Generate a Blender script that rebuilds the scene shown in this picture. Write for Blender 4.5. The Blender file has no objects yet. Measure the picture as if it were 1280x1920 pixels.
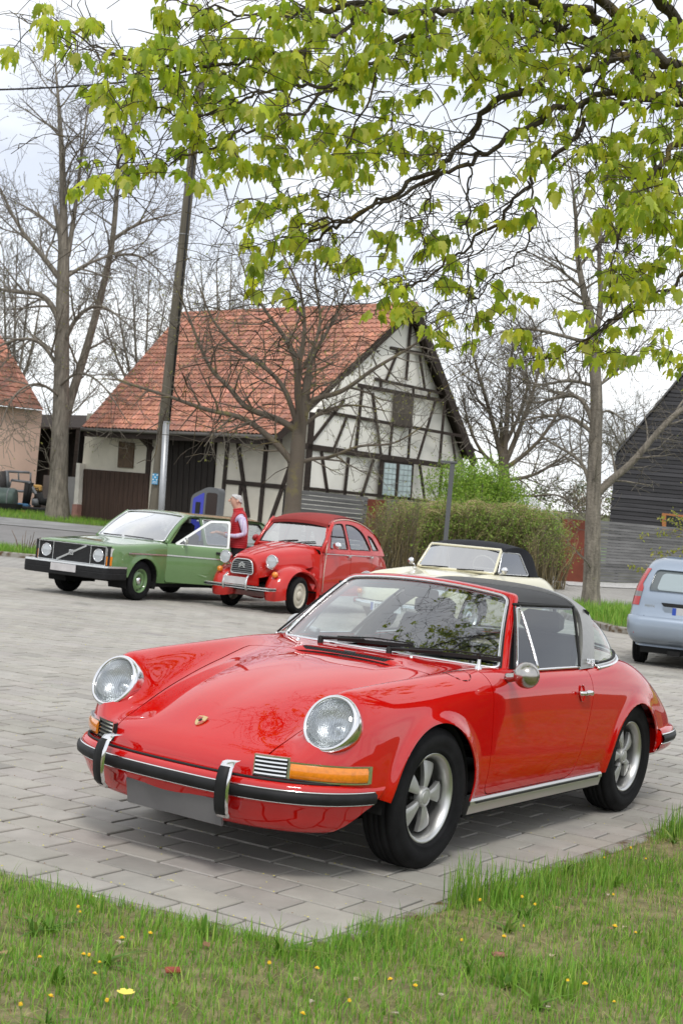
import bpy, bmesh, math, random
import numpy as np
from mathutils import Vector, Matrix

S = bpy.context.scene
COL = S.collection
rad = math.radians
rng = np.random.default_rng(7)
random.seed(11)

# ------------------------------------------------------------------ camera
PITCH, ROLL, CAMH, FPX = rad(0.516), rad(5.314), 1.493, 2700.0
_f = Vector((0, math.cos(PITCH), math.sin(PITCH))); _r0 = Vector((1, 0, 0)); _u0 = _r0.cross(_f)
_r = math.cos(ROLL) * _r0 + math.sin(ROLL) * _u0
_u = -math.sin(ROLL) * _r0 + math.cos(ROLL) * _u0
cam_d = bpy.data.cameras.new('camera'); cam = bpy.data.objects.new('camera', cam_d); COL.objects.link(cam)
M = Matrix((_r, _u, -_f)).transposed().to_4x4(); M.translation = Vector((0, 0, CAMH)); cam.matrix_world = M
cam_d.sensor_fit = 'VERTICAL'; cam_d.sensor_height = 36.0; cam_d.lens = FPX / 1920 * 36.0
cam_d.clip_start = 0.05; cam_d.clip_end = 3000
cam_d.dof.use_dof = True; cam_d.dof.focus_distance = 7.3; cam_d.dof.aperture_fstop = 9.0
S.camera = cam

# ------------------------------------------------------------------ sky, sun, exposure
SUN_EL, SUN_AZ = rad(54), rad(178)          # azimuth clockwise from +Y: high behind the camera
W = bpy.data.worlds.new('World'); S.world = W; W.use_nodes = True
nt = W.node_tree; nt.nodes.clear()
def wn(t, **k):
    n = nt.nodes.new(t)
    for a, b in k.items(): setattr(n, a, b)
    return n
out = wn('ShaderNodeOutputWorld'); bg = wn('ShaderNodeBackground')
sky = wn('ShaderNodeTexSky', sky_type='NISHITA', sun_disc=False)
sky.sun_elevation = SUN_EL; sky.sun_rotation = SUN_AZ
geo = wn('ShaderNodeTexCoord'); sep = wn('ShaderNodeSeparateXYZ'); nt.links.new(geo.outputs['Generated'], sep.inputs[0])
mx = wn('ShaderNodeMath', operation='MAXIMUM'); mx.inputs[1].default_value = 0.0; nt.links.new(sep.outputs['Z'], mx.inputs[0])
ad = wn('ShaderNodeMath', operation='ADD'); ad.inputs[1].default_value = 0.22; nt.links.new(mx.outputs[0], ad.inputs[0])
dx = wn('ShaderNodeMath', operation='DIVIDE'); dy = wn('ShaderNodeMath', operation='DIVIDE')
nt.links.new(sep.outputs['X'], dx.inputs[0]); nt.links.new(ad.outputs[0], dx.inputs[1])
nt.links.new(sep.outputs['Y'], dy.inputs[0]); nt.links.new(ad.outputs[0], dy.inputs[1])
cmb = wn('ShaderNodeCombineXYZ'); nt.links.new(dx.outputs[0], cmb.inputs[0]); nt.links.new(dy.outputs[0], cmb.inputs[1])
cmb.inputs[2].default_value = 3.7
no1 = wn('ShaderNodeTexNoise'); no1.inputs['Scale'].default_value = 1.25; no1.inputs['Detail'].default_value = 7; no1.inputs['Roughness'].default_value = .55
nt.links.new(cmb.outputs[0], no1.inputs['Vector'])
rm = wn('ShaderNodeValToRGB'); nt.links.new(no1.outputs['Fac'], rm.inputs[0])
e = rm.color_ramp.elements
e[0].position = .30; e[0].color = (6.3, 6.7, 7.6, 1); e[1].position = .58; e[1].color = (9.6, 9.7, 9.8, 1)
x = rm.color_ramp.elements.new(.43); x.color = (7.9, 8.2, 8.7, 1)
mixs = wn('ShaderNodeMix', data_type='RGBA'); mixs.inputs[0].default_value = .88
nt.links.new(sky.outputs[0], mixs.inputs[6]); nt.links.new(rm.outputs[0], mixs.inputs[7])
nt.links.new(mixs.outputs[2], bg.inputs[0]); bg.inputs[1].default_value = 0.128; nt.links.new(bg.outputs[0], out.inputs[0])

sun_d = bpy.data.lights.new('sun', 'SUN'); sun = bpy.data.objects.new('sun', sun_d); COL.objects.link(sun)
sun_d.energy = 1.5; sun_d.angle = rad(12); sun_d.color = (1, .965, .91)
_sd = Vector((math.sin(SUN_AZ) * math.cos(SUN_EL), math.cos(SUN_AZ) * math.cos(SUN_EL), math.sin(SUN_EL)))
sun.rotation_euler = _sd.to_track_quat('Z', 'Y').to_euler(); sun.location = _sd * 60
S.view_settings.view_transform = 'Standard'; S.view_settings.look = 'None'
S.view_settings.exposure = 0.12; S.view_settings.gamma = 1.0; S.view_settings.use_curve_mapping = False
S.render.engine = 'CYCLES'
S.cycles.use_denoising = True
S.cycles.max_bounces = 10; S.cycles.transparent_max_bounces = 24; S.cycles.glossy_bounces = 5
S.cycles.transmission_bounces = 10; S.cycles.caustics_reflective = False; S.cycles.caustics_refractive = False

# ------------------------------------------------------------------ pixel -> place (measuring aid for positions on site)
def ray(px, py): return ((px - 640) / FPX) * _r + ((960 - py) / FPX) * _u + _f
def at(px, py, Y):
    d = ray(px, py); return Vector((0, 0, CAMH)) + d * (Y / d.y)
def on_ground(px, py, z=0.0):
    d = ray(px, py); return Vector((0, 0, CAMH)) + d * ((z - CAMH) / d.z)

# ------------------------------------------------------------------ materials
def mat(name, col, rough=.6, metal=0.0, coat=0.0, noise=None, bump=None, spec=.5, trans=0.0, ior=1.45, emit=None, coat_rough=.03, sheen=0, translucent=0.0, coords='Object'):
    """noise=(scale, amount, detail) value variation; or dict(scale, col2, lo, hi); bump=(scale, strength, dist)"""
    m = bpy.data.materials.new(name); m.use_nodes = True
    n = m.node_tree.nodes; l = m.node_tree.links; b = n['Principled BSDF']
    c4 = tuple(col) + (1,)
    b.inputs['Base Color'].default_value = c4; b.inputs['Roughness'].default_value = rough; b.inputs['Metallic'].default_value = metal
    b.inputs['Coat Weight'].default_value = coat; b.inputs['Coat Roughness'].default_value = coat_rough
    b.inputs['Specular IOR Level'].default_value = spec; b.inputs['Transmission Weight'].default_value = trans; b.inputs['IOR'].default_value = ior
    if sheen: b.inputs['Sheen Weight'].default_value = sheen
    tc = None
    def coord():
        nonlocal tc
        if tc is None: tc = n.new('ShaderNodeTexCoord')
        return tc.outputs[coords]
    if noise:
        if isinstance(noise, tuple): noise = dict(scale=noise[0], amount=noise[1], detail=noise[2] if len(noise) > 2 else 4)
        t = n.new('ShaderNodeTexNoise'); t.inputs['Scale'].default_value = noise['scale']; t.inputs['Detail'].default_value = noise.get('detail', 4)
        t.inputs['Roughness'].default_value = .6
        if 'stretch' in noise:
            mp = n.new('ShaderNodeMapping'); mp.inputs['Scale'].default_value = noise['stretch']; l.new(coord(), mp.inputs[0]); l.new(mp.outputs[0], t.inputs['Vector'])
        else: l.new(coord(), t.inputs['Vector'])
        r = n.new('ShaderNodeValToRGB'); l.new(t.outputs['Fac'], r.inputs[0])
        a = noise.get('amount', .2)
        c1 = tuple(max(0, v * (1 - a)) for v in col) + (1,); c2 = tuple(min(1, v * (1 + a)) for v in col) + (1,)
        if 'col2' in noise: c1, c2 = c4, tuple(noise['col2']) + (1,)
        r.color_ramp.elements[0].position = noise.get('lo', .3); r.color_ramp.elements[0].color = c1
        r.color_ramp.elements[1].position = noise.get('hi', .7); r.color_ramp.elements[1].color = c2
        l.new(r.outputs[0], b.inputs['Base Color'])
    if bump:
        t = n.new('ShaderNodeTexNoise'); t.inputs['Scale'].default_value = bump[0]; t.inputs['Detail'].default_value = 6
        l.new(coord(), t.inputs['Vector']); bp = n.new('ShaderNodeBump'); bp.inputs['Strength'].default_value = bump[1]
        bp.inputs['Distance'].default_value = bump[2] if len(bump) > 2 else .01
        l.new(t.outputs['Fac'], bp.inputs['Height']); l.new(bp.outputs[0], b.inputs['Normal'])
    if emit: b.inputs['Emission Color'].default_value = c4; b.inputs['Emission Strength'].default_value = emit
    if translucent:
        o = n['Material Output']; tr = n.new('ShaderNodeBsdfTranslucent'); ms = n.new('ShaderNodeMixShader'); ms.inputs[0].default_value = translucent
        src = b.inputs['Base Color'].links[0].from_socket if b.inputs['Base Color'].is_linked else None
        if src: l.new(src, tr.inputs[0])
        else: tr.inputs[0].default_value = c4
        l.new(b.outputs[0], ms.inputs[1]); l.new(tr.outputs[0], ms.inputs[2]); l.new(ms.outputs[0], o.inputs[0])
    return m
def attr_tint(m, name='tint', fac=1.0):
    """multiply base colour by the mesh colour attribute (individual tone of each piece)"""
    n = m.node_tree.nodes; l = m.node_tree.links; b = n['Principled BSDF']
    a = n.new('ShaderNodeAttribute'); a.attribute_name = name
    mxn = n.new('ShaderNodeMix'); mxn.data_type = 'RGBA'; mxn.blend_type = 'MULTIPLY'; mxn.inputs[0].default_value = fac
    if b.inputs['Base Color'].is_linked: l.new(b.inputs['Base Color'].links[0].from_socket, mxn.inputs[6])
    else: mxn.inputs[6].default_value = b.inputs['Base Color'].default_value
    l.new(a.outputs['Color'], mxn.inputs[7])
    for lk in list(b.inputs['Base Color'].links): l.remove(lk)
    l.new(mxn.outputs[2], b.inputs['Base Color'])
    for nn in n:
        if nn.type == 'BSDF_TRANSLUCENT':
            for lk in list(nn.inputs[0].links): l.remove(lk)
            l.new(mxn.outputs[2], nn.inputs[0])
    return m
def glass_mat(name, tint=(.82, .9, .88), refl=1.0, rough=0.0):
    """thin automotive glass: fresnel reflection over tinted see-through"""
    m = bpy.data.materials.new(name); m.use_nodes = True; n = m.node_tree.nodes; l = m.node_tree.links; n.clear()
    o = n.new('ShaderNodeOutputMaterial'); t = n.new('ShaderNodeBsdfTransparent'); t.inputs[0].default_value = tuple(tint) + (1,)
    g = n.new('ShaderNodeBsdfGlossy'); g.inputs['Roughness'].default_value = rough; g.inputs[0].default_value = (1, 1, 1, 1)
    lw = n.new('ShaderNodeLayerWeight'); lw.inputs[0].default_value = .5          # facing term is the same from both sides of the pane
    pw = n.new('ShaderNodeMath'); pw.operation = 'POWER'; pw.inputs[1].default_value = 4.6; l.new(lw.outputs['Facing'], pw.inputs[0])
    mm = n.new('ShaderNodeMath'); mm.operation = 'MULTIPLY_ADD'; mm.inputs[1].default_value = .92 * refl; mm.inputs[2].default_value = .08 * refl; mm.use_clamp = True
    l.new(pw.outputs[0], mm.inputs[0]); ms = n.new('ShaderNodeMixShader'); l.new(mm.outputs[0], ms.inputs[0])
    l.new(t.outputs[0], ms.inputs[1]); l.new(g.outputs[0], ms.inputs[2]); l.new(ms.outputs[0], o.inputs[0])
    return m

# ------------------------------------------------------------------ mesh building
class MB:
    def __init__(s): s.V = []; s.F = []; s.T = []
    def add(s, V, F, tint=None):
        o = len(s.V); s.V.extend([tuple(float(c) for c in v) for v in V]); s.F.extend([tuple(i + o for i in f) for f in F])
        if tint is not None: s.T.extend([tint] * len(V))
        elif s.T: s.T.extend([(1, 1, 1)] * len(V))
        return s
    def box(s, c, d, rz=0.0, bevel=0.0, M=None, tint=None):
        hx, hy, hz = d[0] / 2, d[1] / 2, d[2] / 2; b = min(bevel, hx * .9, hy * .9, hz * .9)
        if b <= 0:
            V = [(x, y, z) for z in (-hz, hz) for x, y in ((-hx, -hy), (hx, -hy), (hx, hy), (-hx, hy))]
            F = [(0, 3, 2, 1), (4, 5, 6, 7), (0, 1, 5, 4), (1, 2, 6, 5), (2, 3, 7, 6), (3, 0, 4, 7)]
        else:
            V = []; F = []
            ring = [(-1, -1), (1, -1), (1, 1), (-1, 1)]
            for (z, k) in ((-hz, b), (-hz + b, 0), (hz - b, 0), (hz, b)):
                for (sx, sy) in ring:
                    V.append((sx * (hx - k - (0 if k else 0)), sy * (hy - k), z))
            F.append((3, 2, 1, 0))
            for q in range(3):
                for i in range(4):
                    a = q * 4 + i; bb = q * 4 + (i + 1) % 4; F.append((a, bb, bb + 4, a + 4))
            F.append((12, 13, 14, 15))
        R = Matrix.Rotation(rz, 3, 'Z')
        if M is None: V = [R @ Vector(v) + Vector(c) for v in V]
        else: V = [M @ (R @ Vector(v) + Vector(c)) for v in V]
        return s.add(V, F, tint)
    def tube(s, P, r, n=6, cap=True, closed=False, tint=None, up=None):
        P = [Vector(p) for p in P]; m = len(P)
        if not hasattr(r, '__len__'): r = [r] * m
        V = []; F = []; N = None
        for i, p in enumerate(P):
            if closed: t = P[(i + 1) % m] - P[i - 1]
            else: t = P[min(i + 1, m - 1)] - P[max(i - 1, 0)]
            t.normalize()
            if N is None:
                a = Vector(up) if up else (Vector((0, 0, 1)) if abs(t.z) < .9 else Vector((1, 0, 0)))
                N = (a - t * a.dot(t)).normalized()
            else:
                N = N - t * N.dot(t)
                N = N.normalized() if N.length > 1e-6 else t.orthogonal().normalized()
            B = t.cross(N)
            for k in range(n):
                a = 2 * math.pi * k / n; V.append(p + float(r[i]) * (math.cos(a) * N + math.sin(a) * B))
        for i in range(m if closed else m - 1):
            j = (i + 1) % m
            for k in range(n): F.append((i * n + k, i * n + (k + 1) % n, j * n + (k + 1) % n, j * n + k))
        if cap and not closed:
            F.append(tuple(range(n))[::-1]); F.append(tuple((m - 1) * n + k for k in range(n)))
        return s.add(V, F, tint)
    def sweep(s, P, prof, ups=None, closed=False, cap=True, tint=None):
        """sweep a 2-D profile [(side, up)] along P; ups = up vectors (list or one)"""
        P = [Vector(p) for p in P]; m = len(P); n = len(prof); V = []; F = []
        for i, p in enumerate(P):
            t = (P[(i + 1) % m] - P[i - 1]) if closed else (P[min(i + 1, m - 1)] - P[max(i - 1, 0)])
            t.normalize()
            u = Vector(ups[i]) if (ups is not None and hasattr(ups[0], '__len__')) else Vector(ups if ups is not None else (0, 0, 1))
            side = t.cross(u).normalized(); u2 = side.cross(t).normalized()
            for a, b in prof: V.append(p + side * float(a) + u2 * float(b))
        for i in range(m if closed else m - 1):
            j = (i + 1) % m
            for k in range(n): F.append((i * n + k, i * n + (k + 1) % n, j * n + (k + 1) % n, j * n + k))
        if cap and not closed:
            F.append(tuple(range(n))[::-1]); F.append(tuple((m - 1) * n + k for k in range(n)))
        return s.add(V, F, tint)
    def lathe(s, prof, n=32, M=None, tint=None, cap=False):
        """profile [(r, h)] turned about local Z; M places it"""
        V = []; F = []; m = len(prof); M = M or Matrix.Identity(4)
        for r, h in prof:
            for k in range(n):
                a = 2 * math.pi * k / n; V.append(M @ Vector((r * math.cos(a), r * math.sin(a), h)))
        for i in range(m - 1):
            for k in range(n): F.append((i * n + k, i * n + (k + 1) % n, (i + 1) * n + (k + 1) % n, (i + 1) * n + k))
        if cap:
            if prof[0][0] > 1e-5: F.append(tuple(range(n))[::-1])
            if prof[-1][0] > 1e-5: F.append(tuple((m - 1) * n + k for k in range(n)))
        return s.add(V, F, tint)
    def grid(s, G, closed_u=False, closed_v=False, tint=None):
        G = np.asarray(G, float); a, b = G.shape[:2]; F = []
        for i in range(a if closed_u else a - 1):
            for j in range(b if closed_v else b - 1):
                i2 = (i + 1) % a; j2 = (j + 1) % b
                F.append((i * b + j, i2 * b + j, i2 * b + j2, i * b + j2))
        return s.add(G.reshape(-1, 3), F, tint)
    def prism(s, poly, vec, M=None, tint=None):
        """extrude a planar polygon (3-D points) by vec, closed"""
        P = [Vector(p) for p in poly]; v = Vector(vec); n = len(P)
        V = P + [p + v for p in P]
        if M is not None: V = [M @ q for q in V]
        F = [tuple(range(n))[::-1], tuple(range(n, 2 * n))] + [(i, (i + 1) % n, (i + 1) % n + n, i + n) for i in range(n)]
        return s.add(V, F, tint)
    def xf(s, M):
        s.V = [tuple(M @ Vector(v)) for v in s.V]; return s
    def obj(s, name, m, parent=None, smooth=False, **k):
        return mesh_obj(name, s.V, s.F, m, parent, smooth, tint=s.T or None, **k)

def mesh_obj(name, V, F, m, parent=None, smooth=False, tint=None, recalc=False, weld=0, sharp=None, matidx=None):
    me = bpy.data.meshes.new(name); me.from_pydata([tuple(v) for v in V], [], [tuple(int(i) for i in f) for f in F])
    if recalc or weld:
        bm = bmesh.new(); bm.from_mesh(me)
        if weld: bmesh.ops.remove_doubles(bm, verts=bm.verts, dist=weld)
        if recalc: bmesh.ops.recalc_face_normals(bm, faces=bm.faces)
        bm.to_mesh(me); bm.free(); tint = None if weld else tint
    for q in (m if isinstance(m, (list, tuple)) else [m]): me.materials.append(q)
    if matidx is not None: me.polygons.foreach_set('material_index', matidx)
    if smooth: me.polygons.foreach_set('use_smooth', [True] * len(me.polygons))
    if smooth and sharp: me.set_sharp_from_angle(angle=rad(sharp))
    if tint is not None:
        ca = me.color_attributes.new('tint', 'FLOAT_COLOR', 'POINT')
        ca.data.foreach_set('color', np.c_[np.asarray(tint, float), np.ones(len(tint))].ravel())
    o = bpy.data.objects.new(name, me); COL.objects.link(o)
    if parent is not None: o.parent = parent
    return o
def thing(name, label, cat, loc=(0, 0, 0), rz=0.0, group=None, scale=None):
    o = bpy.data.objects.new(name, None); COL.objects.link(o); o.empty_display_size = .2
    o.location = loc; o.rotation_euler = (0, 0, rz)
    if scale: o.scale = (scale,) * 3
    return tag(o, label, cat, group)
def tag(o, label=None, cat=None, group=None, kind=None):
    if label: o['label'] = label
    if cat: o['category'] = cat
    if group: o['group'] = group
    if kind: o['kind'] = kind
    return o
def copy_tree(o, parent=None):
    c = o.copy(); COL.objects.link(c); c.parent = parent
    for ch in list(o.children): copy_tree(ch, c)
    return c

# ------------------------------------------------------------------ spline / loft / clip toolkit
def cspline(T, P, t):
    """natural cubic spline through P (n,d) at knots T, evaluated at t"""
    T = np.asarray(T, float); P = np.asarray(P, float); n = len(T); h = np.diff(T)
    if n == 2: return P[0] + (P[1] - P[0]) * ((np.asarray(t) - T[0]) / h[0])[:, None]
    A = np.zeros((n, n)); B = np.zeros_like(P); A[0, 0] = A[-1, -1] = 1
    for i in range(1, n - 1):
        A[i, i - 1] = h[i - 1]; A[i, i] = 2 * (h[i - 1] + h[i]); A[i, i + 1] = h[i]
        B[i] = 3 * ((P[i + 1] - P[i]) / h[i] - (P[i] - P[i - 1]) / h[i - 1])
    c = np.linalg.solve(A, B); t = np.asarray(t, float)
    k = np.clip(np.searchsorted(T, t, side='right') - 1, 0, n - 2); dt = (t - T[k])[:, None]; hk = h[k][:, None]
    b = (P[k + 1] - P[k]) / hk - hk * (2 * c[k] + c[k + 1]) / 3; d = (c[k + 1] - c[k]) / (3 * hk)
    return P[k] + b * dt + c[k] * dt ** 2 + d * dt ** 3
def curve(P, m=60, power=.5):
    """smooth curve through points, m samples (centripetal)"""
    P = np.asarray(P, float); d = np.linalg.norm(np.diff(P, axis=0), axis=1) ** power; T = np.r_[0, np.cumsum(d)]
    return cspline(T, P, np.linspace(0, T[-1], m))
class Line:
    def __init__(s, keys):                       # keys (y, x, z), y rising
        K = np.array(keys, float); s.P = curve(K, 900); s.y0, s.y1 = K[0, 0], K[-1, 0]
        s.P[:, 0] = np.maximum.accumulate(s.P[:, 0])
    def at(s, y): return np.stack([np.interp(y, s.P[:, 0], s.P[:, 1]), y, np.interp(y, s.P[:, 0], s.P[:, 2])], -1)
def loft(lines, Y, yb0, yb1, nsub, post=None):
    """lines: Line list from centre to sill.  Y: stations. returns grid (len(Y), nu, 3)"""
    yN, yT = Y[0], Y[-1]; cols = []
    for L in lines:
        y = np.where(Y < yb0, L.y0 + (Y - yN) * (yb0 - L.y0) / (yb0 - yN), Y)
        y = np.where(Y > yb1, L.y1 - (yT - Y) * (L.y1 - yb1) / (yT - yb1), y)
        cols.append(L.at(y))
    G = np.stack(cols, 1)
    if not hasattr(nsub, '__len__'): nsub = [nsub] * (len(lines) - 1)
    outg = []
    for row in G:
        d = np.maximum(np.linalg.norm(np.diff(row, axis=0), axis=1), 1e-4) ** .5; T = np.r_[0, np.cumsum(d)]
        t = np.concatenate([np.linspace(T[i], T[i + 1], nsub[i], endpoint=False) for i in range(len(lines) - 1)] + [[T[-1]]])
        # mirror-symmetric at the centre line: add a ghost point
        if abs(row[0, 0]) < 1e-6:
            g = row[1] * [-1, 1, 1]; outg.append(cspline(np.r_[-d[0], T], np.vstack([g, row]), t))
        else: outg.append(cspline(T, row, t))
    G = np.array(outg)
    if post: G = post(G)
    return G
def grid_mesh(G, flip=False):
    a, b = G.shape[:2]; V = G.reshape(-1, 3); F = []
    for i in range(a - 1):
        for j in range(b - 1):
            q = (i * b + j, (i + 1) * b + j, (i + 1) * b + j + 1, i * b + j + 1); F.append(q[::-1] if flip else q)
    return V, F
def clip(V, F, f, keep=1):
    """keep the part of the mesh where keep*f(V) >= 0; exact cut through faces. returns V, F, cut-vertex mask"""
    V = np.asarray(V, float); d = np.asarray(f(V) if callable(f) else f) * keep
    pts = [tuple(v) for v in V]; nv = len(pts); cache = {}; out = []
    pos = d >= 0
    for fc in F:
        k = [pos[i] for i in fc]
        if all(k): out.append(tuple(fc)); continue
        if not any(k): continue
        poly = []
        for a, b in zip(fc, fc[1:] + fc[:1] if isinstance(fc, tuple) else list(fc[1:]) + [fc[0]]):
            if pos[a]: poly.append(a)
            if pos[a] != pos[b]:
                key = (min(a, b), max(a, b))
                if key not in cache:
                    t = d[a] / (d[a] - d[b]); t = min(max(t, 1e-4), 1 - 1e-4)
                    pts.append(tuple(V[a] + (V[b] - V[a]) * t)); cache[key] = len(pts) - 1
                poly.append(cache[key])
        if len(poly) >= 3: out.append(tuple(poly))
    used = sorted({i for fc in out for i in fc}); mp = {o: n for n, o in enumerate(used)}
    cut = np.array([o >= nv for o in used], bool)
    return np.array([pts[o] for o in used]), [tuple(mp[i] for i in fc) for fc in out], cut
def vnormals(V, F):
    V = np.asarray(V); N = np.zeros_like(V)
    for fc in F:
        a, b, c = V[fc[0]], V[fc[1]], V[fc[2]]; n = np.cross(b - a, c - a)
        if len(fc) > 3: n = n + np.cross(c - a, V[fc[3]] - a)
        for i in fc: N[i] += n
    return N / np.maximum(np.linalg.norm(N, axis=1), 1e-12)[:, None]
def flange(V, F, depth, vec=None, sel=None):
    """fold every free edge inward by depth (separate vertices keep the edge crisp)"""
    V = np.asarray(V, float); N = vnormals(V, F); ec = {}
    for fc in F:
        for a, b in zip(fc, fc[1:] + fc[:1]): ec.setdefault((min(a, b), max(a, b)), []).append((a, b))
    be = [e[0] for e in ec.values() if len(e) == 1]
    if sel is not None: be = [(a, b) for a, b in be if sel(V[a]) and sel(V[b])]
    pts = list(map(tuple, V)); out = list(F); dup = {}
    def d(i):
        if i not in dup:
            off = np.asarray(vec, float) if vec is not None else -N[i]
            pts.append(tuple(V[i])); pts.append(tuple(V[i] + off * depth)); dup[i] = len(pts) - 2
        return dup[i]
    for a, b in be:
        i, j = d(a), d(b); out.append((j, i, i + 1, j + 1))
    return np.array(pts), out
def mirror(V, F, weld=True):
    V = np.asarray(V, float); n = len(V); V2 = V * [-1, 1, 1]; mp = {}
    if weld:
        for i in np.where(np.abs(V[:, 0]) < 1e-5)[0]: mp[i + n] = i
    F2 = [tuple(mp.get(i + n, i + n) for i in reversed(fc)) for fc in F]
    return np.vstack([V, V2]), list(F) + F2
def flip_x(V, F): return np.asarray(V) * [-1, 1, 1], [tuple(reversed(fc)) for fc in F]
def rpoly_sdf(poly, r=0.0):
    """signed distance (inside > 0) to a 2-D polygon with corners rounded by r"""
    P = np.array(poly, float)
    def f(q):
        q = np.asarray(q, float); dmin = np.full(len(q), 1e9); ins = np.zeros(len(q), bool)
        for i in range(len(P)):
            a, b = P[i], P[(i + 1) % len(P)]; e = b - a; w = q - a
            t = np.clip((w @ e) / (e @ e), 0, 1); dd = np.linalg.norm(w - t[:, None] * e, axis=1); dmin = np.minimum(dmin, dd)
            c = (a[1] > q[:, 1]) != (b[1] > q[:, 1])
            with np.errstate(divide='ignore', invalid='ignore'):
                xx = (b[0] - a[0]) * (q[:, 1] - a[1]) / (b[1] - a[1]) + a[0]
            ins ^= c & (q[:, 0] < xx)
        return np.where(ins, dmin, -dmin)
    return f
def round_poly(P, r, n=5):
    """round the corners of a polygon (list of 2-D or 3-D points); r scalar or per-corner list"""
    P = [np.array(p, float) for p in P]; m = len(P); out = []
    for i in range(m):
        ri = r[i] if hasattr(r, '__len__') else r
        a, b, c = P[i - 1], P[i], P[(i + 1) % m]; u = a - b; w = c - b; lu, lw = np.linalg.norm(u), np.linalg.norm(w)
        k = min(ri, lu * .48, lw * .48)
        if k < 1e-6: out.append(b); continue
        p0 = b + u / lu * k; p1 = b + w / lw * k
        for t in np.linspace(0, 1, n): out.append((1 - t) ** 2 * p0 + 2 * t * (1 - t) * b + t * t * p1)
    return out
def frame_to(p, axis, up=(0, 0, 1)):
    """matrix placing local Z along axis at p"""
    z = Vector(axis).normalized(); u = Vector(up); x = u.cross(z)
    if x.length < 1e-4: x = Vector((1, 0, 0))
    x.normalize(); y = z.cross(x); m = Matrix((x, y, z)).transposed().to_4x4(); m.translation = Vector(p); return m
# =================================================================== shared car materials
M_chrome = mat('chrome', (.78, .78, .79), .12, 1.0)
M_alu = mat('brushed_aluminium', (.62, .62, .61), .36, 1.0); M_spoke = mat('satin_wheel_silver', (.50, .50, .49), .48, .75, noise=(30, .06))
M_rub = mat('black_rubber', (.013, .013, .014), .55, noise=(14, .35), spec=.3)
M_tyre = mat('tyre_rubber', (.011, .011, .012), .8, noise=(9, .4), bump=(160, .25, .004), spec=.18)
M_blk = mat('matt_black', (.012, .012, .012), .7)
M_dark = mat('underbody_black', (.008, .008, .008), .9)
M_glass = glass_mat('car_glass', (.80, .87, .86), 1.0); M_glass_front = glass_mat('front_glass', (.78, .84, .84), 2.6)
M_leather = mat('black_leatherette', (.02, .02, .021), .5, bump=(220, .3, .002))
M_plate = mat('grey_plate', (.15, .145, .15), .6, noise=(6, .12))
M_amber = mat('amber_lens', (.80, .24, .012), .18, coat=1, noise=(60, .18))
M_redlens = mat('red_lens', (.42, .012, .012), .15, coat=1)
M_lens = glass_mat('lamp_lens', (.9, .92, .93), 1.3, .03)
M_refl = mat('lamp_reflector', (.62, .64, .66), .28, 1.0, bump=(60, .35, .01))
def paint(name, c, rough=.30, flake=.04, coat=1.0, spec=.5):
    m = mat(name, c, rough, 0, coat, noise=(3.0, flake, 3), coat_rough=.025, spec=spec)
    return m
M_red = paint('red_car_paint', (.54, .0040, .0025), .42, .03, spec=.0); M_red.node_tree.nodes['Principled BSDF'].inputs['Coat IOR'].default_value = 1.7

def tyre_profile(R, r, w):
    h = w / 2
    return [(r, -h * .72), (r + .012, -h * .86), (r + (R - r) * .35, -h * 1.0), (r + (R - r) * .68, -h * .99), (R - .022, -h * .86), (R - .006, -h * .72),
            (R - .006, -h * .50), (R - .012, -h * .48), (R - .012, -h * .44), (R - .002, -h * .42), (R - .001, -h * .16), (R - .009, -h * .14), (R - .009, -h * .10), (R, -h * .08),
            (R, h * .08), (R - .009, h * .10), (R - .009, h * .14), (R - .001, h * .16), (R - .002, h * .42), (R - .012, h * .44), (R - .012, h * .48), (R - .006, h * .50),
            (R - .006, h * .72), (R - .022, h * .86), (R - .034, h * .93), (r + (R - r) * .68, h * .99), (r + (R - r) * .5, h * 1.01), (r + (R - r) * .35, h * 1.0),
            (r + .024, h * .90), (r + .018, h * .93), (r + .012, h * .86), (r, h * .72)]

# =================================================================== terrain, paving, lawn
def zg(y):
    y = np.asarray(y, float); t = np.clip((y - 34) / 22, 0, 1); s = np.clip((y - 85) / 150, 0, 1)
    return .75 * (t * t * (3 - 2 * t) * .35 + t * .65) + 6.0 * (s * s * (3 - 2 * s))
def zgs(y): return float(zg(y))
RROW = rad(-32.0); RX = np.array([math.cos(RROW), math.sin(RROW)]); RY = np.array([-math.sin(RROW), math.cos(RROW)])   # paving axes
P0 = np.array([-.60, 5.61]); CORNER = np.array([.02, 5.12])
EDGE_D = np.array([math.cos(rad(56.0)), math.sin(rad(56.0))])      # right-hand edge of the yard runs along the car
FRONT_D = np.array([math.cos(rad(-27.0)), math.sin(rad(-27.0))]); FRONT_N = np.array([-FRONT_D[1], FRONT_D[0]])
def paved(xy):
    """> 0 inside the paved yard: distance from its front and right edges"""
    q = np.asarray(xy, float) - CORNER
    front = q @ FRONT_N; right = -(q[..., 0] * EDGE_D[1] - q[..., 1] * EDGE_D[0])
    return np.minimum(front, right)
M_earth = mat('meadow_ground', (.075, .10, .03), .95, noise=dict(scale=.9, col2=(.13, .115, .055), lo=.35, hi=.65, detail=8), bump=(30, .6, .03))
xs = np.r_[-900, -400, -200, -100, -60, np.arange(-40, 41, 2.5), 60, 100, 200, 400, 900]; ys = np.r_[-300, -100, -40, -15, np.arange(-5, 90, 2.5), np.arange(90, 260, 12), 300, 420, 700, 1400]
q = MB(); q.grid([[(x, y, zgs(y) - .07 + .25 * math.sin(x * .05) * min(1, max(0, (y - 90) / 60))) for x in xs] for y in ys]); tag(q.obj('ground', M_earth, None, True), kind='structure')
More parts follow.
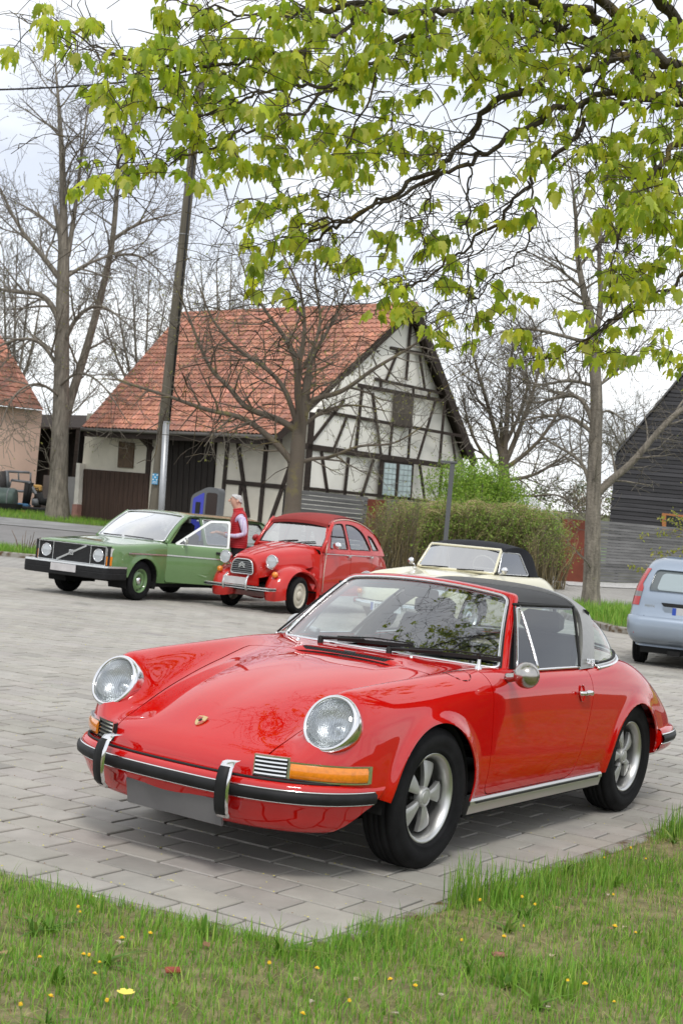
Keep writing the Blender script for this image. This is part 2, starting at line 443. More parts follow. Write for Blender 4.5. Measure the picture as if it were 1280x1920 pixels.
# joint bed and far paving
M_joint = mat('joint_sand', (.020, .017, .012), .95, noise=dict(scale=6, col2=(.05, .045, .022), lo=.4, hi=.7))
def brick_mat():
    m = mat('concrete_paving_far', (.36, .345, .32), .85); n = m.node_tree.nodes; l = m.node_tree.links; b = n['Principled BSDF']
    tc = n.new('ShaderNodeTexCoord'); mp = n.new('ShaderNodeMapping'); mp.inputs['Rotation'].default_value = (0, 0, -RROW); l.new(tc.outputs['Object'], mp.inputs[0])
    br = n.new('ShaderNodeTexBrick'); br.offset = .5; br.inputs['Scale'].default_value = 1; br.inputs['Brick Width'].default_value = .305; br.inputs['Row Height'].default_value = .205; br.inputs['Mortar Size'].default_value = .008
    br.inputs['Color1'].default_value = (.375, .36, .335, 1); br.inputs['Color2'].default_value = (.335, .32, .298, 1); br.inputs['Mortar'].default_value = (.07, .065, .05, 1); l.new(mp.outputs[0], br.inputs[0])
    no = n.new('ShaderNodeTexNoise'); no.inputs['Scale'].default_value = .35; no.inputs['Detail'].default_value = 8; l.new(tc.outputs['Object'], no.inputs['Vector'])
    mxx = n.new('ShaderNodeMix'); mxx.data_type = 'RGBA'; mxx.blend_type = 'MULTIPLY'; mxx.inputs[0].default_value = .35; l.new(br.outputs[0], mxx.inputs[6]); l.new(no.outputs['Color'], mxx.inputs[7])
    mr = n.new('ShaderNodeMapRange'); mr.inputs[1].default_value = .3; mr.inputs[2].default_value = .7; mr.inputs[3].default_value = .78; mr.inputs[4].default_value = 1.1; l.new(no.outputs['Fac'], mr.inputs[0]); l.new(mr.outputs[0], mxx.inputs[7])
    mxx.inputs[0].default_value = 1.0; l.new(mxx.outputs[2], b.inputs['Base Color']); return m
yard = MB()
R_END = CORNER + EDGE_D * 34
bed = [tuple(CORNER), tuple(CORNER + EDGE_D * 28), (30, 30), (-30, 30), (-30, 24), tuple(CORNER - FRONT_D * 30)]
q = MB(); q.add([(x, y, -.0155) for x, y in bed], [tuple(range(len(bed)))]); pave = tag(q.obj('pavement', M_joint), kind='structure')
fy = [29.0, 31, 33, 34.5]
q = MB(); q.grid([[(x, y, zgs(y)) for x in np.linspace(-24, 30, 30)] for y in (29.4, 31, 33, 34.6)]); q.grid([[(x, y, zgs(y)) for x in np.linspace(1.0, 30, 20)] for y in np.r_[34.6:47:1.0]])
tag(q.obj('pavement_far', brick_mat(), pave), kind='structure')
M_pav = attr_tint(mat('concrete_paver', (.365, .348, .318), .82, noise=dict(scale=5.5, amount=.13, detail=9, lo=.25, hi=.75), bump=(240, .35, .002), coords='Object'))
n_ = M_pav.node_tree.nodes; l_ = M_pav.node_tree.links; b_ = n_['Principled BSDF']; src_ = b_.inputs['Base Color'].links[0].from_socket      # traffic film and old stains across many blocks
tc_ = n_.new('ShaderNodeTexCoord'); st_n = n_.new('ShaderNodeTexNoise'); st_n.inputs['Scale'].default_value = .75; st_n.inputs['Detail'].default_value = 9; st_n.inputs['Roughness'].default_value = .65; l_.new(tc_.outputs['Object'], st_n.inputs['Vector'])
sr_ = n_.new('ShaderNodeValToRGB'); sr_.color_ramp.elements[0].position = .30; sr_.color_ramp.elements[0].color = (.80, .785, .76, 1); sr_.color_ramp.elements[1].position = .56; sr_.color_ramp.elements[1].color = (1.04, 1.03, 1.01, 1); l_.new(st_n.outputs['Fac'], sr_.inputs[0])
sm_ = n_.new('ShaderNodeMix'); sm_.data_type = 'RGBA'; sm_.blend_type = 'MULTIPLY'; sm_.inputs[0].default_value = 1; l_.new(src_, sm_.inputs[6]); l_.new(sr_.outputs[0], sm_.inputs[7]); l_.new(sm_.outputs[2], b_.inputs['Base Color'])
def paver_mesh(cx, cy, L, W_, rnd):
    """bevelled block with slightly uneven height, in world coordinates"""
    g = .0080; h = rnd.uniform(-.0025, .0025); tx, ty = rnd.uniform(-.004, .004, 2)
    V = []
    for k, z in ((0, -.016), (0, -.0045), (.0035, 0)):
        for sx, sy in ((-1, -1), (1, -1), (1, 1), (-1, 1)):
            a, b = sx * (L / 2 - g - k), sy * (W_ / 2 - g - k); p_ = np.array([cx, cy]) + RX * a + RY * b
            V.append((p_[0], p_[1], z + h + tx * a + ty * b))
    Fq = [(8, 9, 10, 11)] + [(i, (i + 1) % 4, (i + 1) % 4 + 4, i + 4) for i in (0, 1, 2, 3)] + [(4 + i, 4 + (i + 1) % 4, 8 + (i + 1) % 4, 8 + i) for i in range(4)]
    return V, Fq
prnd = np.random.default_rng(3); near = []; field = MB()
for j in range(0, 200):
    for i in range(-140, 140):
        c = P0 + RX * ((i + .5 * (j % 2) + .5) * .305) + RY * ((j - 2 + .5) * .205)
        if not (3.5 < c[1] < 29.6) or abs(c[0]) > .25 * c[1] + 1.3: continue
        d = paved(c)
        q_ = c - CORNER; fr = q_ @ FRONT_N; rt = -(q_[0] * EDGE_D[1] - q_[1] * EDGE_D[0])
        if fr < -.17 or rt < -.20: continue
        tn = 1 + prnd.normal(0, .035); t3 = (tn, tn * (1 + prnd.normal(0, .008)), tn * (1 + prnd.normal(0, .012)))
        if prnd.random() < .025: t3 = tuple(v * .80 for v in t3)
        Vp, Fp = paver_mesh(c[0], c[1], .305, .205, prnd)
        if fr < .20:
            Vp, Fp, _ = clip(np.array(Vp), Fp, lambda q: (q[:, :2] - CORNER) @ FRONT_N - .004)
            if len(Fp) < 3: continue
            if rt >= .22: Vp, Fp = flange(Vp, Fp, .012, (0, 0, -1)); Vp = [tuple(v) for v in Vp]
        if rt < .22:
            Vp, Fp, _ = clip(np.array(Vp), Fp, lambda q: -((q[:, 0] - CORNER[0]) * EDGE_D[1] - (q[:, 1] - CORNER[1]) * EDGE_D[0]) - .004)
            if len(Fp) < 3: continue
            Vp, Fp = flange(Vp, Fp, .012, (0, 0, -1)); Vp = [tuple(v) for v in Vp]
        near.append((c[1], Vp, Fp, t3, c[0]))
near.sort(key=lambda a: a[0] + (50 if abs(a[4]) > .245 * a[0] else 0))
for k, (d, Vp, Fp, t3, _) in enumerate(near):
    if k < 300: mesh_obj('paver', Vp, Fp, M_pav, pave, tint=[t3] * len(Vp))
    else: field.add(Vp, Fp, t3)
tag(field.obj('paver_field', M_pav, pave), kind='stuff')
# concrete edging along front and right edges of the yard
M_edge = mat('mossy_edging', (.30, .285, .25), .9, noise=dict(scale=9, col2=(.10, .06, .025), lo=.45, hi=.62, detail=8), bump=(70, .6, .01))
for nm, a, dvec, n_ in (('edge_stone', CORNER - FRONT_D * .02, -FRONT_D, 4), ('edge_stone', CORNER, EDGE_D, 10)):
    for i in range(n_):
        p_ = a + dvec * (1.0 * i + .5); ang = math.atan2(dvec[1], dvec[0]); nv = np.array([-math.sin(ang), math.cos(ang)]); 
        if paved(p_ + nv * .05) > 0: nv = -nv
        q = MB(); q.box((p_[0] + nv[0] * .035, p_[1] + nv[1] * .035, -.06 - .006 * rng.random()), (.99, .07, .13), rz=ang, bevel=.012); q.obj(nm, M_edge, pave)
# debris in the joints: fallen blossom crumbs, a cigarette end, a few stones
q = MB(); r_ = np.random.default_rng(5)
for _ in range(1500):
    Y = 5 + 14 * r_.random() ** 1.7; X = r_.uniform(-.26, .26) * Y; c = np.array([X, Y])
    if paved(c) < .02: continue
    if r_.random() < .75:                       # gather along joints
        w_ = c - P0; v = round((w_ @ RY) / .205) * .205 + r_.normal(0, .004); c = P0 + RX * (w_ @ RX) + RY * v
    s_ = r_.uniform(.0022, .0055); ti = (1, .9, .18) if r_.random() < .62 else ((.35, .2, .1) if r_.random() < .6 else (.25, .35, .1))
    a = r_.uniform(0, 6.28); V = [(c[0] + s_ * math.cos(a + k * 2.1) * r_.uniform(.7, 1.5), c[1] + s_ * math.sin(a + k * 2.1), .003) for k in range(3)] + [(c[0], c[1], .003 + s_ * .8)]
    q.add(V, [(0, 1, 3), (1, 2, 3), (2, 0, 3)], tuple(np.array(ti) * .62))
tag(q.obj('fallen_blossom', attr_tint(mat('blossom_crumbs', (1, 1, 1), .8))), 'tiny yellow and brown blossom crumbs lying in the paving joints', 'debris', kind='stuff')
p_ = on_ground(185, 1685); q = MB(); q.tube([p_ + Vector((-.02, .004, .006)), p_ + Vector((.002, 0, .006))], .004, 8); cg = q.obj('cigarette_end', mat('cig_paper', (.75, .72, .66), .8)); tag(cg, 'white and orange cigarette end on the front paving edge', 'litter')
q = MB(); q.tube([p_ + Vector((-.034, .006, .006)), p_ + Vector((-.02, .004, .006))], .0042, 8); q.obj('filter', mat('cig_filter', (.65, .30, .12), .8), cg)
# ------------------------------------------------------------------- near lawn: soil sheet, grass, tufts, dandelions
gx = np.arange(-3.2, 7.6, .07); gy = np.arange(2.4, 11.5, .07)
from mathutils import noise as mnoise
def lawn_z(x, y):
    d = -float(paved(np.array([x, y]))); k = min(1, max(0, d / .10))
    return -.045 + .05 * k + .022 * mnoise.noise(Vector((x * 1.6, y * 1.6, 0))) * k + .010 * mnoise.noise(Vector((x * 7, y * 7, 3))) * k
H_ = np.array([[(x, y, lawn_z(x, y)) for x in gx] for y in gy]); N1 = np.array([[mnoise.noise(Vector((x * 1.7, y * 1.7, 9))) + .5 * mnoise.noise(Vector((x * 5, y * 5, 2))) for x in gx] for y in gy])
def look(A, P):
    i = np.clip((P[:, 1] - gy[0]) / .07, 0, len(gy) - 1.01); j = np.clip((P[:, 0] - gx[0]) / .07, 0, len(gx) - 1.01); a, b = i.astype(int), j.astype(int); u, v = i - a, j - b
    return A[a, b] * (1 - u) * (1 - v) + A[a + 1, b] * u * (1 - v) + A[a, b + 1] * (1 - u) * v + A[a + 1, b + 1] * u * v
Vg, Fg = grid_mesh(H_[:, ::-1]); Vg, Fg, _ = clip(Vg, Fg, -paved(Vg[:, :2]) - .055)
M_soil = mat('lawn_soil', (.13, .12, .05), .95, noise=dict(scale=11, col2=(.30, .26, .13), lo=.35, hi=.65, detail=9), bump=(60, .8, .02))
tag(mesh_obj('lawn_soil', Vg, Fg, M_soil, smooth=True), kind='structure')
def blades(pts, hmin, hmax, wmin, wmax, lean, tints, seed, fold=0):
    """pts (n,3) -> mesh arrays of bent three-segment blades"""
    r = np.random.default_rng(seed); n = len(pts); h = r.uniform(hmin, hmax, n); w = r.uniform(wmin, wmax, n); az = r.uniform(0, 2 * np.pi, n); ln = np.abs(r.normal(0, lean, n)) * h
    dx_, dy_ = np.cos(az), np.sin(az); sx, sy = -dy_ * w / 2, dx_ * w / 2; lv = []
    for t, wk in ((0, 1.0), (.4, .85), (.75, .55), (1, .05)):
        b = ln * t ** 1.9; z = h * t * (1 - .22 * (ln / np.maximum(h, 1e-6)) * t)
        for sg in (-1, 1): lv.append(np.stack([pts[:, 0] + dx_ * b + sg * sx * wk, pts[:, 1] + dy_ * b + sg * sy * wk, pts[:, 2] + z], -1))
    V = np.stack(lv, 1).reshape(-1, 3); base = np.arange(n)[:, None] * 8
    Fq = np.concatenate([base + np.array(f) for f in ((0, 1, 3, 2), (2, 3, 5, 4), (4, 5, 7, 6))], 0)
    ti = tints[r.integers(0, len(tints), n)] * r.uniform(.75, 1.2, (n, 1)); T = np.repeat(ti, 8, 0); return V, Fq, T
def lawn_points(n, seed, keep):
    r = np.random.default_rng(seed); out = []
    Y = 2.9 + r.random(n) ** .9 * 8.2; X = np.where(r.random(n) < .84, r.uniform(-.30, .34, n), r.uniform(.34, .72, n)) * Y + .05; P = np.stack([X, Y], -1); P = P[(paved(P) < -.045)]
    z = look(H_[..., 2], P); nz = look(N1, P)
    m_ = keep(nz, r.random(len(P))); return np.c_[P, z][m_]
GREEN = np.array([(.15, .33, .03), (.19, .38, .04), (.24, .41, .05), (.12, .27, .03), (.31, .41, .08)]); STRAW = np.array([(.48, .41, .20), (.40, .33, .15), (.30, .22, .10), (.38, .37, .13)])
VV = []; FF = []; TT = []; o_ = 0
def push(b):
    global o_
    VV.append(b[0]); FF.append(b[1] + o_); TT.append(b[2]); o_ += len(b[0])
push(blades(lawn_points(225000, 21, lambda nz, u: u < np.clip(.66 + nz * 1.2, .10, 1)), .020, .058, .0022, .0048, .6, GREEN * 1.12, 1))
push(blades(lawn_points(38000, 22, lambda nz, u: u < np.clip(.6 - nz * .8, .1, 1)), .012, .04, .0018, .004, 1.5, STRAW, 2))
push(blades(lawn_points(16000, 23, lambda nz, u: u < np.clip(-.1 + nz * 2.0, 0, 1)), .07, .13, .003, .006, .5, GREEN, 3))
# taller tufts: beside the front wheel, along the edging, and scattered
tr = np.random.default_rng(8); tp = []
def tuft(cx, cy, n, rr):
    a = tr.uniform(0, 6.28, n); r = rr * np.sqrt(tr.random(n)); P = np.stack([cx + r * np.cos(a), cy + r * np.sin(a)], -1); P = P[paved(P) < -.015]
    return np.c_[P, [lawn_z(*p_) for p_ in P]]
for px_, py_, n, rr, h in ((890, 1690, 230, .17, .22), (862, 1690, 130, .09, .27), (960, 1675, 240, .24, .16), (1050, 1660, 300, .25, .13), (720, 1760, 180, .12, .12), (610, 1770, 160, .10, .11), (1240, 1560, 260, .2, .14), (330, 1770, 200, .2, .10), (120, 1720, 200, .2, .09), (1270, 1560, 160, .12, .2), (560, 1780, 200, .2, .09), (1120, 1650, 200, .2, .11), (690, 1740, 90, .05, .12), (1000, 1860, 250, .15, .12), (1190, 1640, 200, .2, .10)):
    g_ = on_ground(px_, py_); push(blades(tuft(g_.x, g_.y, n, rr), h * .22, h, .0028, .0062, .32, GREEN * 1.05, int(px_)))
for k in range(46):                             # flat weed rosettes
    Y = tr.uniform(3.7, 7.6); X = tr.uniform(-.24, .27) * Y
    if paved(np.array([X, Y])) > -.15: continue
    push(blades(tuft(X, Y, 11, .018), .045, .085, .010, .019, 1.7, GREEN * .72, 300 + k))
V = np.concatenate(VV); Fq = np.concatenate(FF); T = np.concatenate(TT)
me = bpy.data.meshes.new('grass'); me.vertices.add(len(V)); me.vertices.foreach_set('co', V.ravel()); me.loops.add(Fq.size); me.loops.foreach_set('vertex_index', Fq.ravel().astype(np.int32))
me.polygons.add(len(Fq)); me.polygons.foreach_set('loop_start', np.arange(0, Fq.size, 4, dtype=np.int32)); me.polygons.foreach_set('loop_total', np.full(len(Fq), 4, np.int32)); me.update(calc_edges=True)
ca = me.color_attributes.new('tint', 'FLOAT_COLOR', 'POINT'); ca.data.foreach_set('color', np.c_[T, np.ones(len(T))].ravel())
M_grass = attr_tint(mat('grass_blades', (1, 1, 1), .6, translucent=.35)); me.materials.append(M_grass)
go = bpy.data.objects.new('grass', me); COL.objects.link(go); tag(go, 'short green lawn grass mixed with dry straw in the foreground', 'grass', kind='stuff')
# dandelions
M_dand = mat('dandelion_yellow', (.80, .50, .02), .7, noise=(80, .3)); M_stem = mat('stem_green', (.16, .24, .06), .6)
def dandelion_mesh(kind):
    q = MB(); nn = 26
    for k in range(nn * 2):
        a = 2 * math.pi * k / nn + .1 * (k // nn); ring = k // nn; el = (.25 if kind == 0 else 1.05) + ring * .45; R_ = .0135 - .003 * ring
        d = Vector((math.cos(a) * math.cos(el), math.sin(a) * math.cos(el), math.sin(el))); t_ = Vector((-math.sin(a), math.cos(a), 0)) * .0022
        q.add([Vector((0, 0, 0)), d * R_ * .6 + t_, d * R_, d * R_ * .6 - t_], [(0, 1, 2, 3)])
    q.lathe([(0, .0), (.007, .001), (.0075, .006), (.004, .010), (0, .011)], 10); q2 = MB(); q2.lathe([(.003, -.010), (.0065, -.004), (.007, .001)], 8)
    return q, q2
DM = []
for kind in (0, 1):
    a, b = dandelion_mesh(kind); o1 = a.obj('petals', M_dand); o2 = b.obj('bud_base', M_stem); s_ = MB(); s_.tube([(0, 0, 0), (.004, 0, -.03), (0, .003, -.085)], .0018, 5); o3 = s_.obj('stem', M_stem); DM.append((o1.data, o2.data, o3.data))
    for o in (o1, o2, o3): bpy.data.objects.remove(o)
DAND = [(147,1694),(151,1703),(283,1742),(230,1751),(76,1787),(158,1781),(168,1783),(188,1796),(179,1817),(96,1862),(506,1802),(595,1807),(568,1892),(201,1869),(899,1683),(1002,1690),(979,1676),(982,1730),(945,1748),(865,1756),(1149,1672),(1191,1742),(1210,1605),(1132,1603),(1182,1585),(1152,1731),(732,1831),(779,1840),(656,1869),(1151,1872),(1097,1837),(1064,1832),(40,1880)]
ORD = 'first second third fourth fifth sixth seventh eighth ninth tenth eleventh twelfth thirteenth fourteenth fifteenth sixteenth seventeenth eighteenth nineteenth twentieth'.split(); ORD += ['twenty-' + w for w in ORD[:9]] + ['thirtieth'] + ['thirty-' + w for w in ORD[:9]]
for i, (a, b) in enumerate(sorted(DAND)):
    p_ = on_ground(a, b, .085); p_.z = max(lawn_z(p_.x, p_.y) + .062, .07); t = bpy.data.objects.new('dandelion', None); COL.objects.link(t); t.location = p_; t.rotation_euler = (tr.uniform(-.3, .3), tr.uniform(-.3, .3), tr.uniform(0, 6)); t.scale = (tr.uniform(.6, .95),) * 3
    kind = 0 if (b > 1730 and i % 3) else 1
    for nm, me_ in zip(('petals', 'bud_base', 'stem'), DM[kind]):
        o = bpy.data.objects.new(nm, me_); COL.objects.link(o); o.parent = t
    tag(t, 'small yellow dandelion, %s from the left in the foreground lawn' % ORD[i], 'dandelion', 'dandelions in the lawn')
# loose bits on the lawn: dead leaves, pebbles
q = MB(); r_ = np.random.default_rng(15)
for k in range(100):
    Y = r_.uniform(3.6, 7.5); X = r_.uniform(-.25, .27) * Y
    if paved(np.array([X, Y])) > -.06: continue
    z = lawn_z(X, Y) + .012; s_ = r_.uniform(.005, .014); a = r_.uniform(0, 6); ti = [(.36, .24, .13), (.42, .35, .22), (.24, .12, .07), (.38, .33, .25)][r_.integers(0, 4)]
    V = [(X + s_ * math.cos(a + j * 1.05) * (1 if j % 3 else 1.5), Y + s_ * math.sin(a + j * 1.05), z + r_.uniform(0, .012)) for j in range(6)]; q.add(V + [(X, Y, z + .008)], [(j, (j + 1) % 6, 6) for j in range(6)], ti)
tag(q.obj('dead_leaves', attr_tint(mat('dead_leaf', (1, 1, 1), .85))), 'brown dead leaves and pebbles scattered in the lawn', 'debris', kind='stuff')
for (a, b, c_, lab) in ((323, 1838, (.30, .07, .045), 'reddish brown wood chip lying on the lawn at lower left'), (1000 - 66, 1800, (.25, .10, .08), 'dark reddish stone lying on the lawn right of centre')):
    p_ = on_ground(a, b); p_.z = lawn_z(p_.x, p_.y) + .02; q = MB(); q.box((0, 0, 0), (.05, .028, .014), bevel=.005); q.xf(Matrix.Translation(p_) @ Matrix.Rotation(.3, 4, 'Z') @ Matrix.Rotation(.2, 4, 'X')); tag(q.obj('wood_chip', mat('chip_red', c_, .9, noise=(30, .3))), lab, 'wood chip')
p_ = on_ground(232, 1905); p_.z = lawn_z(p_.x, p_.y) + .05; t = thing('primrose', 'pale yellow primrose flower at the lower left picture edge', 'flower', p_)
for k in range(6):
    a = k * 1.05; q = MB(); d = Vector((math.cos(a), math.sin(a), .35)); s_ = Vector((-math.sin(a), math.cos(a), 0)) * .012; q.add([(0, 0, 0), d * .014 + s_, d * .026 + s_ * .6, d * .026 - s_ * .6, d * .014 - s_], [(0, 1, 2, 3, 4)]); q.obj('petal', mat('primrose', (.85, .72, .12), .6) if k == 0 else bpy.data.materials['primrose'], t)
q = MB(); q.tube([(0, 0, 0), (.004, 0, -.06)], .002, 5); q.obj('stem', M_stem, t)
# =================================================================== half-timbered barn
def plane_pt(px, py, p0, n):
    d = ray(px, py); c = Vector((0, 0, CAMH)); t = (Vector(p0) - c).dot(n) / d.dot(n); return c + d * t
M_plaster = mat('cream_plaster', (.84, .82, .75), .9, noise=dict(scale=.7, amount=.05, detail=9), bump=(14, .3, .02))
M_plaster2 = mat('dull_side_plaster', (.60, .56, .47), .9, noise=dict(scale=.8, amount=.16, detail=9), bump=(14, .3, .02))  # duller and more mottled than the gable plaster
M_timber = mat('dark_timber', (.032, .022, .017), .8, noise=dict(scale=3, amount=.4, stretch=(1, 1, 6)), bump=(40, .4, .01))
M_tile = attr_tint(mat('clay_tile', (.43, .198, .135), .8, noise=dict(scale=2.2, amount=.22, detail=7), bump=(30, .3, .01)))
M_doorb = mat('brown_board', (.050, .028, .020), .8, noise=dict(scale=2.2, amount=.35, stretch=(6, 6, .6)))
barn = thing('half_timbered_barn', 'cream half-timbered barn with steep red tiled roof behind the parked cars', 'barn', (0, 52, .55))
BM = Matrix.Translation((0, -52, -.55))
def bobj(q, name, m, par=None, smooth=False, **k): q.xf(BM); return q.obj(name, m, par or barn, smooth, **k)
R1, R0 = Vector((1.91, 50.0, 9.33)), Vector((-7.19, 58.06, 9.33)); E1, E0 = Vector((-2.28, 46.61, 4.19)), Vector((-9.80, 53.27, 4.19)); E2 = Vector((4.77, 54.16, 4.42))
bd = (R1 - R0).normalized(); bn = Vector((bd.y, -bd.x, 0))             # bn: horizontal, towards the viewer on the eave side
if bn.y > 0: bn = -bn
E3 = E2 - bd * 12.0 + Vector((0, 0, 0))
gp = R1 - bd * .42                                                      # point in gable wall plane
slope_n = (R0 - R1).cross(E1 - R1).normalized()
if slope_n.z < 0: slope_n = -slope_n
def tile_slope(A0, A1, B0, B1, rows, cols, indiv=None, name='roof_tile'):
    """A ridge edge, B eave edge (0 far left, 1 right). Every tile a curved slab overlapping the row below."""
    nn = (A0 - A1).cross(B1 - A1).normalized()
    if nn.z < 0: nn = -nn
    cells = []
    for r in range(rows):
        for c in range(cols):
            u0, u1 = c / cols, (c + 1) / cols; v0, v1 = r / rows, (r + 1.12) / rows
            P = lambda u, v: (A0.lerp(A1, u)).lerp(B0.lerp(B1, u), v)
            w_ = (u1 - u0); rn = random.random
            j = .004 * (rn() - .5)
            V = []
            for k, h in ((0, .012), (.28, .050), (.55, .050), (.80, .010), (1.0, .014)):
                V.append(P(u0 + w_ * k, v0) + nn * (h * .6 + .012)); V.append(P(u0 + w_ * k, v1) + nn * (h + .036 + j)); V.append(P(u0 + w_ * k, v1) + nn * (h + .008))
            Fq = []
            for k in range(4): a = 3 * k; Fq += [(a, a + 1, a + 4, a + 3), (a + 1, a + 2, a + 5, a + 4)]
            t = random.gauss(1, .13) * (1 + .22 * math.sin(u0 * 23 + r * .35) * math.sin(r * .5 + u0 * 9) - (.18 if random.random() < .08 else 0)); cells.append((r, c, V, Fq, (t * random.gauss(1, .03), t, t * random.gauss(1, .05)) if rn() > .03 else (.75, .8, .9)))
    return cells
roofo = MB(); roofo.add([R0, R1, E1, E0], [(0, 1, 2, 3)]); roofo.add([R1, R0, E3, E2], [(0, 1, 2, 3)]); roof = bobj(roofo, 'roof', M_timber)
cells = tile_slope(R0 + slope_n * .03, R1 + slope_n * .03, E0 + slope_n * .03, E1 + slope_n * .03, 27, 52)
cells.sort(key=lambda a: -(a[1] * 1.0 + a[0] * .35)); rest = MB()
for k, (r, c, V, Fq, t) in enumerate(cells):
    if k < 300: q = MB(); q.add(V, Fq, t); bobj(q, 'roof_tile', M_tile, roof)
    else: rest.add(V, Fq, t)
tag(bobj(rest, 'roof_tiles', M_tile, roof), kind='stuff')
q = MB()
for c in range(40):
    a, b = R0.lerp(R1, c / 40), R0.lerp(R1, (c + 1.08) / 40); q.tube([a + Vector((0, 0, .02)), b + Vector((0, 0, .045))], .10, 8, tint=(random.gauss(1, .1),) * 3)
tag(bobj(q, 'ridge_tiles', M_tile, roof), kind='stuff')
# verge boards, gutter
q = MB(); q.sweep([R1 + bd * .02 + Vector((0, 0, -.06)), E1 + bd * .02 + Vector((0, 0, -.06))], [(-.02, -.12), (.02, -.12), (.02, .09), (-.02, .09)]); bobj(q, 'verge_board', M_timber, roof)
q = MB(); q.sweep([R1 + bd * .02 + Vector((0, 0, -.02)), E2 + bd * .02 + (E2 - R1).normalized() * .15 + Vector((0, 0, -.02))], [(-.05, -.26), (.05, -.26), (.05, .10), (-.05, .10)]); bobj(q, 'verge_board', M_timber, roof)
q = MB(); q.tube([E0 + Vector((0, 0, -.06)) + bn * .06, E1 + Vector((0, 0, -.06)) + bn * .06], .065, 10); bobj(q, 'gutter', mat('gutter_grey', (.16, .15, .14), .5, .6), roof)
# gable wall
def gpt(X, Y): return plane_pt(400 + X / 2.56, 560 + Y / 2.56, gp, bd)
gz = zgs(49) - .3
cw = gpt(470, 540); cw0 = Vector((cw.x, cw.y, gz)); slopeR = (E2 - R1); apex = gp + Vector((0, 0, -.12))
tr_ = (E2 - bd * .42) ; rw0 = Vector((tr_.x, tr_.y, gz))
tl = Vector((cw.x, cw.y, apex.z + (cw - apex).to_2d().length * -1 * (R1.z - E1.z) / (E1 - R1 - bd * (E1 - R1).dot(bd)).to_2d().length - .08))
q = MB(); q.prism([cw0, rw0, tr_ + Vector((0, 0, -.2)), apex, tl], -bd * .30); wall = bobj(q, 'gable_wall', M_plaster)
def beam(pa, pb, w, p0, n, par, m=M_timber, proud=.035, name='beam'):
    n = n.normalized(); a, b = pa + n * proud * .2, pb + n * proud * .2; t = (b - a).normalized(); s_ = t.cross(n).normalized() * w / 2; q = MB()
    q.prism([a - s_, a + s_, b + s_, b - s_], n * proud); return bobj(q, name, m, par)
_gb = [((845,235),(1035,270),.15),((770,385),(1105,457),.15),((690,415),(1130,497),.2),((495,537),(1190,660),.17),((436,708),(1150,808),.30),((430,908),(795,946),.16),((935,962),(1120,985),.16),
 ((945,105),(920,392),.16),((885,243),(825,392),.14),((985,272),(1010,432),.14),((800,395),(800,425),.14),((955,425),(955,465),.14),((1030,440),(1030,475),.14),
 ((710,430),(680,728),.17),((760,452),(800,748),.15),((625,485),(474,680),.16),((635,572),(575,720),.14),((855,600),(840,760),.15),((940,622),(930,770),.15),((1060,492),(975,775),.15),((1105,500),(1080,790),.16),((1140,655),(1160,800),.14),
 ((470,545),(440,935),.36),((515,735),(545,940),.17),((645,762),(625,948),.17),((765,772),(705,955),.17),((985,795),(1010,968),.16),((1092,805),(1080,960),.16),((1185,660),(1235,800),.12)]
for a, b, w in _gb: beam(gpt(*a), gpt(*b), w * .64, gp, bd, wall, proud=.05 if w < .25 else .07)
# loft hatch and glass-block window
def quad_on(P, depth, name, m, par, nrm=bd, base=0.0): q = MB(); q.prism([p_ + nrm * base for p_ in P], nrm * depth); return bobj(q, name, m, par)
hatch = quad_on([gpt(*p_) for p_ in ((866,446),(957,458),(946,617),(856,602))], .06, 'loft_hatch', mat('hatch_grey_brown', (.075, .062, .050), .8, noise=dict(scale=4, amount=.3, stretch=(5, 5, .5))), wall)
win = quad_on([gpt(*p_) for p_ in ((800,772),(957,790),(944,968),(786,950))], .055, 'window', M_timber, wall)
M_gb = mat('glass_block', (.42, .52, .53), .25, coat=.6, noise=(3, .25)); M_gbf = mat('glass_block_mortar', (.30, .33, .33), .8)
for (a, b, c, d) in (((814,786),(870,792),(860,948),(802,942)), ((887,794),(944,800),(936,954),(875,950))):
    A, B, C, D = gpt(*a), gpt(*b), gpt(*c), gpt(*d); fr = quad_on([A, B, C, D], .02, 'window_panel', M_gbf, win, base=.05)
    for i in range(3):
        for j in range(6):
            g = lambda u, v: A.lerp(B, u).lerp(D.lerp(C, u), v)
            quad_on([g((i + .08) / 3, (j + .08) / 6), g((i + .92) / 3, (j + .08) / 6), g((i + .92) / 3, (j + .92) / 6), g((i + .08) / 3, (j + .92) / 6)], .02, 'glass_block', M_gb, fr, base=.066)
# eave-side wall
sp = cw.copy(); far = R0 + bn * ((cw - R1).dot(bn))
def spt(X, Y, z5=False): return plane_pt(X, Y, sp, bn)
def s7(X, Y): return spt(400 + X / 2.56, 560 + Y / 2.56)
def s5(X, Y): return spt(X / 2.783, 560 + Y / 2.783)
L0 = spt(152, 900); lz = 6.0
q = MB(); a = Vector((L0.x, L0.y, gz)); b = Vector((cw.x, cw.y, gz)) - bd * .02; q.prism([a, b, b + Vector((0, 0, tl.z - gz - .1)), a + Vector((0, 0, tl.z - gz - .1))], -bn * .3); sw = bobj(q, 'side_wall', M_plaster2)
for a, b, w in (((72,690),(40,1040),.16),((120,690),(170,1050),.16),((258,690),(222,1100),.17),((400,720),(265,1100),.16),((55,878),(358,906),.15),((135,890),(129,960),.14)): beam(s7(*a), s7(*b), w, sp, bn, sw, proud=.04)
big = quad_on([s7(-240, 640), s7(22, 660), s7(-8, 1090), s7(-255, 1090)], .05, 'barn_door', mat('black_brown_door', (.014, .010, .008), .85, noise=dict(scale=2, amount=.5, stretch=(8, 8, .5))), sw, bn)
A, B, C, D = s7(-240, 640), s7(22, 660), s7(-8, 1090), s7(-255, 1090)
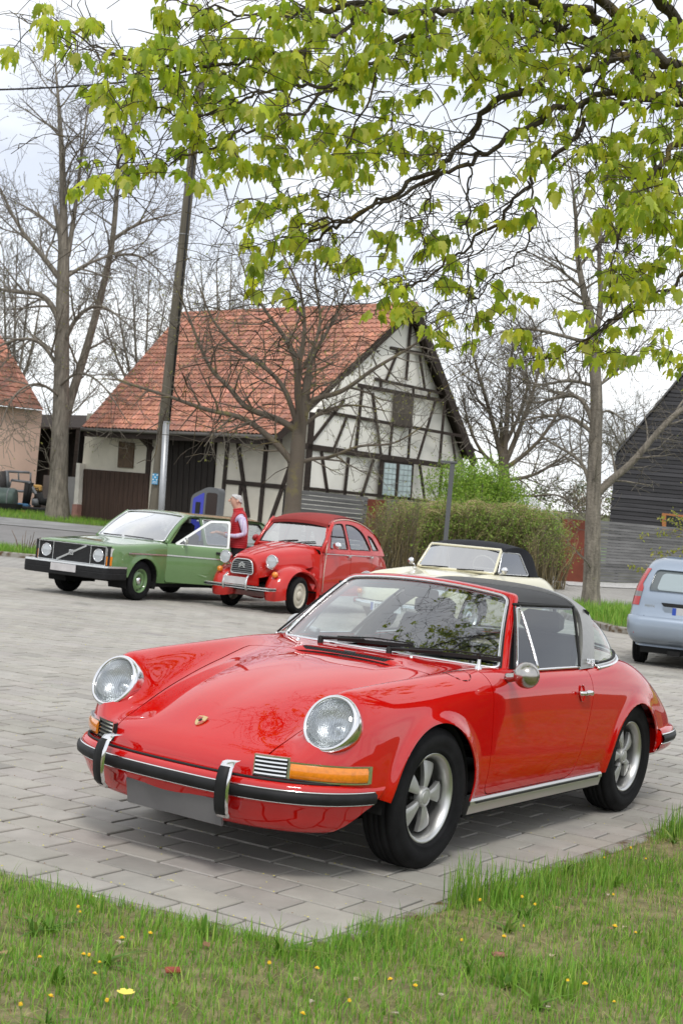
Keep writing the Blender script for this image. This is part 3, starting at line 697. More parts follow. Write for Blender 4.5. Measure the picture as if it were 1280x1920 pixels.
for i in range(9): g = lambda u, v: A.lerp(B, u).lerp(D.lerp(C, u), v); quad_on([g((i + .06) / 9, .01), g((i + .94) / 9, .01), g((i + .94) / 9, .99), g((i + .06) / 9, .99)], .025, 'door_board', big.data.materials[0], big, bn, .05)
A, B, C, D = s5(442, 888), s5(785, 914), s5(768, 1190), s5(430, 1172); gd = quad_on([A, B, C, D], .05, 'garage_door', M_doorb, sw, bn)
for i in range(14): g = lambda u, v: A.lerp(B, u).lerp(D.lerp(C, u), v); quad_on([g((i + .03) / 14, .012), g((i + .97) / 14, .012), g((i + .97) / 14, .99), g((i + .03) / 14, .99)], .022, 'door_board', M_doorb, gd, bn, .05)
quad_on([s5(626, 744), s5(706, 754), s5(697, 886), s5(618, 880)], .05, 'shutter', mat('shutter_brown', (.105, .07, .045), .8, noise=(5, .3)), sw, bn)
quad_on([s5(428, 860), s5(446, 862), s5(434, 1100), s5(410, 1100)], .25, 'pillar', mat('whitewashed_pillar', (.60, .57, .52), .9, noise=(3, .15)), sw, bn)
quad_on([s5(409, 1075), s5(436, 1075), s5(430, 1160), s5(400, 1160)], .27, 'pillar_foot', mat('pillar_red_base', (.33, .17, .14), .9, noise=(5, .25)), sw, bn)
q = MB(); a, b = E0 + Vector((0, 0, -.16)) - bn * .15, E1 + Vector((0, 0, -.16)) - bn * .15; q.sweep([a, b], [(-.09, -.14), (.09, -.14), (.09, .08), (-.09, .08)]); bobj(q, 'eave_beam', M_timber)
beam(s5(735, 720), s5(800, 790), .2, sp, bn, sw); beam(s5(788, 715), s5(762, 1080), .25, sp, bn, sw)
# =================================================================== pink house at the left edge
M_pink = mat('salmon_render', (.74, .52, .42), .9, noise=dict(scale=.8, amount=.10, detail=8), bump=(10, .3, .02))
house = thing('salmon_house', 'salmon pink rendered house with red tile roof at the left edge', 'house', (-16, 62, .7)); HMx = Matrix.Translation((16, -62, -.7))
c0 = at(80, 770, 60); w0 = Vector((-26, 56, 0)); hd_ = Vector((c0.x - w0.x, c0.y - w0.y, 0)).normalized(); hn = Vector((hd_.y, -hd_.x, 0)); 
hz = 0.3; eh = c0.z
q = MB(); a = Vector((w0.x, w0.y, hz)); b = Vector((c0.x, c0.y, hz)); q.prism([a, b, b + Vector((0, 0, eh - hz)), a + Vector((0, 0, eh - hz + 0))], -hn * 9); q.xf(HMx); hw_ = q.obj('wall', M_pink, house)
q = MB(); q.prism([a + hn * .02, b + hn * .02, b + Vector((0, 0, .75)) + hn * .02, a + Vector((0, 0, .75)) + hn * .02], hn * .03); q.xf(HMx); q.obj('plinth', mat('house_plinth', (.27, .15, .11), .9, noise=(3, .2)), hw_)
ru = (at(0, 600, 63.5) - at(78, 776, 60)); 
B1 = b + Vector((0, 0, eh - hz)) + hn * .45; B0 = a + Vector((0, 0, eh - hz)) + hn * .45; A1 = B1 - hn * 5.2 + Vector((0, 0, 5.2)) - hd_ * 3.0; A0 = B0 - hn * 5.2 + Vector((0, 0, 5.2)) - hd_ * 3.0
q = MB(); q.add([A0, A1, B1, B0], [(0, 1, 2, 3)]); q.add([A1, A0, A0 - hn * 5, A1 - hn * 5], [(0, 1, 2, 3)]); q.xf(HMx); hr_ = q.obj('roof', M_timber, house)
q = MB()
for r, c, V, Fq, t in tile_slope(A0, A1, B0, B1, 24, 44): q.add(V, Fq, tuple(np.array(t) * .72))
q.xf(HMx); tag(q.obj('roof_tiles', M_tile, hr_), kind='stuff')
# grey wall and dark lean-to between house and barn
q = MB(); a = at(76, 960, 61.5); b = at(158, 965, 58.5); a.z = b.z = .4; h1 = at(120, 893, 60).z; q.prism([a, b, Vector((b.x, b.y, h1)), Vector((a.x, a.y, h1))], (.1, .25, 0)); tag(q.obj('garden_wall', mat('grey_concrete_wall', (.27, .27, .27), .9, noise=(1.5, .15))), 'plain grey concrete wall between the salmon house and the barn', 'wall')
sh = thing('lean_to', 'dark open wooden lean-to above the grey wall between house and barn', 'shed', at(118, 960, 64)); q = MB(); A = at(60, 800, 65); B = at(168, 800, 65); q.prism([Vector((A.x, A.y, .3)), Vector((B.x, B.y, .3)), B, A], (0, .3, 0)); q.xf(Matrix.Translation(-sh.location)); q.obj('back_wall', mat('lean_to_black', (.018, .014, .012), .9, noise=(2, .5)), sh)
q = MB(); q.prism([A + Vector((-.3, -1.5, -.2)), B + Vector((.3, -1.5, -.2)), B + Vector((.3, .6, .5)), A + Vector((-.3, .6, .5))], (0, 0, .08)); q.xf(Matrix.Translation(-sh.location)); q.obj('roof', M_timber, sh)
for k in range(3): q = MB(); c = A.lerp(B, (k + .2) / 2.4); q.box((c.x, c.y - 1.4, c.z / 2), (.16, .16, c.z - .3)); q.xf(Matrix.Translation(-sh.location)); q.obj('post', M_timber, sh)
# =================================================================== dark boarded building on the right
M_black_board = attr_tint(mat('charred_board', (.042, .041, .044), .75, noise=dict(scale=2.2, amount=.35, detail=8, stretch=(.3, .3, 5)), bump=(25, .3, .01)))
bb = at(1143, 995, 57); rb_ = thing('boarded_house', 'dark grey house clad in horizontal timber boards beyond the right fence', 'house', (bb.x, bb.y, zgs(57)))
RM = Matrix.Translation(-rb_.location); wd = Vector((.975, -.22, 0)).normalized(); wn_ = Vector((wd.y, -wd.x, 0)); base = Vector((bb.x, bb.y, zgs(57) - .3))
eave = plane_pt(1154, 852, base, wn_); top_ = plane_pt(1280, 702, base, wn_); hdl = lambda p_: (p_ - base).dot(wd)
se, ze = hdl(eave), eave.z; st_, zt_ = hdl(top_), top_.z; k_ = (zt_ - ze) / (st_ - se); WID = 11.0; half = WID / 2
q = MB(); q.prism([base + wd * se, base + wd * (se + WID), base + wd * (se + WID) + Vector((0, 0, ze - base.z)), base + wd * (se + half) + Vector((0, 0, ze - base.z + k_ * half)), base + wd * se + Vector((0, 0, ze - base.z))], -wn_ * 12); q.xf(RM); bw = q.obj('wall', M_dark, rb_)
z = base.z; i = 0
while z < ze + k_ * half - .1:
    zz = z + .145; s0 = se if zz <= ze else se + (zz - ze) / k_; s1 = se + WID if zz <= ze else se + WID - (zz - ze) / k_
    if s1 - s0 > .3:
        q = MB(); p0 = base + wd * (s0 - .02); p1 = base + wd * s1; jit = random.uniform(0, .012); t = random.gauss(1, .22)
        q.prism([Vector((p0.x, p0.y, z)) + wn_ * .02, Vector((p1.x, p1.y, z)) + wn_ * .02, Vector((p1.x, p1.y, zz)) + wn_ * .006, Vector((p0.x, p0.y, zz)) + wn_ * .006], wn_ * (.03 + jit), tint=(t, t, t * 1.02)); q.xf(RM); q.obj('board', M_black_board, bw)
    z += .165; i += 1
ap = base + wd * (se + half) + Vector((0, 0, ze - base.z + k_ * half)); ev = base + wd * se + Vector((0, 0, ze - base.z)); ev2 = base + wd * (se + WID) + Vector((0, 0, ze - base.z))
q = MB()
for e_ in (ev, ev2): q.prism([ap + wn_ * .15, e_ + wn_ * .15, e_ - wn_ * 12.2, ap - wn_ * 12.2], (0, 0, .12))
q.xf(RM); q.obj('roof', mat('dark_metal_roof', (.09, .09, .095), .5), rb_)
A = [plane_pt(a, b, base + wn_ * .06, wn_) for a, b in ((1240, 962), (1300, 968), (1300, 1000), (1240, 994))]; q = MB(); q.prism(A, wn_ * .06); q.xf(RM); w_ = q.obj('window', mat('orange_larch_frame', (.42, .17, .06), .7), bw)
A = [plane_pt(a, b, base + wn_ * .12, wn_) for a, b in ((1248, 966), (1300, 972), (1300, 996), (1248, 992))]; q = MB(); q.prism(A, wn_ * .012); q.xf(RM); q.obj('pane', mat('dark_pane', (.02, .022, .025), .08), w_)
# =================================================================== slatted fence with rust-red steel panels
M_slat = attr_tint(mat('weathered_larch_slat', (.17, .168, .165), .85, noise=dict(scale=2.0, amount=.35, detail=8, stretch=(.4, .4, 4)), bump=(25, .3, .01)))
M_corten = mat('rust_steel', (.155, .040, .022), .85, noise=dict(scale=2.2, amount=.30, detail=8))
def fence(label, a, b, h0, nsl, grey=1.0, post=1.8):
    """a, b ground points; slatted panel between"""
    a, b = Vector(a), Vector(b); t = thing('slat_fence', label, 'fence', ((a.x + b.x) / 2, (a.y + b.y) / 2, min(a.z, b.z))); o = -t.location; d = b - a; dl = d.to_2d().length; u = Vector((d.x, d.y, 0)).normalized(); n = Vector((u.y, -u.x, 0))
    np_ = max(2, int(dl / post) + 1)
    for k in range(np_): p_ = a.lerp(b, k / (np_ - 1)); q = MB(); q.box((p_.x + o.x - n.x * .06, p_.y + o.y - n.y * .06, p_.z + o.z + h0 / 2 - .05), (.09, .09, h0 + .1), rz=math.atan2(u.y, u.x)); q.obj('post', M_slat, t)
    pit = h0 / nsl
    for k in range(nsl):
        p0 = a + Vector((0, 0, .05 + k * pit)); p1 = b + Vector((0, 0, .05 + k * pit)); q = MB(); tn = random.gauss(grey, .13); q.prism([p0 + o, p1 + o, p1 + o + Vector((0, 0, pit * .88)), p0 + o + Vector((0, 0, pit * .88))], n * .028, tint=(tn, tn, tn)); q.obj('slat', M_slat, t)
    return t
fr0 = at(1096, 1090, 45.5); fr0.z = zgs(45.5); fr1 = at(1420, 1100, 56); fr1.z = zgs(50); fr1.y = 52.0; fr1.x = 14.2
hh = at(1120, 978, 45.8).z - zgs(45.8)
fence('long weathered slat fence right of the rust-red panel by the dark house', fr0, (fr1.x, fr1.y, zgs(fr1.y) - .1), hh, 20)
def corten(label, px0, px1, py_top, py_bot, Y):
    a, b = at(px0, py_bot, Y), at(px1, py_bot, Y + .25); zt = at(px0, py_top, Y).z; z0 = zgs(Y) - .05; q = MB(); q.prism([Vector((a.x, a.y, z0)), Vector((b.x, b.y, z0)), Vector((b.x, b.y, zt)), Vector((a.x, a.y, zt))], (0, .12, 0)); tag(q.obj('steel_panel', M_corten), label, 'panel')
corten('tall rust-red steel panel standing left of the right-hand tree trunk', 1043, 1098, 971, 1095, 45.0)
corten('rust-red steel panel behind the twigs beside the red economy car', 677, 716, 934, 1040, 44.6)
la = at(526, 1050, 43.0); lb = at(678, 1050, 44.6); la.z = lb.z = zgs(43) - .1
fence('dark slatted fence behind the middle tree under the barn gable', la, lb, at(560, 921, 43.6).z - zgs(43) + .1, 16, .75)
lc = at(716, 1050, 44.7); ld = at(1043, 1050, 45.0); lc.z = ld.z = zgs(44) - .1
fence('slatted fence mostly hidden behind the trimmed hedge', lc, ld, at(730, 938, 44.7).z - zgs(44) + .1, 16, .9)
# stub of the fence return by the barn corner
# low grey roof of a shed far behind the bush
sg = at(990, 985, 72); t = thing('far_shed', 'pale grey low roof of a shed seen past the green bush', 'shed', (sg.x, sg.y, zgs(72))); q = MB(); A = [at(905, 930, 74), at(1000, 935, 74), at(1052, 975, 69), at(930, 968, 69)]; q.prism(A, (0, 0, .1)); q.xf(Matrix.Translation(-t.location)); q.obj('roof', mat('pale_sheet_roof', (.50, .50, .51), .6, noise=(2, .12)), t)
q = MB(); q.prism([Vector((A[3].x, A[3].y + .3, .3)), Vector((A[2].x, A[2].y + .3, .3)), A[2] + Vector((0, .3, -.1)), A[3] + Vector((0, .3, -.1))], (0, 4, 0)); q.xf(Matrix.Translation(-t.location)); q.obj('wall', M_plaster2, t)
# =================================================================== road, kerbs and grass strips at the back
M_asph = mat('asphalt', (.21, .205, .20), .9, noise=dict(scale=1.2, amount=.12, detail=9), bump=(120, .4, .004))
q = MB(); q.grid([[(x, y, zgs(y) + .012) for x in np.linspace(-40, -1.5, 30)] for y in np.r_[36.2:48.2:1.0]]); tag(q.obj('road', M_asph, None, True), kind='structure')
q = MB(); q.grid([[(x, y, zgs(y) + (.03 if y < 49.9 else .11)) for x in np.linspace(-40, -4, 30)] for y in (47.2, 48.4, 49.8, 50.0)]); tag(q.obj('kerb_ramp', mat('grey_concrete_ramp', (.25, .25, .245), .9, noise=(1.2, .2))), kind='structure')
# row of cobbles / kerb at the yard edge
for i in range(15):
    x = -13.5 + i * 1.0; y = 34.25; q = MB(); q.box((x, y, zgs(y) + .03), (.98, .12, .18), bevel=.02); tag(q.obj('kerb_stone', M_edge), kind='structure')
GRS = []
def grass_patch(poly, n, h, seed, zoff=.0):
    r = np.random.default_rng(seed); P = np.array(poly); f = rpoly_sdf(poly); lo, hi = P.min(0), P.max(0); pts = r.uniform(lo, hi, (n, 2)); pts = pts[f(pts) > 0]
    return blades(np.c_[pts, zg(pts[:, 1]) + zoff], h * .5, h, .006, .014, .5, GREEN * 1.1, seed)
def add_grass(name, label, bl):
    V = np.concatenate([b[0] for b in bl]); off = np.cumsum([0] + [len(b[0]) for b in bl[:-1]]); Fq = np.concatenate([b[1] + o for b, o in zip(bl, off)]); T = np.concatenate([b[2] for b in bl])
    o = mesh_obj(name, V, Fq, M_grass, tint=T); return tag(o, label, 'grass', kind='stuff')
M_verge = mat('verge_green', (.085, .145, .032), .95, noise=dict(scale=2.5, col2=(.15, .14, .06), lo=.35, hi=.7, detail=8))
def patch(name, poly, dz): q = MB(); q.add([(x, y, zgs(y) + dz) for x, y in poly], [tuple(range(len(poly)))]); return tag(q.obj(name, M_verge), kind='structure')
strip = [(-14, 34.4), (-6.9, 34.4), (-6.6, 36.1), (-14, 36.1)]
lawn = [(-30, 50.1), (-3, 50.1), (-5.5, 53.0), (-12, 56.5), (-30, 56.5)]
patch('verge', strip, .05); q = MB(); q.grid([[(x, y, zgs(y) + .09) for x in np.linspace(-30, -3, 12)] for y in np.linspace(50.1, 58.5, 6)]); tag(q.obj('back_lawn', M_verge), kind='structure')
isl = [(4.75, 29.8), (5.15, 26.4), (6.4, 25.0), (9.5, 25.6), (9.5, 31.5), (6.4, 33.2), (5.2, 32.4)]
patch('tree_island', isl, .11)
rp = round_poly(isl, .5, 4)
for i in range(len(isl)):
    a, b = np.array(isl[i]), np.array(isl[(i + 1) % len(isl)]); q = MB(); c = (a + b) / 2; q.box((c[0], c[1], .03), (np.hypot(*(b - a)) + .1, .12, .18), rz=math.atan2(b[1] - a[1], b[0] - a[0]), bevel=.02); tag(q.obj('island_kerb', M_edge), kind='structure')
add_grass('island_grass', 'bright green grass on the kerbed island round the right tree', [grass_patch(isl, 9000, .26, 31, .11), grass_patch([(4.9, 30), (5.6, 27), (6.6, 27), (6.6, 32.4), (5.3, 32)], 4000, .38, 32, .11)])
add_grass('verge_grass', 'narrow strip of grass between the yard and the road at left', [grass_patch(strip, 7000, .28, 33, .05)])
add_grass('back_grass', 'lawn round the big bare tree by the barn', [grass_patch([(-24, 50.2), (-6, 50.2), (-9, 56), (-24, 56)], 16000, .22, 34, .09)])
gb = [(8.0, 44.2), (14.0, 49.8), (14.0, 47.6), (8.3, 42.6)]
q = MB(); r_ = np.random.default_rng(44); 
M_grav = mat('white_gravel', (.52, .51, .49), .9, noise=dict(scale=14, amount=.35, detail=5), bump=(40, .9, .03))
q.grid([[(x, y + k, zgs(y + k) + .02) for k in (-1.6, -.8, 0, .5)] for x, y in ((7.0, 44.9), (9, 46.0), (11, 48), (14, 51))]); tag(q.obj('gravel_strip', M_grav), kind='structure')
q = MB(); q.grid([[(x, y, zgs(y) + .10) for x in (-30, -20, -17.2)] for y in (52.5, 54.0, 55.5)]); tag(q.obj('gravel_patch', M_grav), kind='structure')
# distant wood along the rise
fwr = np.random.default_rng(91)
c_ = []
for k in range(170):
    x = fwr.uniform(-120, 130); y = fwr.uniform(150, 235); h = fwr.uniform(3, 6.5); c_.append((x, y, zgs(y), h))
V = []; F = []; T = []
for x, y, z, h in c_:
    ti = np.array([(.16, .13, .09), (.12, .15, .06), (.19, .15, .11), (.14, .17, .05)][fwr.integers(4)])
    n = 300; a = fwr.normal(0, 1, (n, 3)); a /= np.linalg.norm(a, axis=1)[:, None]; c = np.array([x, y, z + h * .5]) + a * np.array([h * .38, h * .38, h * .5]) * fwr.uniform(.4, 1, (n, 1))
    u = fwr.normal(0, 1, (n, 3)); u /= np.linalg.norm(u, axis=1)[:, None]; w_ = np.cross(u, fwr.normal(0, 1, (n, 3))); w_ /= np.linalg.norm(w_, axis=1)[:, None]; s_ = fwr.uniform(.08, .22, (n, 1))
    V.append(np.stack([c - u * s_, c + w_ * s_ * .6, c + u * s_, c - w_ * s_ * .6], 1).reshape(-1, 3)); T.append(np.repeat(ti * fwr.uniform(.7, 1.3, (n, 1)), 4, 0))
V = np.concatenate(V); T = np.concatenate(T); F = np.arange(len(V)).reshape(-1, 4)
tag(mesh_obj('far_wood', V, F, attr_tint(mat('far_wood_foliage', (1, 1, 1), .9)), tint=T), 'distant brown-green wood along the rise behind the village', 'wood', kind='stuff')
q = MB(); q.grid([[(x, y, zgs(y) + .05) for x in np.linspace(6, 120, 12)] for y in np.linspace(85, 215, 16)]); tag(q.obj('meadow', mat('fresh_meadow', (.13, .25, .035), .95, noise=(.05, .2))), kind='structure')
# =================================================================== poles, charger, implements
M_wood = mat('weathered_pole', (.13, .115, .088), .9, noise=dict(scale=3, amount=.35, detail=8, stretch=(4, 4, .25)), bump=(30, .5, .01))
M_galv = mat('galvanised_steel', (.42, .43, .44), .45, .8, noise=(3, .12)); M_gp = mat('grey_powder_coat', (.115, .12, .125), .5)
PB_, PT_ = at(289, 960, 33.5), at(377, 140, 33.5); PB_.z = -.1
pole = thing('utility_pole', 'tall leaning wooden utility pole with overhead wires behind the green estate car', 'pole', PB_); o = Matrix.Translation(-PB_)
q = MB(); q.tube([PB_.lerp(PT_, t) for t in np.linspace(0, 1, 10)], np.linspace(.155, .10, 10), 14); q.xf(o); q.obj('shaft', M_wood, pole, True)
q = MB(); a, b = at(307, 960, 33.2), at(312, 790, 33.2); a.z = 0; q.tube([a, b], .075, 12); q.xf(o); q.obj('cable_guard', M_galv, pole, True)
q = MB(); a, b = at(318, 790, 33.3), at(374, 170, 33.35); q.tube([a, b], .022, 6); q.xf(o); q.obj('riser_cable', M_blk, pole, True)
q = MB()
for k in (.44, .56, .68, .78): p_ = PB_.lerp(PT_, k); q.tube([p_ + Vector((.12 * math.cos(t), .12 * math.sin(t), 0)) for t in np.linspace(0, 6.28, 14)], .012, 4)
q.xf(o); tag(q.obj('cable_clips', M_galv, pole), kind='stuff')
sg_ = at(291, 898, 33.30); q = MB(); q.box((sg_.x, sg_.y, sg_.z), (.13, .012, .20), bevel=.003); q.xf(o); sign = q.obj('sign', mat('sign_blue', (.07, .30, .52), .5), pole, label='x') if False else None
q = MB(); q.box((sg_.x, sg_.y, sg_.z), (.135, .012, .25), bevel=.003); q.xf(o); sign = q.obj('sign', mat('sign_blue', (.07, .30, .52), .5), pole)
M_white = mat('white_print', (.8, .82, .83), .6)
q = MB(); q.lathe([(0, .0), (.018, .0)], 12, frame_to(sg_ + Vector((0, -.009, .04)), (0, -1, 0))); q.xf(o); q.obj('sign_mark', M_white, sign)
for dx_, dz_ in ((-.042, .095), (.042, .095), (-.042, -.015), (.042, -.015)): q = MB(); q.box((sg_.x + dx_, sg_.y - .008, sg_.z + dz_), (.028, .002, .028)); q.xf(o); q.obj('sign_mark', M_white, sign)
for k in range(2): q = MB(); q.box((sg_.x, sg_.y - .008, sg_.z - .065 - .03 * k), (.10, .002, .010)); q.xf(o); q.obj('sign_mark', M_white, sign)
q = MB(); tp_ = PT_
for dx_, dz_, r_ in ((-.14, .02, .05), (.14, .0, .05), (.0, -.08, .07), (-.07, -.14, .04), (.12, -.13, .04)): q.lathe([(0, -.08), (r_, -.07), (r_ * .7, -.02), (r_, .02), (r_ * .5, .07), (0, .08)], 10, Matrix.Translation(tp_ + Vector((dx_, -.12, dz_))))
q.tube([tp_ + Vector((-.25, -.1, -.04)), tp_ + Vector((.25, -.1, -.04))], .03, 6); q.xf(o); q.obj('insulators', M_blk, pole, True)
q = MB(); q.tube([tp_ + Vector((-.1, -.1, -.05)), tp_ + Vector((-.35, -.1, -.30)), tp_ + Vector((-.30, -.05, -.5)), tp_ + Vector((-.1, 0, -.55))], .014, 5); q.xf(o); q.obj('cable_loop', M_blk, pole, True)
def wire(a, b, sag, r, label):
    P = [a.lerp(b, t) - Vector((0, 0, sag * 4 * t * (1 - t))) for t in np.linspace(0, 1, 24)]; q = MB(); q.tube(P, r, 5); tag(q.obj('overhead_wire', M_blk, None, True), label, 'wire')
wire(PT_ + Vector((-.1, -.1, -.02)), at(-260, 165, 32.5), .18, .022, 'black overhead wire running left from the pole top')
wire(PT_ + Vector((.12, -.1, -.02)), at(1500, 265, 42), .8, .018, 'black overhead wire running right behind the maple branches')
wire(PT_ + Vector((-.05, -.1, -.04)), at(1400, 60, 46), .6, .012, 'upper thin overhead wire leaving the pole to the right')
# grey lamp post by the hedge
lb_ = at(833, 1030, 38.6); lb_.z = zgs(38.6); ltop = at(844, 868, 38.6); lamp = thing('lamp_post', 'slim grey lamp post with a flat bar head beside the hedge', 'lamp post', lb_); o = Matrix.Translation(-lb_)
q = MB(); q.sweep([lb_, Vector((lb_.x, lb_.y, ltop.z))], [(-.06, -.05), (.06, -.05), (.06, .05), (-.06, .05)], ups=(0, 1, 0)); q.xf(o); q.obj('post', M_gp, lamp)
q = MB(); q.box((lb_.x - .10, lb_.y, ltop.z + .02), (.46, .14, .06), bevel=.01); q.xf(o); hd2 = q.obj('lamp_head', M_gp, lamp)
q = MB(); q.box((lb_.x - .16, lb_.y, ltop.z - .015), (.28, .10, .012)); q.xf(o); q.obj('diffuser', mat('diffuser', (.7, .7, .68), .4), hd2)
# blue charging column behind the estate car
cb = at(385, 990, 29.5); cb.z = 0; chg = thing('charging_column', 'blue and dark grey charging column standing behind the green estate car', 'charging station', cb, rad(-16))
prof_ = round_poly([(-.30, 0), (.30, 0), (.30, 2.0), (.05, 2.02), (-.30, 1.82)], [0, 0, .08, .08, .10], 6)
q = MB(); q.prism([(a, -.17, b) for a, b in prof_], (0, .34, 0)); q.obj('housing', mat('charger_grey', (.12, .125, .13), .5), chg)
q = MB(); q.prism([(a * .9 - .12 * 0, -.176, b) for a, b in round_poly([(-.28, .1), (-.02, .1), (-.02, 1.90), (-.28, 1.76)], .04, 4)], (0, .02, 0)); fp = q.obj('front_panel', mat('charger_blue', (.035, .045, .42), .4, coat=.5), chg)
q = MB(); q.box((-.135, -.182, 1.56), (.10, .012, .26), bevel=.02); q.obj('screen', M_blk, fp)
q = MB(); q.prism([(a, -.180, b) for a, b in round_poly([(.03, .1), (.27, .1), (.27, 1.90), (.03, 1.90)], .05, 4)], (0, .02, 0)); q.obj('dark_window', mat('charger_smoked', (.03, .018, .015), .15), chg)
q = MB(); q.prism([(-.13, -.184, 1.30), (-.04, -.184, 1.30), (-.04, -.184, 1.36), (-.09, -.184, 1.38)], (0, .004, 0)); q.obj('white_mark', M_white, fp)
q = MB(); q.tube(curve([(.24, -.2, 1.3), (.36, -.3, 1.2), (.42, -.25, .7), (.34, -.22, .35)], 16), .018, 6); q.obj('cable', M_blk, chg, True)
# farm implements in front of the salmon house
def implement():
    Yi = 56.5; b0 = at(50, 965, Yi); b0.z = zgs(Yi) + .08; t = thing('farm_implement', 'grey steel farm implement frame with hydraulic arms by the salmon house', 'farm machine', b0); o = Matrix.Translation(-b0)
    P = lambda a, b, dy=0: at(a, b, Yi + dy)
    m1 = mat('implement_grey', (.20, .21, .22), .6, .4, noise=(4, .3))
    def tb(name, pts, r, m=m1, n=8): q = MB(); q.tube([P(*p_) for p_ in pts], r, n); q.xf(o); return q.obj(name, m, t, True)
    tb('rail', [(18, 884), (56, 886)], .05); tb('rail', [(22, 900), (60, 905)], .05); tb('rail', [(20, 920), (64, 922)], .05); tb('upright', [(13, 882), (16, 922)], .09); tb('upright', [(58, 886), (58, 905)], .035); tb('upright', [(35, 886), (36, 902)], .03)
    tb('arm', [(53, 906), (48, 945)], .13, M_blk); tb('arm', [(60, 905), (52, 946)], .09, M_blk); tb('arm', [(55, 903), (70, 930), (94, 945)], .07); tb('hydraulic_hose', [(60, 918), (72, 915), (73, 928), (62, 935)], .025, M_blk); tb('arm', [(72, 925), (78, 940), (92, 942)], .16, M_blk); tb('upright', [(2, 884), (4, 925)], .25, mat('implement_dark', (.06, .055, .055), .7)); tb('brace', [(4, 905), (16, 902)], .03); tb('brace', [(22, 900), (18, 915)], .03)
    tb('tow_bar', [(35, 955), (72, 954)], .05, mat('implement_white', (.6, .62, .65), .5)); tb('wheel_box', [(68, 935), (68, 948)], .17)
    q = MB(); q.box(tuple(P(66, 958)), (1.2, .9, .30), bevel=.05); q.xf(o); q.obj('deck', M_blk, t)
    q = MB(); q.box(tuple(P(44, 948)), (.5, .5, .18), bevel=.05); q.xf(o); q.obj('blue_cover', mat('implement_blue', (.05, .16, .30), .6), t)
    q = MB(); q.box(tuple(P(70, 915, .3)), (.36, .3, .26), bevel=.05); q.xf(o); q.obj('yellow_hood', mat('implement_yellow', (.62, .36, .10), .6), t)
    q = MB(); q.box(tuple(P(42, 962, -.4)), (.34, .3, .22), bevel=.08); q.xf(o); q.obj('orange_lamp', mat('implement_orange', (.45, .10, .04), .6), t)
    Yr = 55.2; c0 = at(14, 960, Yr); c0.z = zgs(Yr) + .08; t2 = thing('ground_roller', 'dark green tank-shaped roller standing at the left edge on the lawn', 'farm machine', c0); o2 = Matrix.Translation(-c0)
    a, b = at(-30, 935, Yr), at(30, 938, Yr); q = MB(); ax = (b - a); q.lathe([(0, -.02), (.42, 0), (.46, .06), (.46, ax.length - .06), (.42, ax.length), (0, ax.length + .02)], 24, frame_to(a, ax)); q.xf(o2); rl = q.obj('drum', mat('roller_green', (.085, .12, .105), .5, .3, noise=(4, .25)), t2, True, sharp=40)
    for k in (.2, .5, .8): q = MB(); c = a.lerp(b, k); q.lathe([(.47, -.02), (.485, 0), (.47, .02)], 24, frame_to(c, ax)); q.xf(o2); q.obj('band', m1, rl, True)
    q = MB(); q.prism([at(-30, 942, Yr - .5), at(34, 945, Yr - .5), at(28, 962, Yr - .4), at(-30, 960, Yr - .4)], (0, .9, 0)); q.xf(o2); q.obj('trough', M_blk, t2)
implement()
# dead stalks in the verge
sb = at(48, 1035, 35.2); sb.z = zgs(35.2); t = thing('dry_stalks', 'small clump of dry brown stalks in the grass strip at left', 'plant', sb); q = MB()
for k in range(11): q = MB(); a = random.uniform(-.3, .3); q.tube([(a * .5, 0, 0), (a, random.uniform(-.1, .1), random.uniform(.25, .42)), (a * 1.6, random.uniform(-.2, .2), random.uniform(.4, .62))], [.011, .008, .005], 5); q.obj('stalk', mat('dry_stalk', (.16, .11, .075), .9) if k == 0 else bpy.data.materials['dry_stalk'], t)
# =================================================================== trees
class TB:
    """fast tapering-tube collector for branches"""
    def __init__(s): s.V = []; s.F = []; s.T = []
    def tube(s, P, R, tint=(1, 1, 1), n=None):
        r0 = R[0]; n = n or (10 if r0 > .10 else 7 if r0 > .045 else 5 if r0 > .018 else 3); o = len(s.V); m = len(P); N = None
        for i in range(m):
            t = (P[min(i + 1, m - 1)] - P[max(i - 1, 0)])
            if t.length < 1e-9: t = Vector((0, 0, 1))
            t.normalize()
            if N is None: N = t.orthogonal().normalized()
            else: N = (N - t * N.dot(t)).normalized()
            B = t.cross(N)
            for k in range(n):
                a = 6.2832 * k / n; s.V.append(P[i] + (N * math.cos(a) + B * math.sin(a)) * R[i]); s.T.append(tint)
        for i in range(m - 1):
            for k in range(n): s.F.append((o + i * n + k, o + i * n + (k + 1) % n, o + (i + 1) * n + (k + 1) % n, o + (i + 1) * n + k))
    def obj(s, name, m, parent, origin): return mesh_obj(name, [tuple(v - origin) for v in s.V], s.F, m, parent, True, tint=s.T)
trnd = random.Random(4)
def rvec(): return Vector((trnd.gauss(0, 1), trnd.gauss(0, 1), trnd.gauss(0, 1)))
def smooth_path(pts, m=None):
    P = np.array([tuple(p_) for p_ in pts]); L = np.linalg.norm(np.diff(P, axis=0), axis=1).sum(); return [Vector(v) for v in curve(P, m or max(6, int(len(pts) * 5)))]
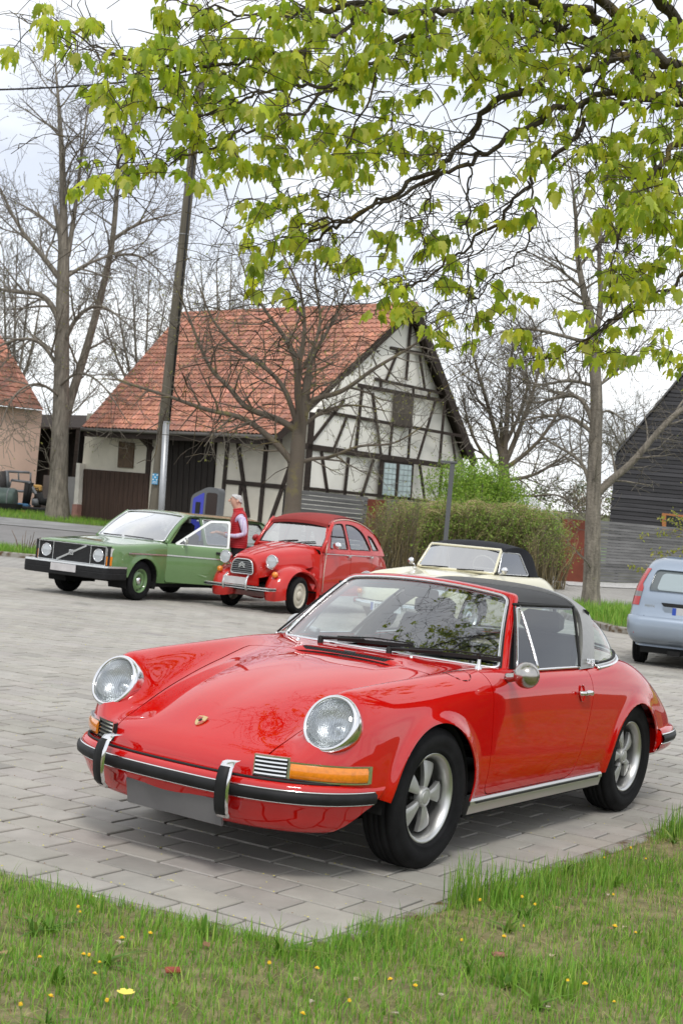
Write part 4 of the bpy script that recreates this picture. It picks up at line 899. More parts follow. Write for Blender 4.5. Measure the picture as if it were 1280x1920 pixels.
def grow(tb, p, d, L, r, lvl, S, tips):
    seg = max(3, int(L / S['seg'] / (1 + .0 * lvl))); st = L / seg; P = [p.copy()]; R = [r]; d = d.normalized()
    for i in range(seg):
        d = (d + rvec() * S['wig'] + Vector((0, 0, S['up'][min(lvl, len(S['up']) - 1)]))).normalized(); P.append(P[-1] + d * st); R.append(max(S['rmin'], r * (1 - .72 * (i + 1) / seg)))
    tb[0 if r > S['rsplit'] else 1].tube(P, R)
    if lvl >= S['lv']: tips.append((P[-1], d)); return
    nk = S['kids'][min(lvl, len(S['kids']) - 1)]; nk = max(1, int(nk * (L / S['L0'][min(lvl, len(S['L0']) - 1)]) + trnd.random()))
    spawn(tb, P, R, nk, lvl, S, tips)
    tips.append((P[-1], d))
def spawn(tb, P, R, nk, lvl, S, tips, t0=.2, lscale=1.0):
    m = len(P) - 1
    for k in range(nk):
        t = t0 + (1 - t0) * (k + trnd.random()) / nk; f = t * m; i = min(m - 1, int(f)); a = P[i].lerp(P[i + 1], f - i); ax = (P[i + 1] - P[i]).normalized()
        side = rvec(); side = (side - ax * side.dot(ax)).normalized(); sp = math.radians(trnd.gauss(S['spread'], 12)); d = ax * math.cos(sp) + side * math.sin(sp)
        Lc = S['len'][min(lvl + 1, len(S['len']) - 1)] * trnd.uniform(.55, 1.25) * (1 - .35 * t) * lscale; rr = max(S['rmin'], min(R[min(i, len(R) - 1)] * .62, S['rk'][min(lvl + 1, len(S['rk']) - 1)] * trnd.uniform(.7, 1.2)))
        grow(tb, a, d, Lc, rr, lvl + 1, S, tips)
M_bark = attr_tint(mat('grey_bark', (.195, .172, .140), .9, noise=dict(scale=4, amount=.5, detail=10, stretch=(3.5, 3.5, .6)), bump=(22, .9, .03)))
M_barkmoss = attr_tint(mat('mossy_bark', (.125, .102, .078), .9, noise=dict(scale=2.2, col2=(.21, .18, .06), lo=.54, hi=.72, detail=9), bump=(26, .8, .02)))
M_twig = attr_tint(mat('twig_brown', (.165, .145, .115), .85))
M_bud = attr_tint(mat('spring_bud', (1, 1, 1), .6, translucent=.4))
def buds(name, tips, parent, origin, n, size, tints, keep=1.0, seed=0):
    r = np.random.default_rng(seed); V = []; F = []; T = []
    for (p_, d) in tips:
        if r.random() > keep: continue
        for _ in range(n):
            c = np.array(p_ - origin) + r.normal(0, size * 1.1, 3); u = r.normal(0, 1, 3); u /= np.linalg.norm(u); w_ = np.cross(u, r.normal(0, 1, 3)); w_ /= np.linalg.norm(w_); s_ = size * r.uniform(.5, 1.2); o = len(V)
            V += [c - u * s_, c + w_ * s_ * .5, c + u * s_, c - w_ * s_ * .5]; F.append((o, o + 1, o + 2, o + 3)); T += [tints[r.integers(len(tints))]] * 4
    if V: return tag(mesh_obj(name, V, F, M_bud, parent, tint=T), kind='stuff')
BUDS = [(.30, .32, .06), (.24, .27, .06), (.36, .34, .08), (.20, .20, .07)]
def tree(label, base, limbs, S, Y, bark=None, budn=0, budsize=.03, budkeep=.5, seed=1, twig=None, name='bare_tree', kinds=None):
    """limbs: list of (pixel polyline or with depth offsets, r0, r1, children)"""
    trnd.seed(seed); b = Vector(base); t = thing(name, label, 'tree', b); tb = (TB(), TB()); tips = []
    for pts, r0, r1, nk in limbs:
        P = [at(p_[0], p_[1], Y + (p_[2] if len(p_) > 2 else 0)) for p_ in pts]
        P = smooth_path(P); R = list(np.linspace(r0, r1, len(P)))
        if pts is limbs[0][0]: R = [r * (1 + .35 * max(0, 1 - i / 3.0)) for i, r in enumerate(R)]; P[0].z = b.z - .1
        tb[0].tube(P, R)
        if nk: spawn(tb, P, R, nk, 0, S, tips, .12)
        tips.append((P[-1], P[-1] - P[-2])); grow(tb, P[-1], P[-1] - P[-2], S['len'][0] * .7, R[-1], 1, S, tips)
    tb[0].obj('trunk', bark or M_bark, t, b); cr = tag(tb[1].obj('crown', twig or M_twig, t, b), kind='stuff')
    if budn: buds('bud_leaves', tips, t, b, budn, budsize, BUDS, budkeep, seed)
    return t, tips
S_lime = dict(seg=.38, wig=.10, up=(.05, .05, .02, -.05), lv=3, kids=(9, 7, 5), L0=(3, 2.2, 1.1), len=(2.4, 2.5, 1.35, .75), rk=(.1, .045, .017, .009), rmin=.008, rsplit=.03, spread=48)
g1 = Vector(at(110, 975, 53)); g1.z = zgs(53) + .08
tree('big bare lime tree with thick trunk between the salmon house and the barn', g1,
 [([(108, 975), (112, 850), (116, 700), (118, 560), (120, 470)], .36, .21, 10), ([(120, 470), (119, 380), (116, 280), (110, 190), (104, 115)], .18, .025, 17), ([(128, 480), (140, 400), (150, 320), (160, 240), (172, 170)], .10, .02, 12),
  ([(112, 850, .1), (122, 790, .35), (140, 725, .6), (162, 655, .8), (188, 560, .8), (208, 470, .6), (218, 380, .5), (222, 300, .4)], .20, .07, 14), ([(222, 300, .4), (240, 260, .4), (262, 215, .4)], .07, .02, 5),
  ([(112, 600), (80, 555), (40, 548), (-10, 540)], .12, .05, 9), ([(110, 520), (80, 480), (40, 430), (-5, 340)], .11, .03, 10), ([(124, 520), (165, 495), (205, 480)], .08, .04, 6), ([(212, 450, .6), (250, 425, .6), (290, 410, .6), (330, 400, .5)], .08, .02, 7), ([(215, 480, .6), (260, 480, .6), (310, 520, .8)], .06, .02, 7),
  ([(118, 650), (150, 590, -.6), (190, 575, -1), (230, 600, -1.2)], .10, .03, 8), ([(110, 690), (70, 640, -.5), (20, 640, -1), (-20, 660, -1)], .08, .03, 8), ([(116, 720, -.3), (150, 700, -1), (190, 720, -1.5), (220, 760, -1.6)], .06, .02, 8), ([(108, 740, -.3), (70, 720, -1), (30, 740, -1.4), (5, 790, -1.5)], .055, .02, 8), ([(104, 430), (70, 400), (30, 380)], .06, .02, 6)],
 S_lime, 53, budn=2, budsize=.035, budkeep=.30, seed=3, name='lime_tree')
S_mid = dict(seg=.26, wig=.15, up=(.03, .04, .05), lv=3, kids=(6.5, 4.5, 3), L0=(2, 1.3, .7), len=(1.4, 1.45, .85, .45), rk=(.06, .028, .011, .0058), rmin=.0048, rsplit=.02, spread=52)
g3 = Vector(at(547, 985, 33)); g3.z = 0
tree('bare spreading tree with reddish scarred trunk behind the red economy car', g3,
 [([(546, 985), (550, 930), (556, 870), (562, 800), (566, 780)], .205, .155, 0), ([(548, 868), (530, 845), (498, 814), (451, 783), (400, 771), (330, 748), (250, 722)], .085, .03, 16), ([(554, 806), (513, 783), (462, 763), (431, 728), (400, 697), (372, 640), (345, 570)], .085, .022, 16),
  ([(564, 785), (558, 740), (556, 689), (537, 638), (498, 583), (462, 520)], .095, .022, 16), ([(567, 780), (572, 730), (580, 689), (595, 654), (619, 611), (652, 545)], .085, .02, 15), ([(567, 785), (587, 751), (634, 736), (693, 697), (751, 662), (835, 605)], .075, .018, 16), ([(562, 868), (590, 860), (619, 857), (673, 837), (732, 832), (790, 800)], .05, .014, 13),
  ([(557, 798), (529, 724), (490, 685), (451, 658), (400, 600), (375, 540)], .07, .018, 14), ([(566, 790, -.3), (560, 700, -.8), (570, 620, -1), (560, 540, -1.1), (520, 460, -1.1)], .07, .018, 14), ([(566, 800, .4), (610, 770, .9), (660, 760, 1.2), (720, 770, 1.4)], .05, .014, 10), ([(570, 690, .2), (600, 600, .5), (590, 520, .6), (600, 450, .7)], .05, .014, 10)],
 S_mid, 33, bark=M_barkmoss, budn=3, budsize=.026, budkeep=.6, seed=7)
S_r = dict(S_mid, kids=(6.5, 4.5, 3), wig=.17, up=(.03, .03, .04))
g4 = Vector(at(1106, 1157, 31.2)); g4.z = .10
tree('tall bare tree with straight grey trunk on the grass island at right', g4,
 [([(1105, 1157), (1109, 1060), (1111, 960), (1114, 860), (1117, 740), (1110, 640)], .205, .12, 8), ([(1110, 640), (1096, 560), (1082, 480), (1078, 400), (1070, 330)], .10, .02, 15), ([(1112, 640), (1125, 560), (1122, 470), (1140, 380)], .08, .02, 13),
  ([(1119, 926), (1145, 900), (1175, 875), (1212, 834), (1261, 781), (1320, 740)], .095, .05, 11), ([(1106, 916), (1085, 864), (1032, 830), (995, 800)], .05, .016, 11), ([(1108, 810), (1062, 781), (995, 785), (950, 800)], .05, .014, 11), ([(1108, 787), (1085, 747), (1047, 744), (1002, 755), (960, 740)], .06, .014, 12), ([(1112, 724), (1062, 714), (1010, 721), (960, 700)], .045, .014, 11),
  ([(1108, 645), (1044, 627), (969, 616), (925, 628)], .05, .014, 12), ([(1118, 787), (1137, 770), (1165, 785), (1194, 800)], .03, .012, 8), ([(1116, 726), (1149, 702), (1180, 668), (1210, 640)], .035, .012, 9), ([(1116, 630), (1175, 582), (1240, 535)], .05, .014, 11), ([(1090, 540), (1040, 500), (985, 470)], .04, .012, 10), ([(1085, 500), (1140, 440), (1190, 400)], .04, .012, 10)],
 S_r, 31.2, bark=M_bark, budn=2, budsize=.022, budkeep=.10, seed=12)
S_far = dict(seg=.5, wig=.13, up=(.07, .05, .03), lv=3, kids=(8, 6, 4), L0=(3, 2, 1), len=(2.2, 2.2, 1.2, .7), rk=(.07, .04, .018, .011), rmin=.010, rsplit=.04, spread=42)
g5 = Vector(at(945, 945, 60)); g5.z = zgs(60)
tree('dense rounded bare tree standing behind the bush right of the barn', g5,
 [([(945, 950), (945, 900), (942, 860)], .30, .2, 0), ([(942, 870), (925, 800), (905, 730), (890, 680)], .13, .04, 15), ([(944, 860), (950, 780), (955, 700), (960, 650)], .14, .04, 16), ([(946, 870), (975, 800), (1000, 730), (1015, 670)], .13, .04, 16), ([(944, 880), (985, 850), (1030, 800), (1060, 740)], .11, .03, 14), ([(940, 880), (905, 850), (880, 800), (868, 750)], .10, .03, 13), ([(946, 900), (1000, 890), (1050, 860), (1080, 840)], .09, .03, 11), ([(943, 840), (985, 740), (985, 680)], .09, .03, 12), ([(948, 925, -1), (1000, 930, -2), (1050, 930, -2.5), (1085, 960, -3)], .06, .02, 10)],
 S_far, 60, bark=M_barkmoss, budn=2, budsize=.03, budkeep=.25, seed=21)
for i, (bx, by, Y, w_, top, lab) in enumerate(((20, 950, 74, 60, 470, 'thin bare tree behind the salmon house roof'), (265, 900, 76, 75, 520, 'thin bare tree behind the barn ridge left of the pole'), (420, 900, 78, 70, 480, 'thin bare tree behind the barn roof right of the pole'), (1180, 960, 95, 60, 760, 'distant low bare tree between the right trunk and the dark house'))):
    g = Vector(at(bx, by, Y)); g.z = zgs(Y); lim = [([(bx, by), (bx + 3, (by + top) / 2 + 60), (bx + 5, (by + top) / 2)], .22, .14, 0)]
    for k in range(6):
        a = (k - 2.5) / 2.5; lim.append(([(bx + 3, (by + top) / 2 + 60 - k * 5), (bx + a * w_ * .5, (by + top) / 2 - 20, a), (bx + a * w_, top + abs(a) * 70, 2 * a)], .10, .03, 12))
    tree(lab, g, lim, S_far, Y, seed=40 + i, budn=1, budsize=.03, budkeep=.2)
# =================================================================== shrubs and hedge
def leaf_cloud(n, fn, size, tints, seed):
    r = np.random.default_rng(seed); c = fn(r, n); n = len(c); u = r.normal(0, 1, (n, 3)); u /= np.linalg.norm(u, axis=1)[:, None]; w_ = np.cross(u, r.normal(0, 1, (n, 3))); w_ /= np.linalg.norm(w_, axis=1)[:, None]; s_ = size * r.uniform(.6, 1.3, (n, 1))
    V = np.stack([c - u * s_, c + w_ * s_ * .45, c + u * s_, c - w_ * s_ * .45], 1).reshape(-1, 3); F = np.arange(n * 4).reshape(-1, 4); T = np.repeat(np.array(tints)[r.integers(0, len(tints), n)] * r.uniform(.7, 1.25, (n, 1)), 4, 0); return V, F, T
# bright green bush behind the hedge
bc = Vector(at(905, 940, 48.0)); bc.z = zgs(48); t = thing('green_bush', 'bright green leafy bush behind the hedge below the barn gable', 'bush', bc); tb = TB(); trnd.seed(5); tp_ = []
tops = []
for k in range(70):
    a = trnd.uniform(0, 6.28); rr = trnd.uniform(.1, 2.0) ; tx = math.cos(a) * rr; ty = math.sin(a) * rr * .8; tz = (3.55 - .32 * (tx + .5) ** 2 - .25 * ty * ty) * trnd.uniform(.75, 1.05); P = smooth_path([Vector((tx * .15, ty * .15, 0)), Vector((tx * .6, ty * .6, tz * .5)), Vector((tx, ty, tz))], 8); tb.tube([p_ + bc for p_ in P], list(np.linspace(.03, .008, 8))); tops += [P[i] for i in (3, 4, 5, 6, 7)]
tb.obj('stems', M_twig, t, bc)
ct = np.array([tuple(p_) for p_ in tops])
V, F, T = leaf_cloud(42000, lambda r, n: ct[r.integers(0, len(ct), n)] + r.normal(0, .20, (n, 3)) * [1, 1, .9], .045, [(.24, .40, .04), (.30, .46, .055), (.18, .32, .04), (.36, .48, .08)], 6)
tag(mesh_obj('foliage', V, F, M_bud, t, tint=T), kind='stuff')
# long hedge of brown twigs with sparse spring leaves
def hedge_piece(label, x0, x1, Y0, Y1, hpx, n, leafn, seed, depth=1.2, straw=True):
    """between image columns x0..x1 at depth Y0..Y1; hpx(x)-> image row of its top"""
    trnd.seed(seed); a = at(x0, 1050, Y0); b = at(x1, 1050, Y1); mid = (a + b) / 2; mid.z = zgs((Y0 + Y1) / 2); t = thing('hedge', label, 'hedge', mid); tb = TB(); top = []; r = np.random.default_rng(seed)
    for k in range(n):
        u = trnd.random(); X = x0 + (x1 - x0) * u; Y = Y0 + (Y1 - Y0) * u; dy = trnd.uniform(-depth / 2, depth / 2); g = at(X, 1050, Y + dy); z0 = zgs(Y); ht = at(X, hpx(X), Y).z - z0; ht *= trnd.uniform(.72, 1.02); g.z = z0
        ln = Vector((trnd.gauss(0, .16), trnd.gauss(0, .16), 0)); P = [g, g + ln * .4 + Vector((0, 0, ht * .35)), g + ln + Vector((trnd.gauss(0, .05), trnd.gauss(0, .05), ht * .72)), g + ln * 1.5 + Vector((trnd.gauss(0, .12), trnd.gauss(0, .12), ht))]
        c_ = trnd.choice([(1.1, 1.05, .75), (1.5, 1.4, .9), (.9, .85, .7), (1.9, 1.75, 1.1)]); tb.tube(P, [.011, .010, .0075, .005], c_)
        for _ in range(3):
            i = trnd.choice((1, 2)); q0 = P[i].lerp(P[i + 1], trnd.random()); e = q0 + Vector((trnd.gauss(0, .18), trnd.gauss(0, .18), trnd.uniform(.05, .35))); tb.tube([q0, q0.lerp(e, .5) + Vector((0, 0, .03)), e], [.006, .005, .004], c_); top.append(e)
        top += [P[2], P[3]]
    if straw:
        for k in range(n // 2):
            u = trnd.random(); X = x0 + (x1 - x0) * u; Y = Y0 + (Y1 - Y0) * u; c = at(X, hpx(X) + trnd.uniform(-2, 22), Y + trnd.uniform(-depth / 2, depth / 2)); d = Vector((trnd.gauss(0, .3), trnd.gauss(0, .2), trnd.gauss(0, .05))); tb.tube([c - d, c + Vector((0, 0, trnd.uniform(0, .12))), c + d + Vector((0, 0, -.1))], [.006, .006, .004], (3.0, 2.7, 1.8))
    tag(tb.obj('twigs', M_twig, t, mid), kind='stuff')
    ct = np.array([tuple(p_ - mid) for p_ in top]); V, F, T = leaf_cloud(leafn, lambda r, n: ct[r.integers(0, len(ct), n)] + r.normal(0, .06, (n, 3)), .035, [(.24, .38, .06), (.30, .43, .08), (.18, .29, .05), (.38, .41, .12)], seed); tag(mesh_obj('leaves', V, F, M_bud, t, tint=T), kind='stuff'); return t
hedge_piece('long trimmed hedge of tawny twigs and young leaves behind the cream convertible', 745, 1036, 41.2, 42.6, lambda x: 946 + 24 * max(0, (x - 900) / 150) ** 2 + 5 * math.sin(x * .09), 900, 34000, 61, 1.6)
hedge_piece('loose shrub of bare upright twigs beside the rear of the red economy car', 690, 775, 38.5, 39.5, lambda x: 945 + 18 * math.sin(x * .21), 230, 1300, 62, 1.2, False)
hedge_piece('thin leafy shoots at the right end of the hedge before the rust-red panel', 1000, 1062, 40.5, 41.5, lambda x: 985 + 22 * math.sin(x * .3) + (x - 1000) * .35, 90, 900, 63, .8, False)
# leafy sapling branch above the silver hatchback
sb = Vector(at(1330, 1060, 27)); sb.z = 0; t = thing('young_shrub', 'young shrub with yellow-green leaves reaching in above the silver hatchback', 'shrub', sb); tb = TB(); tips = []; trnd.seed(9)
for pts in ([(1330, 1150), (1325, 1050), (1290, 1010), (1240, 1000), (1200, 1008)], [(1325, 1060), (1290, 1060), (1250, 1062), (1215, 1070), (1180, 1062)], [(1325, 1040), (1290, 990), (1260, 960)], [(1328, 1060), (1300, 1030), (1262, 1035), (1225, 1040)], [(1330, 1000), (1300, 940), (1285, 900)], [(1330, 1020), (1300, 1005), (1270, 985), (1230, 970)]):
    P = smooth_path([at(a, b, 27 + trnd.uniform(-.3, .3)) for a, b in pts]); tb.tube(P, list(np.linspace(.02, .005, len(P)))); tips += [(p_, Vector((0, 0, 1))) for p_ in P[6:]]
tb.obj('stems', M_twig, t, sb); buds('leaves', tips, t, sb, 7, .040, [(.34, .36, .05), (.28, .32, .05), (.40, .38, .08)], .8, 5)
# yellow-green spray at far left
# =================================================================== foreground maple
def maple_leaf():
    o = [(0, 0), (.16, -.08), (.34, -.03), (.30, .08), (.50, .26), (.36, .30), (.40, .52), (.24, .50), (.16, .60), (.17, .78), (0, 1.0)]
    pts = o + [(-x, y) for x, y in o[-2:0:-1]]; V = [(0, .30, .02)] + [(x, y, -.22 * abs(x) - .28 * max(0, y - .25) ** 2 - .10 * abs(x) * y) for x, y in pts]; n = len(pts); F = [(0, 1 + i, 1 + (i + 1) % n) for i in range(n)]; return np.array(V), F
LV, LF = maple_leaf()
mrnd = np.random.default_rng(77); trnd.seed(77)
mb0 = Vector((3.35, 7.9, 0)); maple = thing('maple_tree', 'large maple with fresh yellow-green leaves overhanging from the right', 'tree', mb0); tb = TB()
def mlimb(pts, r0, r1, n=None): P = smooth_path([at(a, b, Y) for a, b, Y in pts], n); return P, list(np.linspace(r0, r1, len(P)))
mtrunk = smooth_path([mb0 + Vector((0, 0, -.1)), mb0 + Vector((.02, -.02, 1.2)), mb0 + Vector((-.05, 0, 2.4)), mb0 + Vector((-.12, -.02, 3.3))], 14); tb.tube(mtrunk, list(np.linspace(.27, .19, 14)))
top = mtrunk[-1]; nodes = []
LIMBS = [([(1430, 330, 7.8), (1330, 180, 7.7), (1240, 110, 7.6), (1160, 50, 7.5), (1060, 20, 7.4), (950, -20, 7.3)], .072, .04), ([(1400, 260, 7.9), (1300, 190, 7.7), (1180, 115, 7.6), (1090, 70, 7.5), (1010, 45, 7.4), (900, 20, 7.3), (780, 25, 7.2), (660, 10, 7.1), (560, 25, 7.0)], .062, .018),
 ([(1230, 100, 7.6), (1150, 110, 7.5), (1040, 145, 7.4), (920, 200, 7.3), (860, 280, 7.3), (780, 335, 7.3), (715, 375, 7.3), (640, 420, 7.3), (560, 470, 7.4)], .042, .010), ([(1240, 180, 7.4), (1170, 175, 7.3), (1090, 192, 7.3), (1010, 225, 7.2), (940, 265, 7.2), (880, 305, 7.1), (790, 345, 7.1), (675, 400, 7.0), (600, 415, 7.0)], .036, .009),
 ([(1300, 190, 7.9), (1200, 190, 8.0), (1125, 200, 8.0), (1075, 260, 8.0), (1015, 305, 8.1), (990, 340, 8.1), (920, 425, 8.2), (860, 475, 8.2), (790, 525, 8.2), (735, 550, 8.2)], .034, .007), ([(700, 15, 7.1), (620, 70, 7.0), (515, 100, 6.9), (425, 120, 6.8), (350, 130, 6.8), (260, 115, 6.7), (165, 80, 6.7), (95, 32, 6.7)], .026, .005),
 ([(820, 30, 7.2), (700, 110, 7.0), (600, 160, 6.9), (520, 165, 6.9), (450, 190, 6.8), (365, 215, 6.8), (290, 205, 6.7)], .026, .006), ([(640, 150, 6.9), (560, 210, 6.8), (470, 240, 6.7), (400, 275, 6.7), (330, 300, 6.7), (265, 320, 6.7)], .018, .005), ([(1280, 260, 7.0), (1220, 330, 6.9), (1180, 400, 6.9), (1150, 470, 6.9)], .03, .008), ([(1330, 420, 8.2), (1280, 520, 8.2), (1200, 570, 8.2), (1120, 620, 8.2), (1060, 660, 8.2)], .03, .007), ([(990, 340, 8.1), (1000, 400, 8.0), (985, 460, 8.0), (930, 520, 8.0), (880, 570, 8.0), (850, 600, 8.0)], .014, .005), ([(880, 300, 7.2), (878, 380, 7.2), (882, 460, 7.3), (880, 540, 7.3), (900, 620, 7.3)], .012, .004),
 ([(560, 25, 7.0), (470, 30, 6.9), (390, 15, 6.8), (320, 5, 6.8)], .018, .005), ([(1200, 80, 7.6), (1050, -60, 7.2), (850, -120, 6.8), (600, -160, 6.4), (400, -180, 6.2)], .06, .012), ([(1280, 60, 7.4), (1150, -120, 6.6), (950, -300, 5.8), (700, -400, 5.3)], .06, .012), ([(800, 340, 7.3), (800, 420, 7.3), (790, 500, 7.3)], .010, .004), ([(640, 420, 7.3), (560, 430, 7.3), (500, 470, 7.3), (470, 490, 7.3)], .010, .004)]
for pts, r0, r1 in LIMBS:
    P, R = mlimb(pts, r0 * .56, r1 * .7, len(pts) * 7)
    w1, w2 = mrnd.uniform(0, 6, 2); P = [p_ + Vector((.012 * math.sin(i * .9 + w1) + mrnd.normal(0, .006), .012 * math.sin(i * .6 + w2), .013 * math.sin(i * .75 + w2) + mrnd.normal(0, .007))) for i, p_ in enumerate(P)]
    tb.tube(P, [r * mrnd.uniform(.9, 1.12) for r in R]); nodes += [(p_, r) for p_, r in zip(P, R)]
# secondary branches sweeping left and down from the limbs
for k in range(260):
    p0, r0 = nodes[mrnd.integers(0, len(nodes))]; L = mrnd.uniform(.25, .95); d = Vector((-mrnd.uniform(.2, 1), mrnd.normal(0, .45), mrnd.normal(-.18, .5))).normalized(); P = [p0]; n_ = int(L / .055) + 3
    for i in range(n_): d = (d + Vector((mrnd.normal(0, .16), mrnd.normal(0, .13), mrnd.normal(-.015, .16)))).normalized(); P.append(P[-1] + d * L / n_)
    R = list(np.linspace(min(r0 * .6, .004 + .006 * L), .002, len(P))); tb.tube(P, R); nodes += [(p_, r) for p_, r in zip(P, R)]
    for i in range(3, len(P), 3):
        e = P[i] + Vector((mrnd.normal(-.05, .08), mrnd.normal(0, .07), mrnd.normal(-.03, .08))); tb.tube([P[i], P[i].lerp(e, .5) + Vector((0, 0, .012)), e], [.0028, .0022, .0016])
for k, d in ((0, LIMBS[0]), (1, LIMBS[1]), (2, LIMBS[9]), (3, LIMBS[4]), (4, LIMBS[8])):
    e = at(*d[0][0]); tb.tube(smooth_path([top + Vector((0, 0, -.5 + .1 * k)), top.lerp(e, .55) + Vector((0, 0, .12)), e], 9), list(np.linspace(.085, d[1], 9)))
for d in (Vector((.6, .8, 2.4)), Vector((1.2, -.5, 2.2)), Vector((.9, -1.2, 2.3))): P = smooth_path([top, top + d * .5 + Vector((0, 0, .1)), top + d], 8); tb.tube(P, list(np.linspace(.11, .04, 8))); nodes += [(p_, .05) for p_ in P]
# attractor points: where the foliage hangs
REG = [(60, 5, 200, 90, 9, 6.7), (160, 60, 330, 345, 40, 6.7), (330, 90, 430, 350, 32, 6.75), (300, 0, 520, 100, 26, 6.8), (420, 60, 560, 320, 42, 6.8), (520, 0, 720, 320, 58, 6.95), (700, 0, 1000, 110, 60, 7.0), (640, 100, 820, 300, 28, 7.1), (860, 0, 1280, 180, 84, 7.2), (1020, 160, 1290, 330, 50, 7.1), (1100, 320, 1290, 430, 32, 7.0), (1140, 430, 1290, 560, 22, 7.3), (880, 190, 1060, 400, 9, 7.3), (700, 320, 1000, 470, 10, 7.4), (450, 340, 620, 480, 13, 7.3), (465, 440, 570, 560, 10, 7.3), (590, 420, 760, 590, 16, 7.3), (700, 470, 860, 590, 12, 8.1), (820, 520, 1010, 640, 16, 8.0), (1000, 570, 1290, 690, 26, 8.2),
       (250, -260, 1300, 0, 80, 6.8), (400, -700, 1500, -250, 70, 5.6), (1290, -200, 1700, 700, 60, 7.2)]
att = []
for x0, y0, x1, y1, n, Y in REG:
    for k in range(n): att.append(at(mrnd.uniform(x0, x1), mrnd.uniform(y0, y1), Y + mrnd.normal(0, .28)))
for k in range(110): att.append(Vector((mrnd.uniform(1.2, 6.5), mrnd.uniform(3.5, 11), mrnd.uniform(4.6, 7.2))))
NP = [tuple(n[0]) for n in nodes]; NR = [n[1] for n in nodes]; arr = np.array(NP); att.sort(key=lambda p_: np.min(np.sum((arr - np.array(p_)) ** 2, 1)))
cap_ = 60000; buf = np.zeros((cap_, 3)); rb2 = np.zeros(cap_); cnt = len(NP); buf[:cnt] = arr; rb2[:cnt] = NR; leaves = []
for p_ in att:
    a = np.array(p_); d2 = np.sum((buf[:cnt] - a) ** 2, 1) ; i = int(np.argmin(d2)); q0 = Vector(buf[i]); L = (p_ - q0).length
    if L < .03: q0 = q0 + Vector((.05, 0, .05)); L = .07
    bow = Vector((mrnd.normal(0, .10), mrnd.normal(0, .10), mrnd.normal(.06, .08))) * L; P = [Vector(v) for v in curve([tuple(q0), tuple(q0.lerp(p_, .35) + bow), tuple(q0.lerp(p_, .7) + bow * .8 + Vector((mrnd.normal(0, .04), mrnd.normal(0, .04), mrnd.normal(0, .04))) * L), tuple(p_)], max(5, int(L / .06)))]
    r0 = min(rb2[i] * .7, .004 + .006 * L); R = list(np.linspace(r0, .0022, len(P))); tb.tube(P, R)
    k = min(len(P), cap_ - cnt); buf[cnt:cnt + k] = np.array([tuple(v) for v in P[:k]]); rb2[cnt:cnt + k] = R[:k]; cnt += k
    leaves.append((p_, (P[-1] - P[-2]).normalized()))
    for f in (.45, .7, .85):
        if mrnd.random() < .55 and L > .15:
            c = P[int(f * (len(P) - 1))]; e = c + Vector((mrnd.normal(0, .09), mrnd.normal(0, .09), mrnd.normal(-.02, .07))); tb.tube([c, c.lerp(e, .5) + Vector((0, 0, .012)), e], [.0032, .0026, .002])
            if mrnd.random() < .6: leaves.append((e, (e - c).normalized()))
# bare fine twigs
for k in range(1300):
    i = mrnd.integers(0, cnt); c = Vector(buf[i]); e = c + Vector((mrnd.normal(0, .12), mrnd.normal(0, .12), mrnd.normal(-.05, .10))); tb.tube([c, c.lerp(e, .5) + Vector((mrnd.normal(0, .02), 0, .01)), e], [.0035, .0026, .0018])
M_mbark = attr_tint(mat('maple_bark', (.075, .062, .048), .9, noise=dict(scale=7, col2=(.21, .155, .035), lo=.54, hi=.70, detail=9), bump=(18, 1.0, .05)))
tb.obj('trunk', M_mbark, maple, mb0)
M_leaf = attr_tint(mat('maple_leaf', (1, 1, 1), .45, translucent=.64, noise=None))
LT = np.array([(.48, .57, .04), (.54, .61, .06), (.42, .53, .04), (.62, .64, .14), (.54, .57, .04), (.30, .42, .04), (.46, .56, .10), (.24, .34, .03)])
alll = []
for c, d in leaves:
    nl = mrnd.integers(6, 11) if c.y < 9.5 else 5
    for k in range(nl):
        a = 6.283 * k / nl + mrnd.uniform(-.5, .5); out_ = Vector((math.cos(a), math.sin(a), mrnd.uniform(-.9, .25))).normalized(); pl_ = mrnd.uniform(.02, .055); b = c + out_ * pl_ + Vector((0, 0, -.004)); s_ = mrnd.uniform(.032, .082)
        ydir = (out_ * .55 + Vector((0, 0, -mrnd.uniform(.45, 1.3))) + Vector(mrnd.normal(0, .2, 3))).normalized(); zdir = (out_ + Vector((0, 0, .5)) + Vector(mrnd.normal(0, .35, 3))); zdir = (zdir - ydir * zdir.dot(ydir)).normalized(); xdir = ydir.cross(zdir)
        Mx = np.array([tuple(xdir), tuple(ydir), tuple(zdir)]).T * s_; V = (LV * [mrnd.uniform(.6, 1.05), mrnd.uniform(.85, 1.15), mrnd.uniform(.3, 2.6)]) @ Mx.T + np.array(b); alll.append((s_ / b.y if (b.y > 3 and b.z < 4.6) else 0, V, np.minimum(.9, LT[mrnd.integers(len(LT))] * mrnd.uniform(.85, 1.4))))
alll.sort(key=lambda a: -a[0])
VV = np.concatenate([a[1] for a in alll[300:]]) - np.array(mb0); n0 = len(LV); FFm = np.concatenate([np.array(LF) + i * n0 for i in range(len(alll) - 300)]); TTm = np.repeat(np.array([a[2] for a in alll[300:]]), n0, 0)
crown = mesh_obj('crown', VV, FFm, M_leaf, maple, True, tint=TTm); tag(crown, kind='stuff')
for a in alll[:300]: mesh_obj('leaf', a[1] - np.array(mb0), LF, M_leaf, crown, True, tint=[a[2]] * n0)
# greenish blossom tassels
V, F, T = leaf_cloud(2600, lambda r, n: np.array([tuple(leaves[i][0] - mb0) for i in r.integers(0, len(leaves), 160)])[r.integers(0, 160, n)] + r.normal(0, .028, (n, 3)) - [0, 0, .01], .0075, [(.42, .46, .08), (.48, .48, .12)], 3); tag(mesh_obj('blossom', V, F, M_bud, maple, tint=T), kind='stuff')
